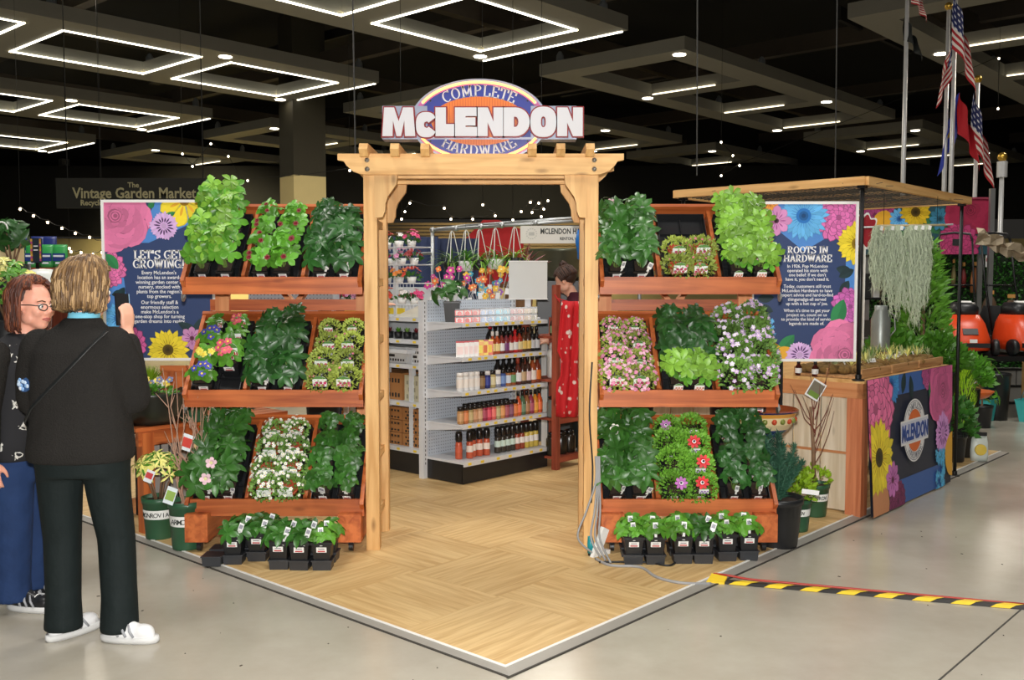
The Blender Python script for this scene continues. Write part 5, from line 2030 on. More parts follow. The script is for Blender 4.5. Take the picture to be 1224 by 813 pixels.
CARD = plain('cardboard', S(168, 116, 66), .8, var=.1, scale=6)
MARK = plain('carton_print', S(44, 36, 30), .7)


def carton(loc, w, d, h, label, group, mat=CARD, mark=MARK, kind=0):
    t = thing('carton', label, 'box', loc, YAW_A, group)
    MB().box((d / 2, 0, h / 2), (d, w, h)).build('body', mat, t)
    mk_ = MB()
    rg = random.Random(int(w * 1e4) + kind)
    n = 7
    for r_ in range(2):
        for i in range(n):
            mk_.box((-.001, -w * .38 + w * .76 * i / (n - 1), h * (.72 if r_ == 0 else .18)), (.002, w * .07, h * rg.uniform(.10, .2)))
    mk_.box((-.001, w * .2, h * .45), (.002, w * .3, h * .16))
    tag(mk_.build('print', mark, t), kind='stuff')
    return t


for j in range(4):
    for lay in range(3):
        carton(lrun(.05, .17 + j * .33, LZ[0] + lay * .105), .31, .3, .10, 'brown carton low on the left run, %s from the corner post, %s layer' % (ORD[j], ('bottom', 'middle', 'top')[lay]), 'brown cartons on the left run', kind=j)
    if j != 0:
        carton(lrun(.06, .17 + j * .33, LZ[1]), .30, .3, .22, 'brown carton on the second shelf of left run, %s from corner post' % ORD[j], 'cartons on the second shelf of the left run', kind=j + 9)
    else:
        carton(lrun(.06, .17, LZ[1]), .29, .3, .21, 'pale printed carton on the second shelf next to the corner post', 'cartons on the second shelf of the left run', plain('pale_card', S(196, 190, 160), .7), plain('faded_print', S(150, 146, 124), .7), 3)
BW = plain('white_box', S(214, 214, 212), .6)
for j in range(5):
    carton(lrun(.05, .14 + j * .27, LZ[2]), .25, .25, .13, 'white box with black drawing on left run, %s from corner post' % ORD[j], 'white boxes on the left run', BW, MARK, j + 20)
for j in range(10):
    t = thing('succulent_pot', 'tiny dark pot with succulent on the left run, %s from the corner post' % ORD[j], 'plant', lrun(.08, .08 + j * .11, LZ[3]), 0, 'tiny succulents on the left run')
    MB().lathe([(.028, 0), (.036, .055), (.03, .05), (0, .05)], 10).build('pot', BLACKP, t, True)
    f = MB()
    rg = random.Random(j)
    for q in range(9):
        a = q * 2.4
        leaflet(f, (0, 0, .05), (math.cos(a), math.sin(a), .4 + q * .15), (0, 0, 1), .045, .02, -.2, .2, 3)
    f.build('rosette', [G_MID, G_WINE, G_SAGE][j % 3], t, True)
# flower stand over the left run
fs = thing('flower_stand', 'white wire flower stand with three tiers behind the left run', 'stand', lrun(.05, .40, LZ[4]), YAW_A)
MB().box((0, .0, .30), (.03, .03, .60)).build('post', WHITEM, fs)
MB().box((0, 1.0, .30), (.03, .03, .60)).build('post', WHITEM, fs)
for z in (.10, .27, .42, .56):
    w = MB()
    w.tube([(-.08, -.3, z), (-.08, 1.2, z)], .005, 5).tube([(.12, -.3, z), (.12, 1.2, z)], .005, 5)
    for k_ in range(38):
        w.tube([(-.08, -.3 + k_ * .04, z), (.12, -.3 + k_ * .04, z)], .0022, 4)
        w.tube([(-.08, -.3 + k_ * .04, z - .03), (-.08, -.3 + k_ * .04, z)], .0022, 4)
    tag(w.build('wire_shelf', WHITEM, fs), kind='stuff')
FC = [S(206, 50, 110), S(232, 226, 220), S(214, 70, 50), S(232, 140, 60), S(170, 60, 60), S(226, 150, 190)]
n = 0
for lv, z in enumerate((.10, .27, .42, .56)):
    for k_ in range(9):
        y = -.22 + k_ * .15 + .03 * (lv % 2)
        t = thing('flowering_pot', 'small %s flowers in clear pot on wire stand, tier %s, %s from right' % (['magenta', 'white', 'red', 'orange', 'dark red', 'pink'][(k_ + lv * 2) % 6], ['one', 'two', 'three', 'four'][lv], ORD[k_]), 'plant', lrun(.05, .40 + y, LZ[4] + z + .004), 0, 'flowers on the wire stand')
        MB().lathe([(.03, 0), (.04, .05), (.035, .045), (0, .045)], 9).build('pot', WHITEP, t, True)
        blossoms(t, 9, .06, .07, .026, FC[(k_ + lv * 2) % 6], n, .04)
        mound(t, G_DARK, 26, .055, .04, .04, n, .03)
        n += 1
    # yellow price strips
strip = MB().box((0, .5, .045), (.01, 1.2, .05)).build('price_strip', YTAG, fs)
wd = thing('cream_wedge', 'cream wedge-shaped sign holder lying on the left run beside the corner post', 'sign holder', lrun(.02, .03, LZ[4]), YAW_A)
MB().prism([(0, 0, 0), (0, .36, 0), (0, .02, .11)], (.2, 0, 0)).build('wedge', plain('cream_card', S(236, 232, 216), .6), wd)

# things along the top of the spice unit
t = thing('potted_ivy', 'dark leafy plant in black square pot at left end of the top shelf', 'plant', gl(.13, .25, SHZ[3]), 0)
square_pot(t, .13, .16, False)
leafy_plant(t, leaf_meshes('ivy', G_DARK, 3, .12, .06, .5, 2.6, .45), 11, .10, .22, .16, 71, face=(0, -.4, .8))
for i in range(2):
    stick_tag(t, Vector((-.03 + .05 * i, -.03, .16)), (-.1, .3), .12, .035)
brd = thing('blank_board', 'blank white square board standing above the right end of the spice shelves', 'board', gl(1.02, .24, SHZ[3]), R(4))
MB().box((0, 0, .325), (.325, .02, .315)).build('panel', plain('board_grey', S(212, 214, 210), .5, var=.02), brd)
MB().box((0, 0, .486), (.335, .028, .008)).box((0, 0, .167), (.335, .028, .008)).build('frame', WHITEP, brd)
MB().box((0, .02, .10), (.05, .02, .18)).box((0, .02, .006), (.2, .12, .012)).build('stand', WHITEM, brd)
bk = thing('picket_bucket', 'white bucket of colourful wire garden picks behind the top shelf', 'bucket', ab(GA + 1.08, GB + .76, TT + 1.0), 0)
bk2 = thing('picket_bucket', 'bundle of pink wire garden picks in white holder near the leafy black pot', 'bucket', ab(GA + .62, GB + .76, TT + 1.0), 0)
tb_ = thing('display_table', 'narrow white display counter behind the spice unit', 'table', ab(GA + .1, GB + .58, TT), YAW_A)
MB().box((.82, .25, .985), (1.84, .40, .03)).build('table_top', WHITEM, tb_)
for x in (0, 1.66):
    for y in (.1, .4):
        MB().box((x, y, .485), (.04, .04, .97)).build('leg', WHITEM, tb_)
PCL = [S(210, 60, 150), S(230, 120, 60), S(70, 170, 200), S(240, 190, 60), S(150, 90, 180), S(90, 180, 120)]
for r_, ccs, sd, nm in ((bk, (2, 3, 1, 4, 2, 3), 61, 'a'), (bk2, (0, 0, 1, 4, 0, 1), 62, 'b')):
    MB().lathe([(.07, .0), (.095, .24), (.10, .24), (.09, .235), (0, .1)], 18).build('bucket', plain('bucket_white', S(226, 228, 228), .4), r_, True)
    rg = random.Random(sd)
    for i in range(26):
        a, q = rg.uniform(0, 6.28), rg.uniform(.05, .24)
        top = Vector((q * math.cos(a), q * math.sin(a), rg.uniform(.42, .66)))
        w = MB()
        w.tube([(top.x * .2, top.y * .2, .12), top], .003, 4, col_=S(190, 192, 196))
        blossom(w, top, (rg.uniform(-.4, .4), -1, .3), rg.uniform(.022, .04), PCL[ccs[i % 6]], rg.choice((4, 5, 6)), S(236, 226, 150), .1, rg)
        if i % 2 == 0:
            c = top * .8 + Vector((0, -.03, -.02))
            w.box(c, (.036, .002, .055), (0, rg.uniform(-.3, .3), 0), 0, S(244, 244, 242))
        w.build('garden_pick', PETAL, r_)
# pipe rail with hanging baskets
pr = thing('pipe_rail', 'galvanised pipe rail carrying hanging baskets behind the spice unit', 'rail', (0, 0, 0))
q0, q1 = at(517, 275, 8.8), at(712, 262, 8.8)
MB().tube([(q0.x, q0.y, TT), q0], .017, 10).build('pipe', STEEL, pr, True)
MB().tube([(q1.x + .4, q1.y, TT), (q1.x + .4, q1.y, q1.z)], .017, 10).build('pipe', STEEL, pr, True)
MB().tube([q0, q1 + Vector((.4, 0, .02))], .017, 10).build('pipe', STEEL, pr, True)
q2, q3 = at(556, 270, 9.3), at(712, 258, 9.3)
MB().tube([q2, q3 + Vector((.4, 0, .02))], .017, 10).build('pipe', STEEL, pr, True)
MB().tube([q0, q2], .017, 10).build('pipe', STEEL, pr, True)
lq = at(480, 302, 8.8)
MB().tube([(lq.x - .3, 8.8, q0.z - .23), (q0.x, q0.y, q0.z - .21)], .012, 8).build('pipe', STEEL, pr, True)
for px in (517, 545, 575, 600, 640):
    q = q0.lerp(q1, (px - 517) / 195.0)
    MB().ball(q, .028, 10, 6).build('joint', STEEL, pr, True)
for i, px in enumerate((540, 557, 573, 592, 615)):
    q = q0.lerp(q1, (px - 517) / 195.0)
    t = thing('hanging_basket', 'spider plant in white hanging basket on the pipe rail, %s from left' % ORD[i], 'plant', (q.x, q.y, q.z - .30), 0, 'hanging baskets on the pipe rail')
    for j in range(3):
        a = 2.09 * j + .4
        MB().tube([(.08 * math.cos(a), .08 * math.sin(a), .0), (.02 * math.cos(a), .02 * math.sin(a), .26), (0, 0, .285)], .004, 5).build('strap', WHITEP, t)
    MB().lathe([(.06, -.09), (.09, 0), (.085, 0), (0, -.02)], 14).build('pot', WHITEP if i % 2 else BLACKP, t, True)
    f = MB()
    rg = random.Random(i + 33)
    for k_ in range(46):
        a, e = rg.uniform(0, 6.28), rg.uniform(.1, 1.2)
        leaflet(f, (0, 0, 0), (math.cos(a) * math.cos(e), math.sin(a) * math.cos(e), math.sin(e)), (0, 0, 1), rg.uniform(.14, .26), .014, .75, .2, 4)
    tag(f.build('leaves', G_MID if i % 2 else G_LIGHT, t, True), kind='stuff')
cd = thing('cordyline', 'spiky wine-red cordyline in wicker pot behind the blank white board', 'plant', ab(GA + 1.56, GB + .82, TT + 1.0), 0)
f = MB()
for k_ in range(34):
    a, e = rg.uniform(0, 6.28), rg.uniform(.5, 1.45)
    leaflet(f, (0, 0, .56), (math.cos(a) * math.cos(e), math.sin(a) * math.cos(e), math.sin(e)), (0, -.5, 1), rg.uniform(.22, .42), .03, .3, .25, 4)
tag(f.build('leaves', G_WINE, cd, True), kind='stuff')
MB().lathe([(.10, 0), (.14, .55), (.13, .55), (0, .50)], 18).build('pot', plain('wicker', S(120, 84, 50), .8, var=.3, scale=60, bump=.5), cd, True)
rgp = MB()
for k_ in range(3):
    rgp.tube([(-.16 + .10 * math.cos(i_ * .39), -.14, .60 + .10 * math.sin(i_ * .39) + .01 * k_) for i_ in range(17)], .010, 6)
rgp.build('wicker_hoop', plain('wicker', S(120, 84, 50), .8), cd, True)
# white shop banner on the rail
Y_ = 8.72
p0, p1 = at(622, 291, Y_), at(736, 270, Y_)
sg = thing('hanging_sign', 'white hanging sign with black capitals on the pipe rail near the cashier', 'sign', (p0.x, Y_, p0.z), 0)
MB().box(((p1.x - p0.x) / 2, 0, (p1.z - p0.z) / 2), (p1.x - p0.x, .008, p1.z - p0.z)).build('panel', plain('sign_cream', S(228, 226, 216), .6, var=.03), sg)
words_obj('lettering', 'MCLENDON HARDWARE', .068, plain('print_black', S(50, 56, 50), .6), sg, ((683 - 622) / F_PX * Y_ * 1.0, -.006, .085), bold=.002, sx=.72)
words_obj('lettering', 'RENTON, WA', .036, plain('print_black', S(50, 56, 50), .6), sg, ((681 - 622) / F_PX * Y_, -.006, .03), bold=.001, sx=.8)
sl_ = MB()
for k_ in range(14):
    sl_.box((.10 + .045 * math.cos(k_ * .45), -.0055, .085 + .045 * math.sin(k_ * .45)), (.012, .001, .008))
sl_.box((.10, -.0055, .085), (.05, .001, .03))
tag(sl_.build('seal_print', plain('faded_seal', S(196, 196, 188), .6), sg), kind='stuff')
for x in (.1, .75):
    MB().tube([(x, 0, p1.z - p0.z), (x, .05, p1.z - p0.z + .05)], .003, 5).build('hook', STEEL, sg)
# drapes and a red tent roof behind
for nm, lab, q, Y_, c in (('navy_drape', 'navy blue drape panel behind the flower stand', (440, 524, 283, 420), 11.5, S(40, 52, 84)), ('navy_drape', 'navy drape panel behind the hanging baskets', (524, 572, 285, 420), 11.6, S(34, 44, 72))):
    p0, p1 = at(q[0], q[3], Y_), at(q[1], q[2], Y_)
    d = MB()
    N = 24
    vs = []
    for i in range(N + 1):
        x = p0.x + (p1.x - p0.x) * i / N
        for z in (0.0, p1.z):
            vs.append((x, Y_ + .04 * math.sin(i * 1.3), z))
    d.add(vs, [(i * 2, i * 2 + 2, i * 2 + 3, i * 2 + 1) for i in range(N)])
    for k_ in range(2):
        pass
    o = d.build(nm, plain('navy_cloth' if c[2] > .08 else 'navy_cloth_dark', c, .9, var=.1), None, True)
    so_ = o.modifiers.new('thick', 'SOLIDIFY')
    so_.thickness = .01
    tag(o, lab, 'drape')
tn = thing('red_tent', 'red fabric tent top behind the hanging baskets', 'tent', at(592, 300, 12.5) * 1.0, 0)
tn.location.z = 0
zt_, z2 = at(585, 263, 12.5).z, at(585, 285, 12.5).z
a_, b_ = at(556, 0, 12.5).x - tn.location.x, at(626, 0, 12.5).x - tn.location.x
MB().prism([(a_, 0, 1.5), (b_, 0, 1.5), (b_, 0, z2 + .1), ((a_ + b_) / 2 + .05, 0, zt_), ((a_ + b_) / 2 - .15, 0, zt_), (a_, 0, z2)], (0, 1.2, 0)).build('canopy', plain('red_cloth', S(170, 24, 28), .8, var=.15), tn)
for x in (a_ + .05, b_ - .05):
    for y in (.05, 1.15):
        MB().box((x, y, .75), (.05, .05, 1.5)).build('leg', BLACKM, tn)

# reddish timber shelf at the right of the spice unit
rs = thing('timber_shelf', 'reddish timber shelf at the right end of the spice unit', 'shelf unit', ab(GA + .945, GB - .13, TT), YAW_A)
RWD = [wood('red_timber', S(158, 78, 56), S(120, 52, 36), i, .5) for i in range(3)]
for x in (.0, .37):
    for y in (0, .34):
        MB().box((x, y, .76 if x == 0 and y == 0 else .62), (.05, .05, 1.52 if x == 0 and y == 0 else 1.24)).build('post', RWD[2], rs)
RZ = (.10, .42, .74, 1.10)
for z in RZ:
    MB().box((.185, .17, z - .012), (.34, .36, .02)).build('shelf', RWD[0], rs)
    MB().box((.185, 0, z - .02), (.33, .025, .05)).build('rail', RWD[0], rs)


def rsl(x, y, z):
    return ab(GA + .945 + x, GB - .13 + y, TT + z)


for i in range(4):
    bottle('sauce', (34, 40, 30), BK, (120, 150, 110), rsl(.08 + .065 * i, .10, RZ[3]), 'dark bottle, %s from left on the top timber shelf' % ORD[i], 'dark bottles on the timber shelf', .9)
bottle('tub', (226, 226, 220), WH, WH, rsl(.18, .14, RZ[2]), 'round white crock on the timber shelf', None, 1.7)
for i in range(3):
    bottle('tub', (110, 116, 112), BK, GRY, rsl(.08 + .11 * i, .10, RZ[1]), 'grey glass jar, %s from left on the timber shelf' % ORD[i], 'glass jars on the timber shelf', 1.0)
    bottle('tub', (40, 36, 28), BK, GRY, rsl(.08 + .11 * i, .10, RZ[0]), 'dark glass jar, %s from left on the lowest timber shelf' % ORD[i], 'dark jars on the timber shelf', 1.1)
# red patterned apron hanging at the shelf end
ga = thing('red_apron', 'red floral apron hanging at the end of the timber shelf', 'apron', (at(678, 362, 7.85).x, 7.85, 0), R(10))
zt_, zb_ = at(0, 360, 7.85).z, at(0, 498, 7.85).z
vs, N, M_ = [], 16, 14
for j in range(M_ + 1):
    v = j / M_
    wd_ = .09 + .02 * math.sin(v * 3) - .035 * (1 if .45 < v < .7 else 0)
    for i in range(N + 1):
        u = i / N * 2 - 1
        vs.append((u * wd_ + .01 + .03 * (1 - v), .025 * math.sin(u * 7 + v * 2) - .03 * (1 - u * u), zt_ + (zb_ - zt_) * v))
m, nt, p = nodes('red_floral')
tc = nt.nodes.new('ShaderNodeTexCoord')
vo = nt.nodes.new('ShaderNodeTexVoronoi')
vo.inputs['Scale'].default_value = 16
nt.links.new(tc.outputs['Object'], vo.inputs['Vector'])
cr = nt.nodes.new('ShaderNodeValToRGB')
cr.color_ramp.elements[0].position = .22
cr.color_ramp.elements[0].color = S(226, 206, 196)
cr.color_ramp.elements[1].position = .3
cr.color_ramp.elements[1].color = S(196, 26, 34)
nt.links.new(vo.outputs['Distance'], cr.inputs[0])
nt.links.new(cr.outputs[0], p.inputs['Base Color'])
p.inputs['Roughness'].default_value = .8
o = MB().add(vs, [(j * (N + 1) + i, j * (N + 1) + i + 1, (j + 1) * (N + 1) + i + 1, (j + 1) * (N + 1) + i) for j in range(M_) for i in range(N)]).build('cloth', m, ga, True)
o.modifiers.new('thick', 'SOLIDIFY').thickness = .008
MB().tube([(-.06, -.01, zt_ - .01), (-.10, .02, zt_ + .05), (-.07, .05, zt_ + .02), (.03, 0, zt_ - .01)], .006, 6).build('neck_strap', plain('red_cloth', S(170, 24, 28), .8), ga)
# big grey-green metal tub behind the cashier and a blue hose nozzle on the rail
tb2 = thing('metal_tub', 'large grey-green metal tub behind the cashier', 'tub', (at(672, 318, 9.6).x, 9.6, at(672, 336, 9.6).z), 0)
MB().lathe([(.24, 0), (.30, .05), (.33, .28), (.36, .31), (.33, .31), (.28, .1), (0, .05)], 28).build('shell', plain('aged_zinc', S(98, 102, 86), .35, .6, var=.2), tb2, True)
MB().box((0, 0, -tb2.location.z / 2), (.5, .5, tb2.location.z)).build('plinth', BLACKP, tb2)
nz_ = at(694, 275, 8.6)
hn = thing('blue_lead_reel', 'blue cable grip hanging from the pipe rail by the right post', 'cable grip', nz_, 0)
MB().tube([(0, 0, 0), (.0, -.01, -.10), (.01, 0, -.2), (-.01, 0, -.26)], [.03, .05, .04, .02], 10).build('grip', plain('blue_plastic', S(30, 110, 190), .35), hn, True)
MB().tube([(0, 0, -.25), (.03, 0, -.7), (.02, 0, -1.6), (.05, 0, -nz_.z + .02)], .008, 6).build('cable', BLACKP, hn, True)
MB().tube([(0, 0, -.02), (0, 0, .16)], .006, 6).build('hook', STEEL, hn)


# ---------------------------------------------------------------- people
def skin_mat(name, c):
    if name in MATS:
        return MATS[name]
    m = plain(name, c, .5, var=.07, scale=18)
    p = m.node_tree.nodes['Principled BSDF']
    p.inputs['Subsurface Weight'].default_value = .12
    p.inputs['Subsurface Radius'].default_value = (.01, .004, .002)
    return m


def add_hand(mb, wrist, d, n, side, curl=.35, s=1.0, spread=.1):
    """palm, four unequal fingers and a thumb; d towards the fingertips, n out of the back of the hand"""
    d = Vector(d).normalized()
    n = (Vector(n) - d * Vector(n).dot(d)).normalized()
    r = d.cross(n) * side            # towards the thumb
    w = Vector(wrist)

    def P(a, b, c):
        return w + d * (a * s) + r * (b * s) + n * (c * s)
    mb.tube([P(-.03, 0, 0), P(.0, 0, 0), P(.02, 0, 0)], [.024 * s, .023 * s, .024 * s], 10)
    for b in (-.026, -.009, .009, .026):
        mb.tube([P(.0, b * .6, 0), P(.04, b, .002), P(.085, b * 1.05, .003)], [.015 * s, .0155 * s, .0115 * s], 8)
    for b, L, q in ((-.029, .060, 1.15), (-.0098, .074, 1.0), (.0098, .080, .95), (.029, .072, .9)):
        pts, a, pos = [], 0.05, P(.08, b * 1.05, .003)
        pts.append(pos)
        for k, f in enumerate((.45, .3, .25)):
            a += curl * q * (.6, 1.0, .9)[k]
            pos = pos + (d * math.cos(a) - n * math.sin(a) + r * (b * spread * 20 * .12)).normalized() * (L * f * s)
            pts.append(pos)
        mb.tube(pts, [.0095 * s, .0092 * s, .0084 * s, .0065 * s], 8)
        mb.ball(pts[-1], .0068 * s, 8, 5)
    t = [P(.015, .018, -.006), P(.042, .046, -.014), P(.066, .056, -.022), P(.088, .058, -.032)]
    mb.tube(t, [.015 * s, .0125 * s, .0105 * s, .0078 * s], 8)
    mb.ball(t[-1], .008 * s, 8, 5)


def head_matrix(c, yaw, pitch=0.0, roll=0.0):
    """head frame: +Y towards the face; yaw turns it from world +Y to the left"""
    return Matrix.Translation(c) @ Euler((pitch, roll, yaw), 'XYZ').to_matrix().to_4x4()


def add_head(mb, M_):
    mb.M = M_
    mb.ball((0, -.012, .025), (.073, .093, .088), 18, 12)
    mb.ball((0, .028, -.03), (.060, .062, .082), 16, 10)
    mb.ball((0, .052, -.085), (.034, .030, .028), 12, 8)
    mb.ball((0, .070, .022), (.048, .020, .016), 12, 8)
    for x in (-1, 1):
        mb.ball((x * .033, .064, -.028), (.026, .026, .026), 12, 8)
        mb.ball((x * .050, .02, -.06), (.02, .04, .03), 10, 7)
        mb.ball((x * .076, -.008, -.012), (.009, .018, .030), 10, 7)
    mb.tube([(0, .086, .016), (0, .101, -.012), (0, .108, -.030)], [.009, .011, .013], 8)
    for x in (-1, 1):
        mb.ball((x * .011, .096, -.034), .0085, 8, 5)
    mb.ball((0, .083, -.062), (.024, .012, .011), 10, 6)
    mb.M = None


def face_parts(root, M_, iris, brow, lips, glasses=None):
    def mk(name, mb, mat, smooth=True):
        mb2 = mb
        return mb2.build(name, mat, root, smooth)
    for x in (-1, 1):
        e = MB()
        e.M = M_
        e.ball((x * .031, .079, .0), .0125, 12, 8)
        eo = mk('eye', e, plain('eye_white', S(232, 228, 222), .2, var=.02))
        i_ = MB()
        i_.M = M_
        i_.ball((x * .031, .0885, .0), (.006, .004, .006), 10, 6)
        i_.build('iris', plain('iris', iris, .2), eo, True)
        b = MB()
        b.M = M_
        b.tube([(x * .014, .091, .021), (x * .032, .089, .027), (x * .05, .077, .021)], [.003, .0034, .002], 6)
        mk('eyebrow', b, plain('brow', brow, .8))
    l = MB()
    l.M = M_
    l.tube([(-.024, .084, -.060), (-.008, .0945, -.056), (0, .095, -.057), (.008, .0945, -.056), (.024, .084, -.060)], [.002, .0042, .0036, .0042, .002], 8)
    l.tube([(-.022, .084, -.062), (0, .094, -.067), (.022, .084, -.062)], [.002, .005, .002], 8)
    mk('lips', l, plain('lips', lips, .4))
    if glasses:
        g = MB()
        g.M = M_
        for x in (-1, 1):
            ring = [(x * .033 + .025 * math.cos(t), .104 - .006 * abs(math.cos(t)), -.003 + .015 * math.sin(t)) for t in [k * .3927 for k in range(17)]]
            g.tube(ring, .0026, 6, cap=False)
            g.tube([(x * .058, .10, .004), (x * .073, .06, .006), (x * .082, -.01, .0)], .0026, 6)
        g.tube([(-.009, .106, 0), (.009, .106, 0)], .0018, 6)
        mk('glasses', g, glasses)


HAIRM = printed('hair_colour', .55, .25, 90)


def hair_cap(root, M_, rad, tones, length, part_x=0.02, n=150, face_open=True, seed=3, inner=None, curl=.018, wave=.0, name='hair', thick=.008):
    """locks swept from the parting down over the skull"""
    rg = random.Random(seed)
    mb = MB()
    mb.M = M_
    mb.ball((0, -.045, .035), (rad[0] * .92, rad[1] * .80, rad[2] * .92), 18, 12, 0, inner or tones[0])
    for i in range(n):
        a = 6.2832 * i / n + rg.uniform(-.06, .06)           # direction the lock falls in, 0 = +x, pi/2 = face
        front = math.sin(a)
        if face_open and front > .72:
            end = .62
        elif face_open and front > .35:
            end = 1.0
        else:
            end = 1.75 + length * rg.uniform(.8, 1.0)
        pts, rs = [], []
        k = 9
        for j in range(k + 1):
            u = j / k * end
            if u < 1.57:
                q, h = math.sin(u), math.cos(u)
                dz = 0
            else:
                q, h = 1.0 - .06 * (u - 1.57), 0
                dz = -(u - 1.57) * .1
            w = 1.02 + .045 * math.sin(i * 2.1 + j * .9) + wave * math.sin(i * .7 + j * 1.5)
            pts.append((part_x * (1 - q) + math.cos(a) * rad[0] * q * w, -.022 + math.sin(a) * rad[1] * q * w, .03 + rad[2] * h * w + dz))
            rs.append(thick * (1.0 - .45 * abs(j / k - .35)))
        e = Vector(pts[-1])
        inw = Vector((math.cos(a), math.sin(a), 0)) * (-curl)
        pts.append(tuple(e + inw + Vector((0, 0, -.012))))
        rs.append(.002)
        mb.tube(pts, rs, 5, 0, True, rg.choice(tones))
    return mb.build(name, HAIRM, root, True)


def shoe(root, pos, d, upper, sole, s=1.0, accent=None):
    """trainer of upper, sole and laces; d points to the toe"""
    d = Vector((d[0], d[1], 0)).normalized()
    M_ = Matrix.Translation(pos) @ Matrix(((d.y, d.x, 0), (-d.x, d.y, 0), (0, 0, 1))).to_4x4()
    u = MB()
    u.M = M_
    u.loft([(0, .02, .02, .043 * s, .125 * s), (0, .02, .05, .041 * s, .118 * s)], 20)
    u.ball((0, .085 * s, .045), (.042 * s, .055 * s, .034), 14, 8)
    u.ball((0, -.06 * s, .055), (.036 * s, .05 * s, .042), 14, 8)
    u.tube([(0, .05 * s, .052), (0, .0, .068), (0, -.045 * s, .085)], [.032 * s, .035 * s, .036 * s], 12)
    up = fused(u, 'shoe', upper, root, .007, 4)
    b = MB()
    b.M = M_
    b.loft([(0, .02, .0, .042 * s, .135 * s), (0, .02, .012, .047 * s, .142 * s), (0, .02, .03, .046 * s, .138 * s)], 22)
    b.build('sole', sole, up, True)
    for x in (-1, 1):
        g_ = MB()
        g_.M = M_
        for k in range(3):
            g_.tube([(x * .046 * s, -.01 + k * .035, .032), (x * .044 * s, -.022 + k * .032, .058), (x * .03 * s, -.03 + k * .03, .084)], [.005, .006, .004], 6)
        g_.tube([(x * .03 * s, -.085 * s, .04), (x * .038 * s, -.07 * s, .07), (x * .03 * s, -.06 * s, .10)], .006, 6)
        g_.build('side_stripe', plain('shoe_grey', S(150, 152, 156), .5), up, True)
    l = MB()
    l.M = M_
    for k in range(4):
        y, z = .075 * s - k * .022, .074 + k * .006
        l.tube([(-.022, y, z - .008), (0, y + .004, z + .002), (.022, y, z - .008)], .003, 5)
    l.build('laces', accent or WHITEP, up)
    return up


def limb(mb, pts, rs, n=14, flat=1.0):
    mb.tube(pts, rs, n, flat=flat)
    for p_, r in zip(pts, rs):
        mb.ball(p_, (r * .98, r * .98, r * .98), 12, 8)


def cloth_noise(name, c, scale=240, bump=.35, rough=.9, var=.18):
    return plain(name, c, rough, var=var, scale=scale, bump=bump, spec=.2)


# --- the woman in the black fleece, seen from behind
X0, Y0 = -1.86, 4.16
w1 = thing('person', 'woman with short brown hair in black fleece jacket, seen from behind, raising a phone', 'person', (X0, Y0, 0))
K = 279.0


def q1(px, py, y=0.0):
    return Vector(((px - 90.0) / K * (1 + y / Y0), y, EYE - (py - 338) / K * (1 + y / Y0)))


SK1 = skin_mat('skin_fair', S(226, 170, 144))
HM1 = head_matrix((.03, .03, 1.515), R(-28), R(-6))
b = MB()
add_head(b, HM1)
b.tube([(.02, 0, 1.30), (.022, .01, 1.38), (.03, .02, 1.45)], [.056, .052, .055], 12)
b.loft([(0, 0, .86, .16, .10), (0, 0, 1.05, .15, .10), (0, 0, 1.25, .18, .10), (.01, 0, 1.33, .10, .07)], 16)
limb(b, [(.155, 0, 1.29), (.205, .06, 1.06), (.13, .20, 1.33)], [.05, .043, .030])
limb(b, [(-.165, 0, 1.29), (-.215, .06, 1.05), (-.05, .24, 1.08)], [.05, .043, .03])
add_hand(b, (.13, .195, 1.335), (.1, -.12, 1), (1, -.5, 0), 1, .55, .92)
add_hand(b, (-.05, .24, 1.08), (1, .1, .2), (0, .2, 1), 1, .6, .92)
for sx, fx in ((-1, -.10), (1, .148)):
    limb(b, [(sx * .09, 0, .82), (.12 if sx > 0 else -.105, .03, .46), (fx, .0, .09)], [.07, .048, .034])
fused(b, 'body', SK1, w1, .007, 4)
face_parts(w1, HM1, S(80, 90, 90), S(90, 64, 40), S(178, 96, 90))
tn1 = [S(128, 98, 62), S(104, 78, 48), S(152, 120, 80), S(88, 64, 40), S(170, 138, 96), S(118, 90, 56)]
hair_cap(w1, HM1, (.106, .118, .112), tn1, 1.0, .03, 460, True, 5, S(84, 62, 40), .035, wave=.05, thick=.0062)
j = MB()
j.loft([(-.005, .01, .785, .218, .155), (-.005, .01, .83, .225, .16), (0, .01, 1.0, .205, .15), (0, .005, 1.15, .20, .145), (0, 0, 1.26, .195, .13), (.005, 0, 1.32, .165, .105), (.015, .0, 1.375, .09, .08), (.02, .005, 1.40, .073, .07)], 22, p=2.4)
limb(j, [(.15, 0, 1.285), (.195, .03, 1.16), (.208, .06, 1.05)], [.082, .076, .074])
limb(j, [(.208, .06, 1.05), (.175, .13, 1.17), (.145, .18, 1.28)], [.073, .060, .05])
limb(j, [(-.165, 0, 1.275), (-.21, .03, 1.15), (-.226, .06, 1.04)], [.082, .076, .074])
limb(j, [(-.226, .06, 1.04), (-.14, .17, 1.04), (-.07, .23, 1.075)], [.073, .06, .05])
jk = fused(j, 'jacket', cloth_noise('black_fleece', S(36, 34, 32), 160, .6), w1, .010, 5)
c = MB()
c.loft([(.02, .008, 1.385, .066, .062), (.023, .012, 1.425, .062, .060)], 18)
c.build('turtleneck', plain('light_blue_knit', S(120, 196, 220), .8), w1, True)
c = MB()
c.tube([(.15, -.07, 1.345), (.10, -.132, 1.28), (.03, -.155, 1.2), (-.06, -.155, 1.11), (-.14, -.145, 1.03), (-.185, -.11, .97), (-.215, .02, .9)], .016, 8, flat=.25)
c.build('bag_strap', plain('strap_leather', S(30, 32, 32), .45), w1, True)
c = MB()
c.tube([(.15, -.055, 1.357), (.06, -.06, 1.375), (.05, .08, 1.36)], .016, 8, flat=.3)
pm = MB()
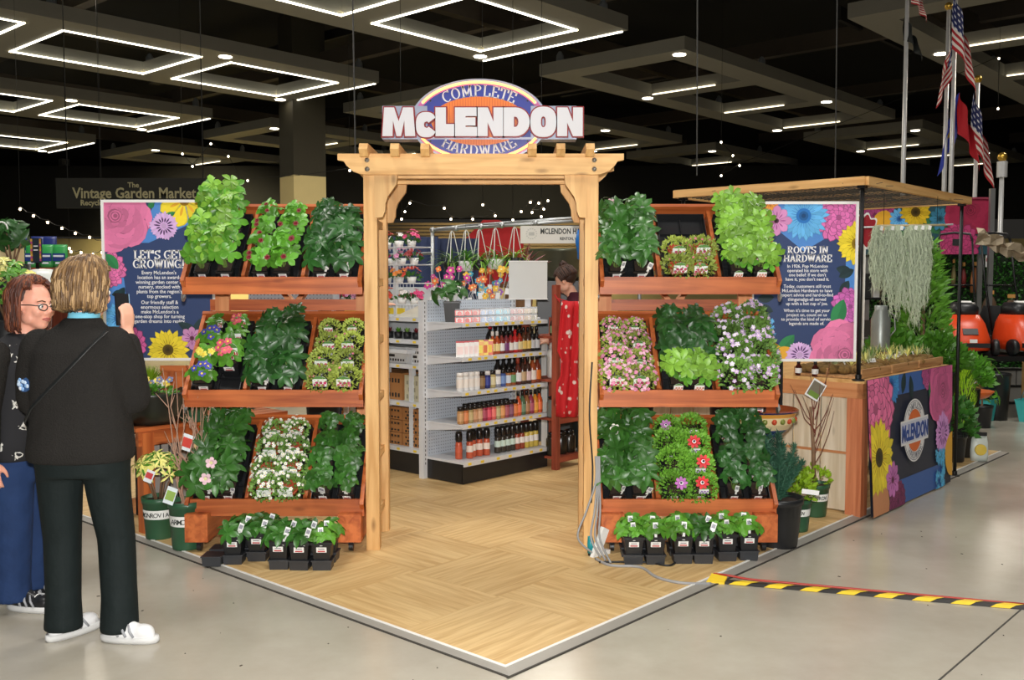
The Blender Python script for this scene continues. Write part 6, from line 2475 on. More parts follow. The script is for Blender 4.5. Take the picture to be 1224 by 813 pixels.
M0 = Matrix.Translation((-.219, -.036, 1.118)) @ Euler((R(90), 0, R(-20))).to_matrix().to_4x4()
rg = random.Random(2)
pm.M = M0
pm.lathe([(.034, .0), (.033, .006), (0, .010)], 18, col_=S(52, 84, 130))
for k in range(11):
    a, r_ = rg.uniform(0, 6.28), rg.uniform(.008, .026)
    pm.ball((r_ * math.cos(a), r_ * math.sin(a), .009), (.009, .009, .003), 8, 4, 0, rg.choice([S(190, 210, 232), S(130, 170, 216), S(226, 232, 240)]))
pm.build('round_badge', PRINT, w1)
t_ = MB()
t_.loft([(0, .01, .72, .19, .13), (0, .01, .80, .205, .14), (0, .01, .9, .19, .13)], 22)
limb(t_, [(-.10, .01, .76), (-.105, .02, .62), (-.106, .03, .44), (-.10, .01, .16)], [.102, .092, .08, .074])
limb(t_, [(.10, .01, .76), (.108, .02, .62), (.130, .03, .44), (.150, .0, .15)], [.102, .092, .08, .076])
t_.tube([(-.10, .01, .2), (-.10, .005, .04)], [.074, .082], 14).tube([(.150, 0, .2), (.150, -.01, .035)], [.076, .083], 14)
fused(t_, 'trousers', cloth_noise('dark_teal_cord', S(22, 30, 30), 11, 1.0, .75), w1, .011, 6)
WS = plain('white_leather', S(222, 222, 222), .5, var=.06)
shoe(w1, (-.085, .035, 0), (.55, .8), WS, plain('sole_white', S(206, 206, 204), .6), .95)
shoe(w1, (.185, -.035, 0), (.95, -.12), WS, plain('sole_white', S(206, 206, 204), .6), .95)
ph = thing('mobile_phone', 'dark phone with pale edge held up by the woman in black fleece', 'phone', (X0 + .118, Y0 + .185, 1.43), 0, rot=(R(-8), R(4), R(62)))
MB().box((0, 0, 0), (.072, .009, .145)).build('body', BLACKP, ph)
MB().box((.036, 0, 0), (.003, .010, .144)).build('edge', plain('pale_blue_edge', S(150, 190, 220), .3), ph)

# --- the woman with glasses, turned towards her
X0, Y0 = -2.365, 4.62
w2 = thing('person', 'auburn-haired woman with glasses in floral black top and blue jeans', 'person', (X0, Y0, 0))
HM2 = head_matrix((.095, -.01, 1.445), R(-112), R(-4))
SK2 = skin_mat('skin_pink', S(232, 166, 142))
b = MB()
add_head(b, HM2)
b.tube([(.04, .0, 1.25), (.05, 0, 1.33), (.07, 0, 1.40)], [.058, .052, .054], 12)
b.loft([(0, 0, .82, .12, .17), (0, 0, 1.05, .115, .16), (0, 0, 1.22, .11, .17), (.02, 0, 1.28, .07, .10)], 16)
limb(b, [(.0, -.185, 1.22), (-.02, -.22, .97), (-.01, -.24, .74)], [.05, .043, .03])
limb(b, [(.0, .185, 1.22), (.0, .22, .97), (.1, .2, .80)], [.05, .043, .03])
add_hand(b, (-.01, -.24, .735), (.12, 0, -1), (.2, -1, 0), -1, .5, .95)
add_hand(b, (.1, .2, .80), (.8, 0, -.4), (0, .3, 1), 1, .5, .95)
for sx, fx in ((-1, -.08), (1, .10)):
    limb(b, [(0, sx * .085, .76), (.01, sx * .09, .44), (.0, sx * .09, .09)], [.08, .055, .04])
fused(b, 'body', SK2, w2, .007, 4)
face_parts(w2, HM2, S(90, 70, 50), S(110, 66, 44), S(196, 96, 96), plain('dark_wire', S(48, 48, 46), .5))
tn2 = [S(96, 48, 30), S(78, 38, 24), S(118, 62, 38), S(64, 32, 22), S(132, 76, 46)]
hair_cap(w2, HM2, (.098, .114, .104), tn2, 1.35, .0, 340, True, 8, S(64, 32, 22), .012, wave=.03, thick=.0064)
m, nt, p = nodes('floral_knit')
tc = nt.nodes.new('ShaderNodeTexCoord')
vo = nt.nodes.new('ShaderNodeTexVoronoi')
vo.inputs['Scale'].default_value = 15
nz = nt.nodes.new('ShaderNodeTexNoise')
nz.inputs['Scale'].default_value = 22
nz.inputs['Distortion'].default_value = 2.5
nt.links.new(tc.outputs['Object'], vo.inputs['Vector'])
nt.links.new(tc.outputs['Object'], nz.inputs['Vector'])
ad = nt.nodes.new('ShaderNodeMath')
ad.operation = 'MULTIPLY_ADD'
ad.inputs[1].default_value = .8
nt.links.new(nz.outputs['Fac'], ad.inputs[0])
nt.links.new(vo.outputs['Distance'], ad.inputs[2])
cr = nt.nodes.new('ShaderNodeValToRGB')
cr.color_ramp.interpolation = 'CONSTANT'
cr.color_ramp.elements[0].color = S(22, 22, 26)
cr.color_ramp.elements[1].position = .56
cr.color_ramp.elements[1].color = S(206, 204, 196)
e = cr.color_ramp.elements.new(.70)
e.color = S(22, 22, 26)
nt.links.new(ad.outputs[0], cr.inputs[0])
nt.links.new(cr.outputs[0], p.inputs['Base Color'])
p.inputs['Roughness'].default_value = .85
FLORAL = m
j = MB()
j.loft([(0, 0, .72, .145, .20), (0, 0, .80, .15, .205), (0, 0, 1.0, .14, .19), (0, 0, 1.15, .145, .195), (0, 0, 1.23, .12, .18), (.02, 0, 1.285, .08, .10), (.04, 0, 1.31, .07, .07)], 22, p=2.3)
fused(j, 'top', FLORAL, w2, .010, 5)
j = MB()
for sy in (-1, 1):
    if sy < 0:
        limb(j, [(-.008, -.178, 1.215), (-.025, -.218, .97), (-.012, -.238, .78)], [.074, .056, .045])
    else:
        limb(j, [(0, .178, 1.215), (0, .217, .97), (.08, .205, .83)], [.078, .062, .05])
fused(j, 'sleeves', cloth_noise('black_fleece', S(44, 42, 40)), w2, .010, 4)
t_ = MB()
t_.loft([(0, 0, .62, .135, .18), (0, 0, .74, .14, .19), (0, 0, .8, .13, .18)], 22)
for sy in (-1, 1):
    limb(t_, [(0, sy * .09, .68), (.01, sy * .10, .42), (0, sy * .10, .14)], [.11, .09, .082])
    t_.tube([(0, sy * .10, .18), (.0, sy * .10, .05)], [.082, .088], 14)
fused(t_, 'jeans', cloth_noise('blue_denim', S(34, 54, 92), 12, 1.0, .8, .3), w2, .011, 5)
for sy in (-1, 1):
    shoe(w2, (.075, sy * .10, 0), (.97, -.2), BLACKP, plain('sole_white', S(206, 206, 204), .6), .95, WHITEP)
pp_ = MB()
pp_.M = Matrix.Translation((-.0, -.255, .60)) @ Euler((0, R(8), R(15))).to_matrix().to_4x4()
bgp = thing('paper_leaflet', 'pale green leaflet held low by the woman in floral top', 'paper', (X0 - .01, Y0 - .262, .60), 0, rot=(0, R(6), R(12)))
MB().box((0, 0, 0), (.012, .11, .20)).build('sheet', plain('pale_green_card', S(176, 214, 190), .6), bgp)

# --- the cashier beyond the timber shelf
cp = at(676, 336, 8.75)
w3 = thing('person', 'woman with dark hair in a bun and maroon shirt looking down behind the timber shelf', 'person', (cp.x, cp.y, TT))
HM3 = head_matrix((0, 0, cp.z - TT), R(62), R(-38))
b = MB()
add_head(b, HM3)
b.tube([(.10, .0, 1.34), (.07, 0, 1.41), (.03, 0, 1.49)], [.056, .052, .052], 12)
b.loft([(.12, 0, .86, .15, .12), (.12, 0, 1.1, .15, .11), (.12, 0, 1.30, .14, .10)], 16)
for sy in (-1, 1):
    limb(b, [(.12, sy * .17, 1.30), (.05, sy * .20, 1.08), (-.16, sy * .12, 1.02)], [.05, .042, .03])
    add_hand(b, (-.16, sy * .12, 1.02), (-1, -sy * .2, 0), (0, 0, 1), sy, .5)
    limb(b, [(.12, sy * .085, .86), (.12, sy * .09, .46), (.13, sy * .09, .09)], [.08, .055, .04])
fused(b, 'body', SK1, w3, .008, 4)
face_parts(w3, HM3, S(70, 50, 40), S(50, 34, 28), S(190, 100, 96))
tn3 = [S(66, 42, 32), S(54, 34, 26), S(82, 54, 40)]
hair_cap(w3, HM3, (.09, .108, .100), tn3, .1, 0, 120, True, 9, S(54, 34, 26), .02)
bu = MB()
bu.M = HM3
for k in range(14):
    bu.tube([(.028 * math.cos(a + k * .45), -.07 + .028 * math.sin(a + k * .45), .13 + .02 * math.sin(a * 2 + k)) for a in [i_ * .5 for i_ in range(9)]], .013, 6, 0, True, tn3[k % 3])
bu.build('hair_bun', HAIRM, w3, True)
j = MB()
j.loft([(.12, 0, .84, .16, .15), (.12, 0, 1.1, .155, .145), (.12, 0, 1.28, .15, .17), (.11, 0, 1.36, .11, .11), (.085, 0, 1.42, .065, .068), (.07, 0, 1.455, .058, .06)], 20)
for sy in (-1, 1):
    limb(j, [(.12, sy * .16, 1.29), (.05, sy * .20, 1.08), (-.10, sy * .14, 1.03)], [.075, .06, .046])
fused(j, 'shirt', cloth_noise('maroon_cotton', S(74, 34, 44)), w3, .011, 4)
t_ = MB()
t_.loft([(.12, 0, .74, .14, .18), (.12, 0, .88, .14, .17)], 18)
for sy in (-1, 1):
    limb(t_, [(.12, sy * .09, .8), (.12, sy * .1, .45), (.13, sy * .1, .1)], [.1, .085, .075])
fused(t_, 'trousers', cloth_noise('dark_teal_cord', S(24, 34, 34)), w3, .014, 4)
for sy in (-1, 1):
    shoe(w3, (.07, sy * .10, 0), (-1, 0), BLACKP, BLACKP)

# --- a visitor mostly hidden behind the left rack, one hand reaching into the arch
hp = at(463, 366, 7.35)
w4 = thing('person', 'visitor in dark clothes mostly hidden behind left rack, one hand pointing past the post', 'person', (hp.x - .46, 7.35, TT))
b = MB()
HM4 = head_matrix((0, 0, 1.60), R(-70))
add_head(b, HM4)
b.tube([(0, 0, 1.38), (0, 0, 1.54)], [.058, .055], 12)
b.loft([(0, 0, .9, .12, .15), (0, 0, 1.15, .12, .15), (0, 0, 1.36, .11, .16)], 16)
hz = hp.z - TT
limb(b, [(0, -.17, 1.36), (.16, -.22, 1.14), (.37, -.06, hz - .05)], [.05, .042, .028])
add_hand(b, (.385, -.05, hz - .04), (.8, .1, .55), (-.5, -.3, .8), 1, .35, 1.0)
limb(b, [(0, .17, 1.36), (0, .21, 1.1), (0, .2, .85)], [.05, .042, .03])
add_hand(b, (0, .2, .85), (0, 0, -1), (0, 1, 0), 1, .4)
for sy in (-1, 1):
    limb(b, [(0, sy * .085, .88), (0, sy * .09, .48), (0, sy * .09, .09)], [.08, .055, .04])
fused(b, 'body', SK1, w4, .008, 4)
face_parts(w4, HM4, S(70, 60, 50), S(50, 34, 28), S(190, 110, 100))
hair_cap(w4, HM4, (.09, .108, .1), tn3, .0, 0, 110, True, 12, S(54, 34, 26), .01)
j = MB()
j.loft([(0, 0, .84, .15, .18), (0, 0, 1.1, .14, .17), (0, 0, 1.34, .13, .18), (0, 0, 1.43, .07, .08)], 20)
limb(j, [(0, -.16, 1.35), (.15, -.22, 1.14), (.29, -.12, hz - .12)], [.075, .06, .045])
limb(j, [(0, .16, 1.35), (0, .21, 1.1), (0, .2, .92)], [.075, .06, .048])
fused(j, 'jacket', cloth_noise('black_fleece', S(44, 42, 40)), w4, .011, 4)
t_ = MB()
t_.loft([(0, 0, .76, .135, .17), (0, 0, .9, .13, .17)], 18)
for sy in (-1, 1):
    limb(t_, [(0, sy * .09, .8), (0, sy * .1, .45), (0, sy * .1, .1)], [.1, .085, .075])
fused(t_, 'trousers', cloth_noise('blue_denim', S(34, 56, 100)), w4, .014, 4)
for sy in (-1, 1):
    shoe(w4, (.06, sy * .10, 0), (1, 0), BLACKP, BLACKP)


# ---------------------------------------------------------------- bench, planters and pots left of the left rack
bn0 = thing('plant_bench', 'reddish wooden plant bench behind the woman in black fleece', 'bench', ab(.03, 3.02, TT), YAW_A)
for x in (.04, 1.0):
    for y in (.04, .52):
        MB().box((x, y, .31), (.075, .075, .62)).build('leg', CEDAR[2], bn0)
for y in (.03, .53):
    MB().box((.52, y, .585), (1.08, .04, .09)).build('top_rail', CEDAR[0], bn0)
for k in range(5):
    MB().box((.52, .07 + k * .105, .64), (1.10, .095, .024)).build('slat', CEDAR[0], bn0)
for y in (.03, .53):
    MB().box((.52, y, .06), (1.0, .035, .10)).build('foot_rail', FIR[0], bn0)


def bq(x, y, z=0.0):
    return ab(.03 + x, 3.02 + y, TT + z)


p_ = at(180, 512, 6.12)
t = thing('bowl_planter', 'wide dark bowl planter of spring flowers on the reddish bench', 'planter', (p_.x, p_.y, TT + .652), 0)
MB().lathe([(.15, 0), (.20, .03), (.235, .10), (.25, .18), (.262, .20), (.25, .205), (.235, .18), (0, .17)], 32).build('bowl', plain('dark_bronze_glaze', S(46, 48, 42), .3, var=.1), t, True)
MB().lathe([(.235, .172), (0, .19)], 24, cap=False).build('soil', SOIL, t)
f = MB()
rg = random.Random(17)
for k in range(420):
    a, q = rg.uniform(0, 6.28), .085 * math.sqrt(rg.random())
    e = q / .085
    leaflet(f, (-.05 + q * .5 * math.cos(a), .03 + q * .5 * math.sin(a), .19), (math.cos(a) * e * .5, math.sin(a) * e * .5, 1), (math.cos(a), math.sin(a), 0), .17 * rg.uniform(.8, 1.1), .008, -.1, .1, 2)
tag(f.build('grass_tuft', G_LIME, t), kind='stuff')
mound(t, plain('dried_bracts', S(150, 102, 64), .8, var=.3), 120, .06, .09, .03, 18, .18, 'dried_heads', (-.10, -.03))
for k in range(3):
    f = MB()
    f.tube([(-.13 + .02 * k, .05, .18), (-.135 + .015 * k, .04, .32 + .03 * k)], .004, 5, col_=S(90, 130, 60))
    f.ball((-.135 + .015 * k, .04, .34 + .03 * k), (.016, .016, .022), 10, 6, 0, S(206, 40, 80))
    f.build('tulip', PETAL, t, True)
mound(t, G_BRIGHT, 160, .11, .07, .035, 19, .18, 'pansy_leaves', (.08, -.12))
for k in range(9):
    f = MB()
    blossom(f, Vector((.02 + .02 * k, -.16 + .03 * rg.random(), .25 + .04 * rg.random())), (0, -.8, .5), .024, [S(240, 238, 226), S(236, 216, 100), S(120, 130, 170)][k % 3], 5, S(230, 190, 60), .15, rg)
    f.build('pansy', PETAL, t)
cpz = at(209, 470, 6.35)
t = thing('cedar_planter', 'upright cedar planter box behind the bowl planter', 'planter', (cpz.x, cpz.y, TT + .652), 0)
for k in range(2):
    MB().box((-.035 + .07 * k, 0, .16), (.068, .02, .34)).build('plank', CEDAR[2], t)
    MB().box((-.035 + .07 * k, .15, .16), (.068, .02, .34)).build('plank', CEDAR[2], t)
for x in (-.08, .08):
    MB().box((x, .075, .16), (.02, .17, .34)).build('side', CEDAR[2], t)
MB().box((0, -.015, .325), (.17, .02, .04)).build('rim', CEDAR[0], t)
t = thing('green_pot', 'dark green pot with bare soil on bench right of the bowl planter', 'pot', (at(232, 512, 6.2).x, 6.2, TT + .652), 0)
nursery_pot(t, .10, .16, POTG)
crt = thing('grey_crate', 'grey slatted crate below the reddish bench', 'crate', bq(.30, .28), YAW_A)
for k in range(5):
    MB().box((-.12 + k * .06, -.1, .28), (.045, .014, .56)).build('slat', plain('grey_timber', S(150, 146, 140), .7, var=.15), crt)
MB().box((0, .02, .28), (.3, .2, .5)).build('body', BLACKP, crt)
# two banded green pots in front of the bench
g = gz(184, 647, TT)
t = thing('potted_shrub', 'cream-edged variegated shrub in banded green pot at the bench foot', 'plant', (g.x, g.y + .10, TT), 0)
nursery_pot(t, .10, .25, POTG, 'MONROVIA')
for k in range(5):
    a = k * 1.3
    MB().tube([(.02 * math.cos(a), .02 * math.sin(a), .22), (.06 * math.cos(a), .05 * math.sin(a), .33), (.12 * math.cos(a), .08 * math.sin(a), .42)], [.007, .006, .004], 6).build('stem', TWIG, t, True)
ms = leaf_meshes('var', G_VARI, 6, .07, .016, .35, 5.8, .6)
ms2 = leaf_meshes('var2', G_MID, 6, .075, .014, .3, 5.8, .6)
for k in range(46):
    a, ph = rg.uniform(0, 6.28), rg.uniform(0, 1.9)
    n_ = Vector((math.cos(a) * math.sin(ph), math.sin(a) * math.sin(ph), math.cos(ph)))
    q = Vector((0, 0, .42)) + Vector((n_.x * .15, n_.y * .11, n_.z * .10)) * rg.uniform(.7, 1)
    link('leaf', (ms if k % 3 else ms2)[k % 3], t, q, orient(n_ + Vector((0, -.3, .2)), rg.uniform(0, 6)))
tg = MB()
tg.box((.0, -.15, .40), (.05, .002, .075), (0, .4, 0), 0, S(232, 236, 240)).box((0.0, -.152, .405), (.04, .002, .035), (0, .4, 0), 0, S(200, 70, 70))
tg.build('plant_tag', PRINT, t)
g = gz(217, 660, TT)
t = thing('potted_shrub', 'bare-twigged shrub in banded green pot against the left rack foot', 'plant', (g.x, g.y + .10, TT), 0)
nursery_pot(t, .102, .28, POTG, 'ARMONR')
for k in range(11):
    a = rg.uniform(0, 6.28)
    p0 = Vector((.03 * math.cos(a), .03 * math.sin(a), .25))
    sp_ = rg.uniform(.05, .2)
    pts = [p0]
    for j in range(1, 6):
        u = j / 5
        pts.append(p0 + Vector((math.cos(a) * sp_ * u + rg.uniform(-.035, .035), math.sin(a) * sp_ * .6 * u, rg.uniform(.45, .75) * u if j < 5 else .62 + .2 * rg.random())))
    pts.sort(key=lambda v: v.z)
    w = MB().tube(pts, [.006, .0055, .005, .004, .003, .002], 5)
    for j in (2, 3, 4):
        d = Vector((rg.uniform(-.1, .1), rg.uniform(-.06, .06), rg.uniform(.06, .14)))
        w.tube([pts[j], pts[j] + d], [.0035, .0015], 4)
    w.build('twig', plain('twig_pale', S(176, 140, 118), .7, var=.3, scale=40), t)
tg = MB()
tg.box((-.05, -.12, .33), (.06, .002, .10), (0, .35, 0), 0, S(226, 236, 240)).box((-.05, -.122, .33), (.05, .002, .055), (0, .35, 0), 0, S(150, 180, 90))
tg.build('plant_tag', PRINT, t)
tg = MB()
tg.box((.02, -.03, .62), (.065, .002, .095), (0, .35, 0), 0, S(226, 236, 240)).box((.02, -.032, .62), (.055, .002, .055), (0, .35, 0), 0, S(206, 70, 60))
tg.build('plant_tag', PRINT, t)

bnp = thing('perforated_bin', 'pale perforated metal bin on a low table behind the left rack', 'bin', (-1.62, 7.25, TT), 0)
MB().box((0, 0, 1.40), (.62, .26, .22)).build('bin', PEG, bnp)
MB().box((0, 0, 1.27), (.9, .36, .03)).build('table_top', WHITEM, bnp)
for x in (-.4, .4):
    for y in (-.14, .14):
        MB().box((x, y, .63), (.035, .035, 1.26)).build('leg', WHITEM, bnp)
for i, (px, py, lab) in enumerate(((385, 372, 'dark green bush seen between top and middle tiers of the left rack'), (762, 366, 'greyish herb bush seen between top and middle tiers of the right rack'), (870, 366, 'green bush seen below the top tier of the right rack'))):
    q = at(px, py, 7.0)
    t = thing('leafy_bush', lab, 'plant', (q.x, 7.0, TT), 0)
    MB().lathe([(.10, 0), (.14, q.z - .2), (.13, q.z - .2), (0, q.z - .22)], 14).build('pot', BLACKP, t, True)
    mound(t, (G_DARK, G_SAGE, G_MID)[i], 420, .17, .17, .06, 400 + i, q.z - .22)

# ---------------------------------------------------------------- cables and the striped cable cover
def cable(name, pts, r, mt, lab):
    P = [Vector(p) for p in pts]
    out = []
    for i in range(len(P) - 1):
        p0, p1, p2, p3 = P[max(i - 1, 0)], P[i], P[i + 1], P[min(i + 2, len(P) - 1)]
        for j in range(6):
            u = j / 6
            out.append(.5 * ((2 * p1) + (p2 - p0) * u + (2 * p0 - 5 * p1 + 4 * p2 - p3) * u * u + (3 * p1 - p0 - 3 * p2 + p3) * u ** 3))
    out.append(P[-1])
    return tag(MB().tube(out, r, 8).build(name, mt, None, True), lab, 'cable')


GCAB = plain('grey_cable', S(150, 150, 150), .5)
z0 = TT + .006
for i in range(4):
    cable('power_cable', [Vector((.478 + .007 * i, 5.50, .56)), Vector((.475 + .008 * i, 5.46, .42)), Vector((.45 + .016 * i - .03 * (i == 0), 5.42, .26)), Vector((.42 + .024 * i - .05 * (i == 0), 5.38, .12)), gz(712 + 6 * i, 664 + 3 * i, z0)], .006, GCAB, 'grey cable looping down beside the right arbor post, %s of four' % ORD[i])
cable('power_cable', [gz(712, 668, z0), gz(730, 676, z0), gz(765, 678, z0), gz(785, 690, z0), gz(815, 697, z0), gz(850, 698, .006)], .008, GCAB, 'grey cable crossing the wood floor to the striped cover')
cable('power_cable', [gz(716, 672, z0), gz(770, 672, z0), gz(800, 676, z0), gz(812, 668, z0)], .006, BLACKP, 'black cable lying among pots under the right rack')
cable('power_cable', [Vector((.455, 5.50, 1.1)), Vector((.44, 5.48, .8)), Vector((.46, 5.49, .5)), Vector((.45, 5.46, .3))], .005, BLACKP, 'thin black cable running down the right arbor post')
g = gz(716, 664, TT)
t = thing('power_strip', 'white power strip propped at the foot of the right rack', 'power strip', g, R(40))
MB().box((0, 0, .06), (.05, .025, .20), (0, R(28), 0)).build('body', WHITEP, t)
MB().box((.03, 0, .012), (.09, .03, .024)).build('socket', WHITEP, t)
g = gz(706, 664, TT)
t = thing('teal_plug', 'teal cable connector by the power strip at right rack foot', 'plug', g, R(20))
MB().tube([(0, 0, .015), (0, .0, .07), (.0, .01, .11)], [.018, .02, .012], 10).build('body', plain('teal_plastic', S(20, 140, 150), .4), t, True)
MB().tube([(0, 0, .0), (0, 0, .02)], .016, 8).build('cap', BLACKP, t)

p0, p1 = gz(850, 695, 0), gz(1224, 727, 0)
d = (p1 - p0).normalized()
L = (p1 - p0).length + .8
tp = thing('cable_cover', 'black and yellow striped cable cover tape running across the concrete to the right', 'cable cover', p0, math.atan2(d.y, d.x))
MB().prism([(0, -.032, .001), (0, -.018, .012), (0, .018, .012), (0, .032, .001)], (L, 0, 0)).build('strip', plain('black_tape', S(34, 32, 30), .5), tp)
YTAPE = plain('yellow_tape', S(232, 196, 40), .5, var=.08)
ym = MB()
ym.add([(0, -.033, .0015), (.085, -.033, .0015), (.115, -.016, .0135), (.03, -.016, .0135)], [(0, 1, 2, 3)])
ym.add([(.03, -.016, .0135), (.115, -.016, .0135), (.155, .016, .0135), (.07, .016, .0135)], [(0, 1, 2, 3)])
ym = ym.mesh('stripe', YTAPE)
k = 0
while k * .175 < L - .2:
    link('stripe', ym, tp, (k * .175 + .09, 0, .0004))
    k += 1
MB().prism([(-.02, -.05, .0), (.07, -.035, .0), (.08, .02, .014), (.0, .03, .022)], (0, 0, .012)).build('folded_end', YTAPE, tp)
cable('red_cable', [gz(853, 686, .03), gz(870, 688, .015), gz(900, 693, .007), gz(960, 698.5, .007), gz(1224, 722.5, .007)], .006, plain('red_plastic', S(170, 48, 34), .4), 'thin red cable along the far edge of the striped cover')

# ---------------------------------------------------------------- far left: sign, bags, plants
Y_ = 17.5
p0, p1 = at(68, 249, Y_), at(256, 213, Y_)
t = thing('market_sign', 'dark hanging sign with pale lettering for a garden market, upper left', 'sign', (p0.x, Y_, p0.z), 0)
w, h = p1.x - p0.x, p1.z - p0.z
MB().box((w / 2, 0, h / 2), (w, .04, h)).build('panel', plain('sign_black', S(34, 34, 28), .7, var=.1), t)
GOLDT = plain('sign_gold', S(176, 168, 128), .6)
kx = Y_ / F_PX
words_obj('lettering', 'Vintage Garden Market', 17.5 * kx, GOLDT, t, ((161 - 68) * kx, -.025, (249 - 237) * kx), bold=.006, sx=.88)
words_obj('lettering', 'The', 8.5 * kx, GOLDT, t, ((160 - 68) * kx, -.025, (249 - 224.5) * kx), bold=.003)
words_obj('lettering', 'Recycled &', 9 * kx, GOLDT, t, ((116 - 68) * kx, -.025, (249 - 245.5) * kx), bold=.004, sx=.95)
for x in (.2, w - .2):
    MB().tube([(x, 0, h), (x, 0, 8.4 - p0.z)], .01, 5).build('wire', BLACKM, t)
# stepped shelf of bagged goods
sh = thing('bag_shelf', 'dark red shelf stacked with bags behind the two women', 'shelf', (at(45, 320, 10.5).x, 10.5, 0), 0)
zz = at(45, 320, 10.5).z
MB().box((.0, .2, zz - .02), (.75, .4, .04)).build('shelf', RWD[0], sh)
MB().box((.05, .38, zz / 2), (.75, .03, zz)).build('back', RWD[2], sh)
for x in (-.3, .4):
    MB().box((x, .02, zz / 2), (.05, .05, zz)).build('leg', RWD[2], sh)
for i, (px, py, c) in enumerate(((22, 320, S(60, 160, 84)), (40, 321, S(60, 160, 84)), (57, 320, S(60, 160, 84)), (73, 320, S(60, 160, 84)), (28, 300, S(40, 54, 120)), (46, 300, S(40, 54, 120)), (60, 300, S(40, 54, 120)))):
    q = at(px, py, 10.55 if py > 310 else 10.7)
    t = thing('soil_bag', '%s on the dark red shelf, %s from left' % ('green and blue soil bag' if py > 310 else 'navy bag in the upper layer', ORD[i if i < 4 else i - 4]), 'bag', (q.x, q.y, zz if py > 310 else zz + .005), 0, 'bags on the dark red shelf')
    hh = .25 if py > 310 else .34
    b = MB()
    b.loft([(0, 0, 0, .07, .04), (0, 0, .04, .077, .05), (0, 0, hh * .6, .077, .045), (0, 0, hh - .03, .075, .025), (0, 0, hh, .075, .006)], 14)
    b.build('bag', plain('bag_green' if py > 310 else 'bag_navy', c, .35), t, True)
    m_ = MB()
    m_.box((0, -.046, hh * .45), (.13, .012, hh * .34), None, 0, S(38, 60, 130))
    m_.box((0, -.054, hh * .5), (.11, .004, hh * .08), None, 0, S(226, 232, 240))
    m_.box((0, -.052, hh * .2), (.07, .004, hh * .08), None, 0, S(226, 232, 240))
    m_.build('print', PRINT, t)
q = at(44, 313, 10.0)
t = thing('small_poster', 'small dark poster with colourful border standing before the soil bags', 'sign', (q.x, q.y, 0), R(-12))
MB().box((0, 0, q.z + .115), (.12, .02, .25)).build('panel', plain('poster_teal', S(40, 52, 64), .5), t)
e_ = MB()
for k in range(9):
    e_.box((-.05, -.012, q.z + .02 + k * .025), (.022, .004, .026), None, 0, [S(206, 140, 60), S(190, 80, 140), S(226, 180, 80)][k % 3])
    e_.box((.052, -.012, q.z + .02 + k * .025), (.016, .004, .026), None, 0, [S(190, 80, 140), S(226, 180, 80), S(206, 140, 60)][k % 3])
e_.build('printed_border', PRINT, t)
e_ = MB()
for z in (.16, .12):
    e_.box((0, -.012, q.z + z), (.05, .004, .012))
e_.build('print', WHT, t)
MB().box((0, .01, q.z / 2), (.03, .02, q.z)).build('stand', BLACKM, t)
q = at(18, 318, 8.6)
t = thing('cream_box', 'cream cardboard box at the far left edge above the shrub', 'box', (q.x - .12, q.y, 0), R(12))
MB().box((0, 0, q.z + .09), (.30, .3, .20)).build('body', plain('cream_card2', S(216, 196, 150), .7), t)
MB().box((0, 0, q.z / 2 - .005), (.34, .32, q.z)).build('plinth', plain('grey_timber', S(150, 146, 140), .7), t)
for i, (px, py, Y_, mt, kk, rad, lab) in enumerate(((14, 280, 8.2, G_DEEP, 'big', .16, 'large dark-leaved plant with white loops above the cream box'), (8, 345, 7.6, G_VARI, 'small', .24, 'yellow-green variegated shrub at the far left edge'))):
    q = at(px, py, Y_)
    t = thing('leafy_shrub', lab, 'plant', (q.x, q.y, 0), 0)
    MB().lathe([(.10, 0), (.14, q.z - .25), (.13, q.z - .25), (0, q.z - .28)], 16).build('pot', BLACKP, t, True)
    ms = leaf_meshes('fl' + kk, mt, 3 if kk == 'big' else 5, .13 if kk == 'big' else .07, .055 if kk == 'big' else .026, .3, 2.4 if kk == 'big' else 5.6, .5)
    ms2 = leaf_meshes('fl2' + kk, G_MID, 5, .08, .028, .3, 5.6, .5)
    for k in range(22 if kk == 'big' else 90):
        a, ph = rg.uniform(0, 6.28), rg.uniform(.1, 2.2)
        n_ = Vector((math.cos(a) * math.sin(ph), math.sin(a) * math.sin(ph), math.cos(ph)))
        link('leaf', (ms2 if kk != 'big' and k % 3 == 0 else ms)[k % 3], t, Vector((0, 0, q.z)) + n_ * rad * rg.uniform(.5, 1), orient(n_ + Vector((0, -.5, .2)), rg.uniform(0, 6)))
    w = MB()
    for k in range(8):
        a = k * .8
        w.tube([(0, 0, q.z - .3), (.1 * math.cos(a), .1 * math.sin(a), q.z)], [.01, .005], 5)
    w.build('stems', TWIG, t)
    if kk == 'big':
        for k in range(2):
            MB().tube([(-.10 + .12 * k + .05 * math.cos(u), -.2, q.z + .03 + .06 * math.sin(u)) for u in [j_ * .35 for j_ in range(10)]], .007, 6).build('white_loop', WHITEP, t, True)
q = at(52, 346, 8.0)
t = thing('white_hood', 'white rounded hood with pale blue inside behind the auburn-haired woman', 'hood', (q.x, q.y, 0), 0)
MB().lathe([(.24, 0), (.23, .08), (.17, .15), (.08, .185), (0, .19)], 24, (0, 0, q.z - .02), sy=.6).build('shell', plain('white_gloss', S(222, 226, 222), .35), t, True)
MB().lathe([(.05, 0), (.05, q.z)], 12).build('stem', WHITEP, t)
MB().box((.16, -.08, q.z - .08), (.10, .06, .14)).build('yellow_panel', YTAG, t)

# ---------------------------------------------------------------- string lights
BULB = glow('bulb_glow', S(255, 226, 180), 14.0)


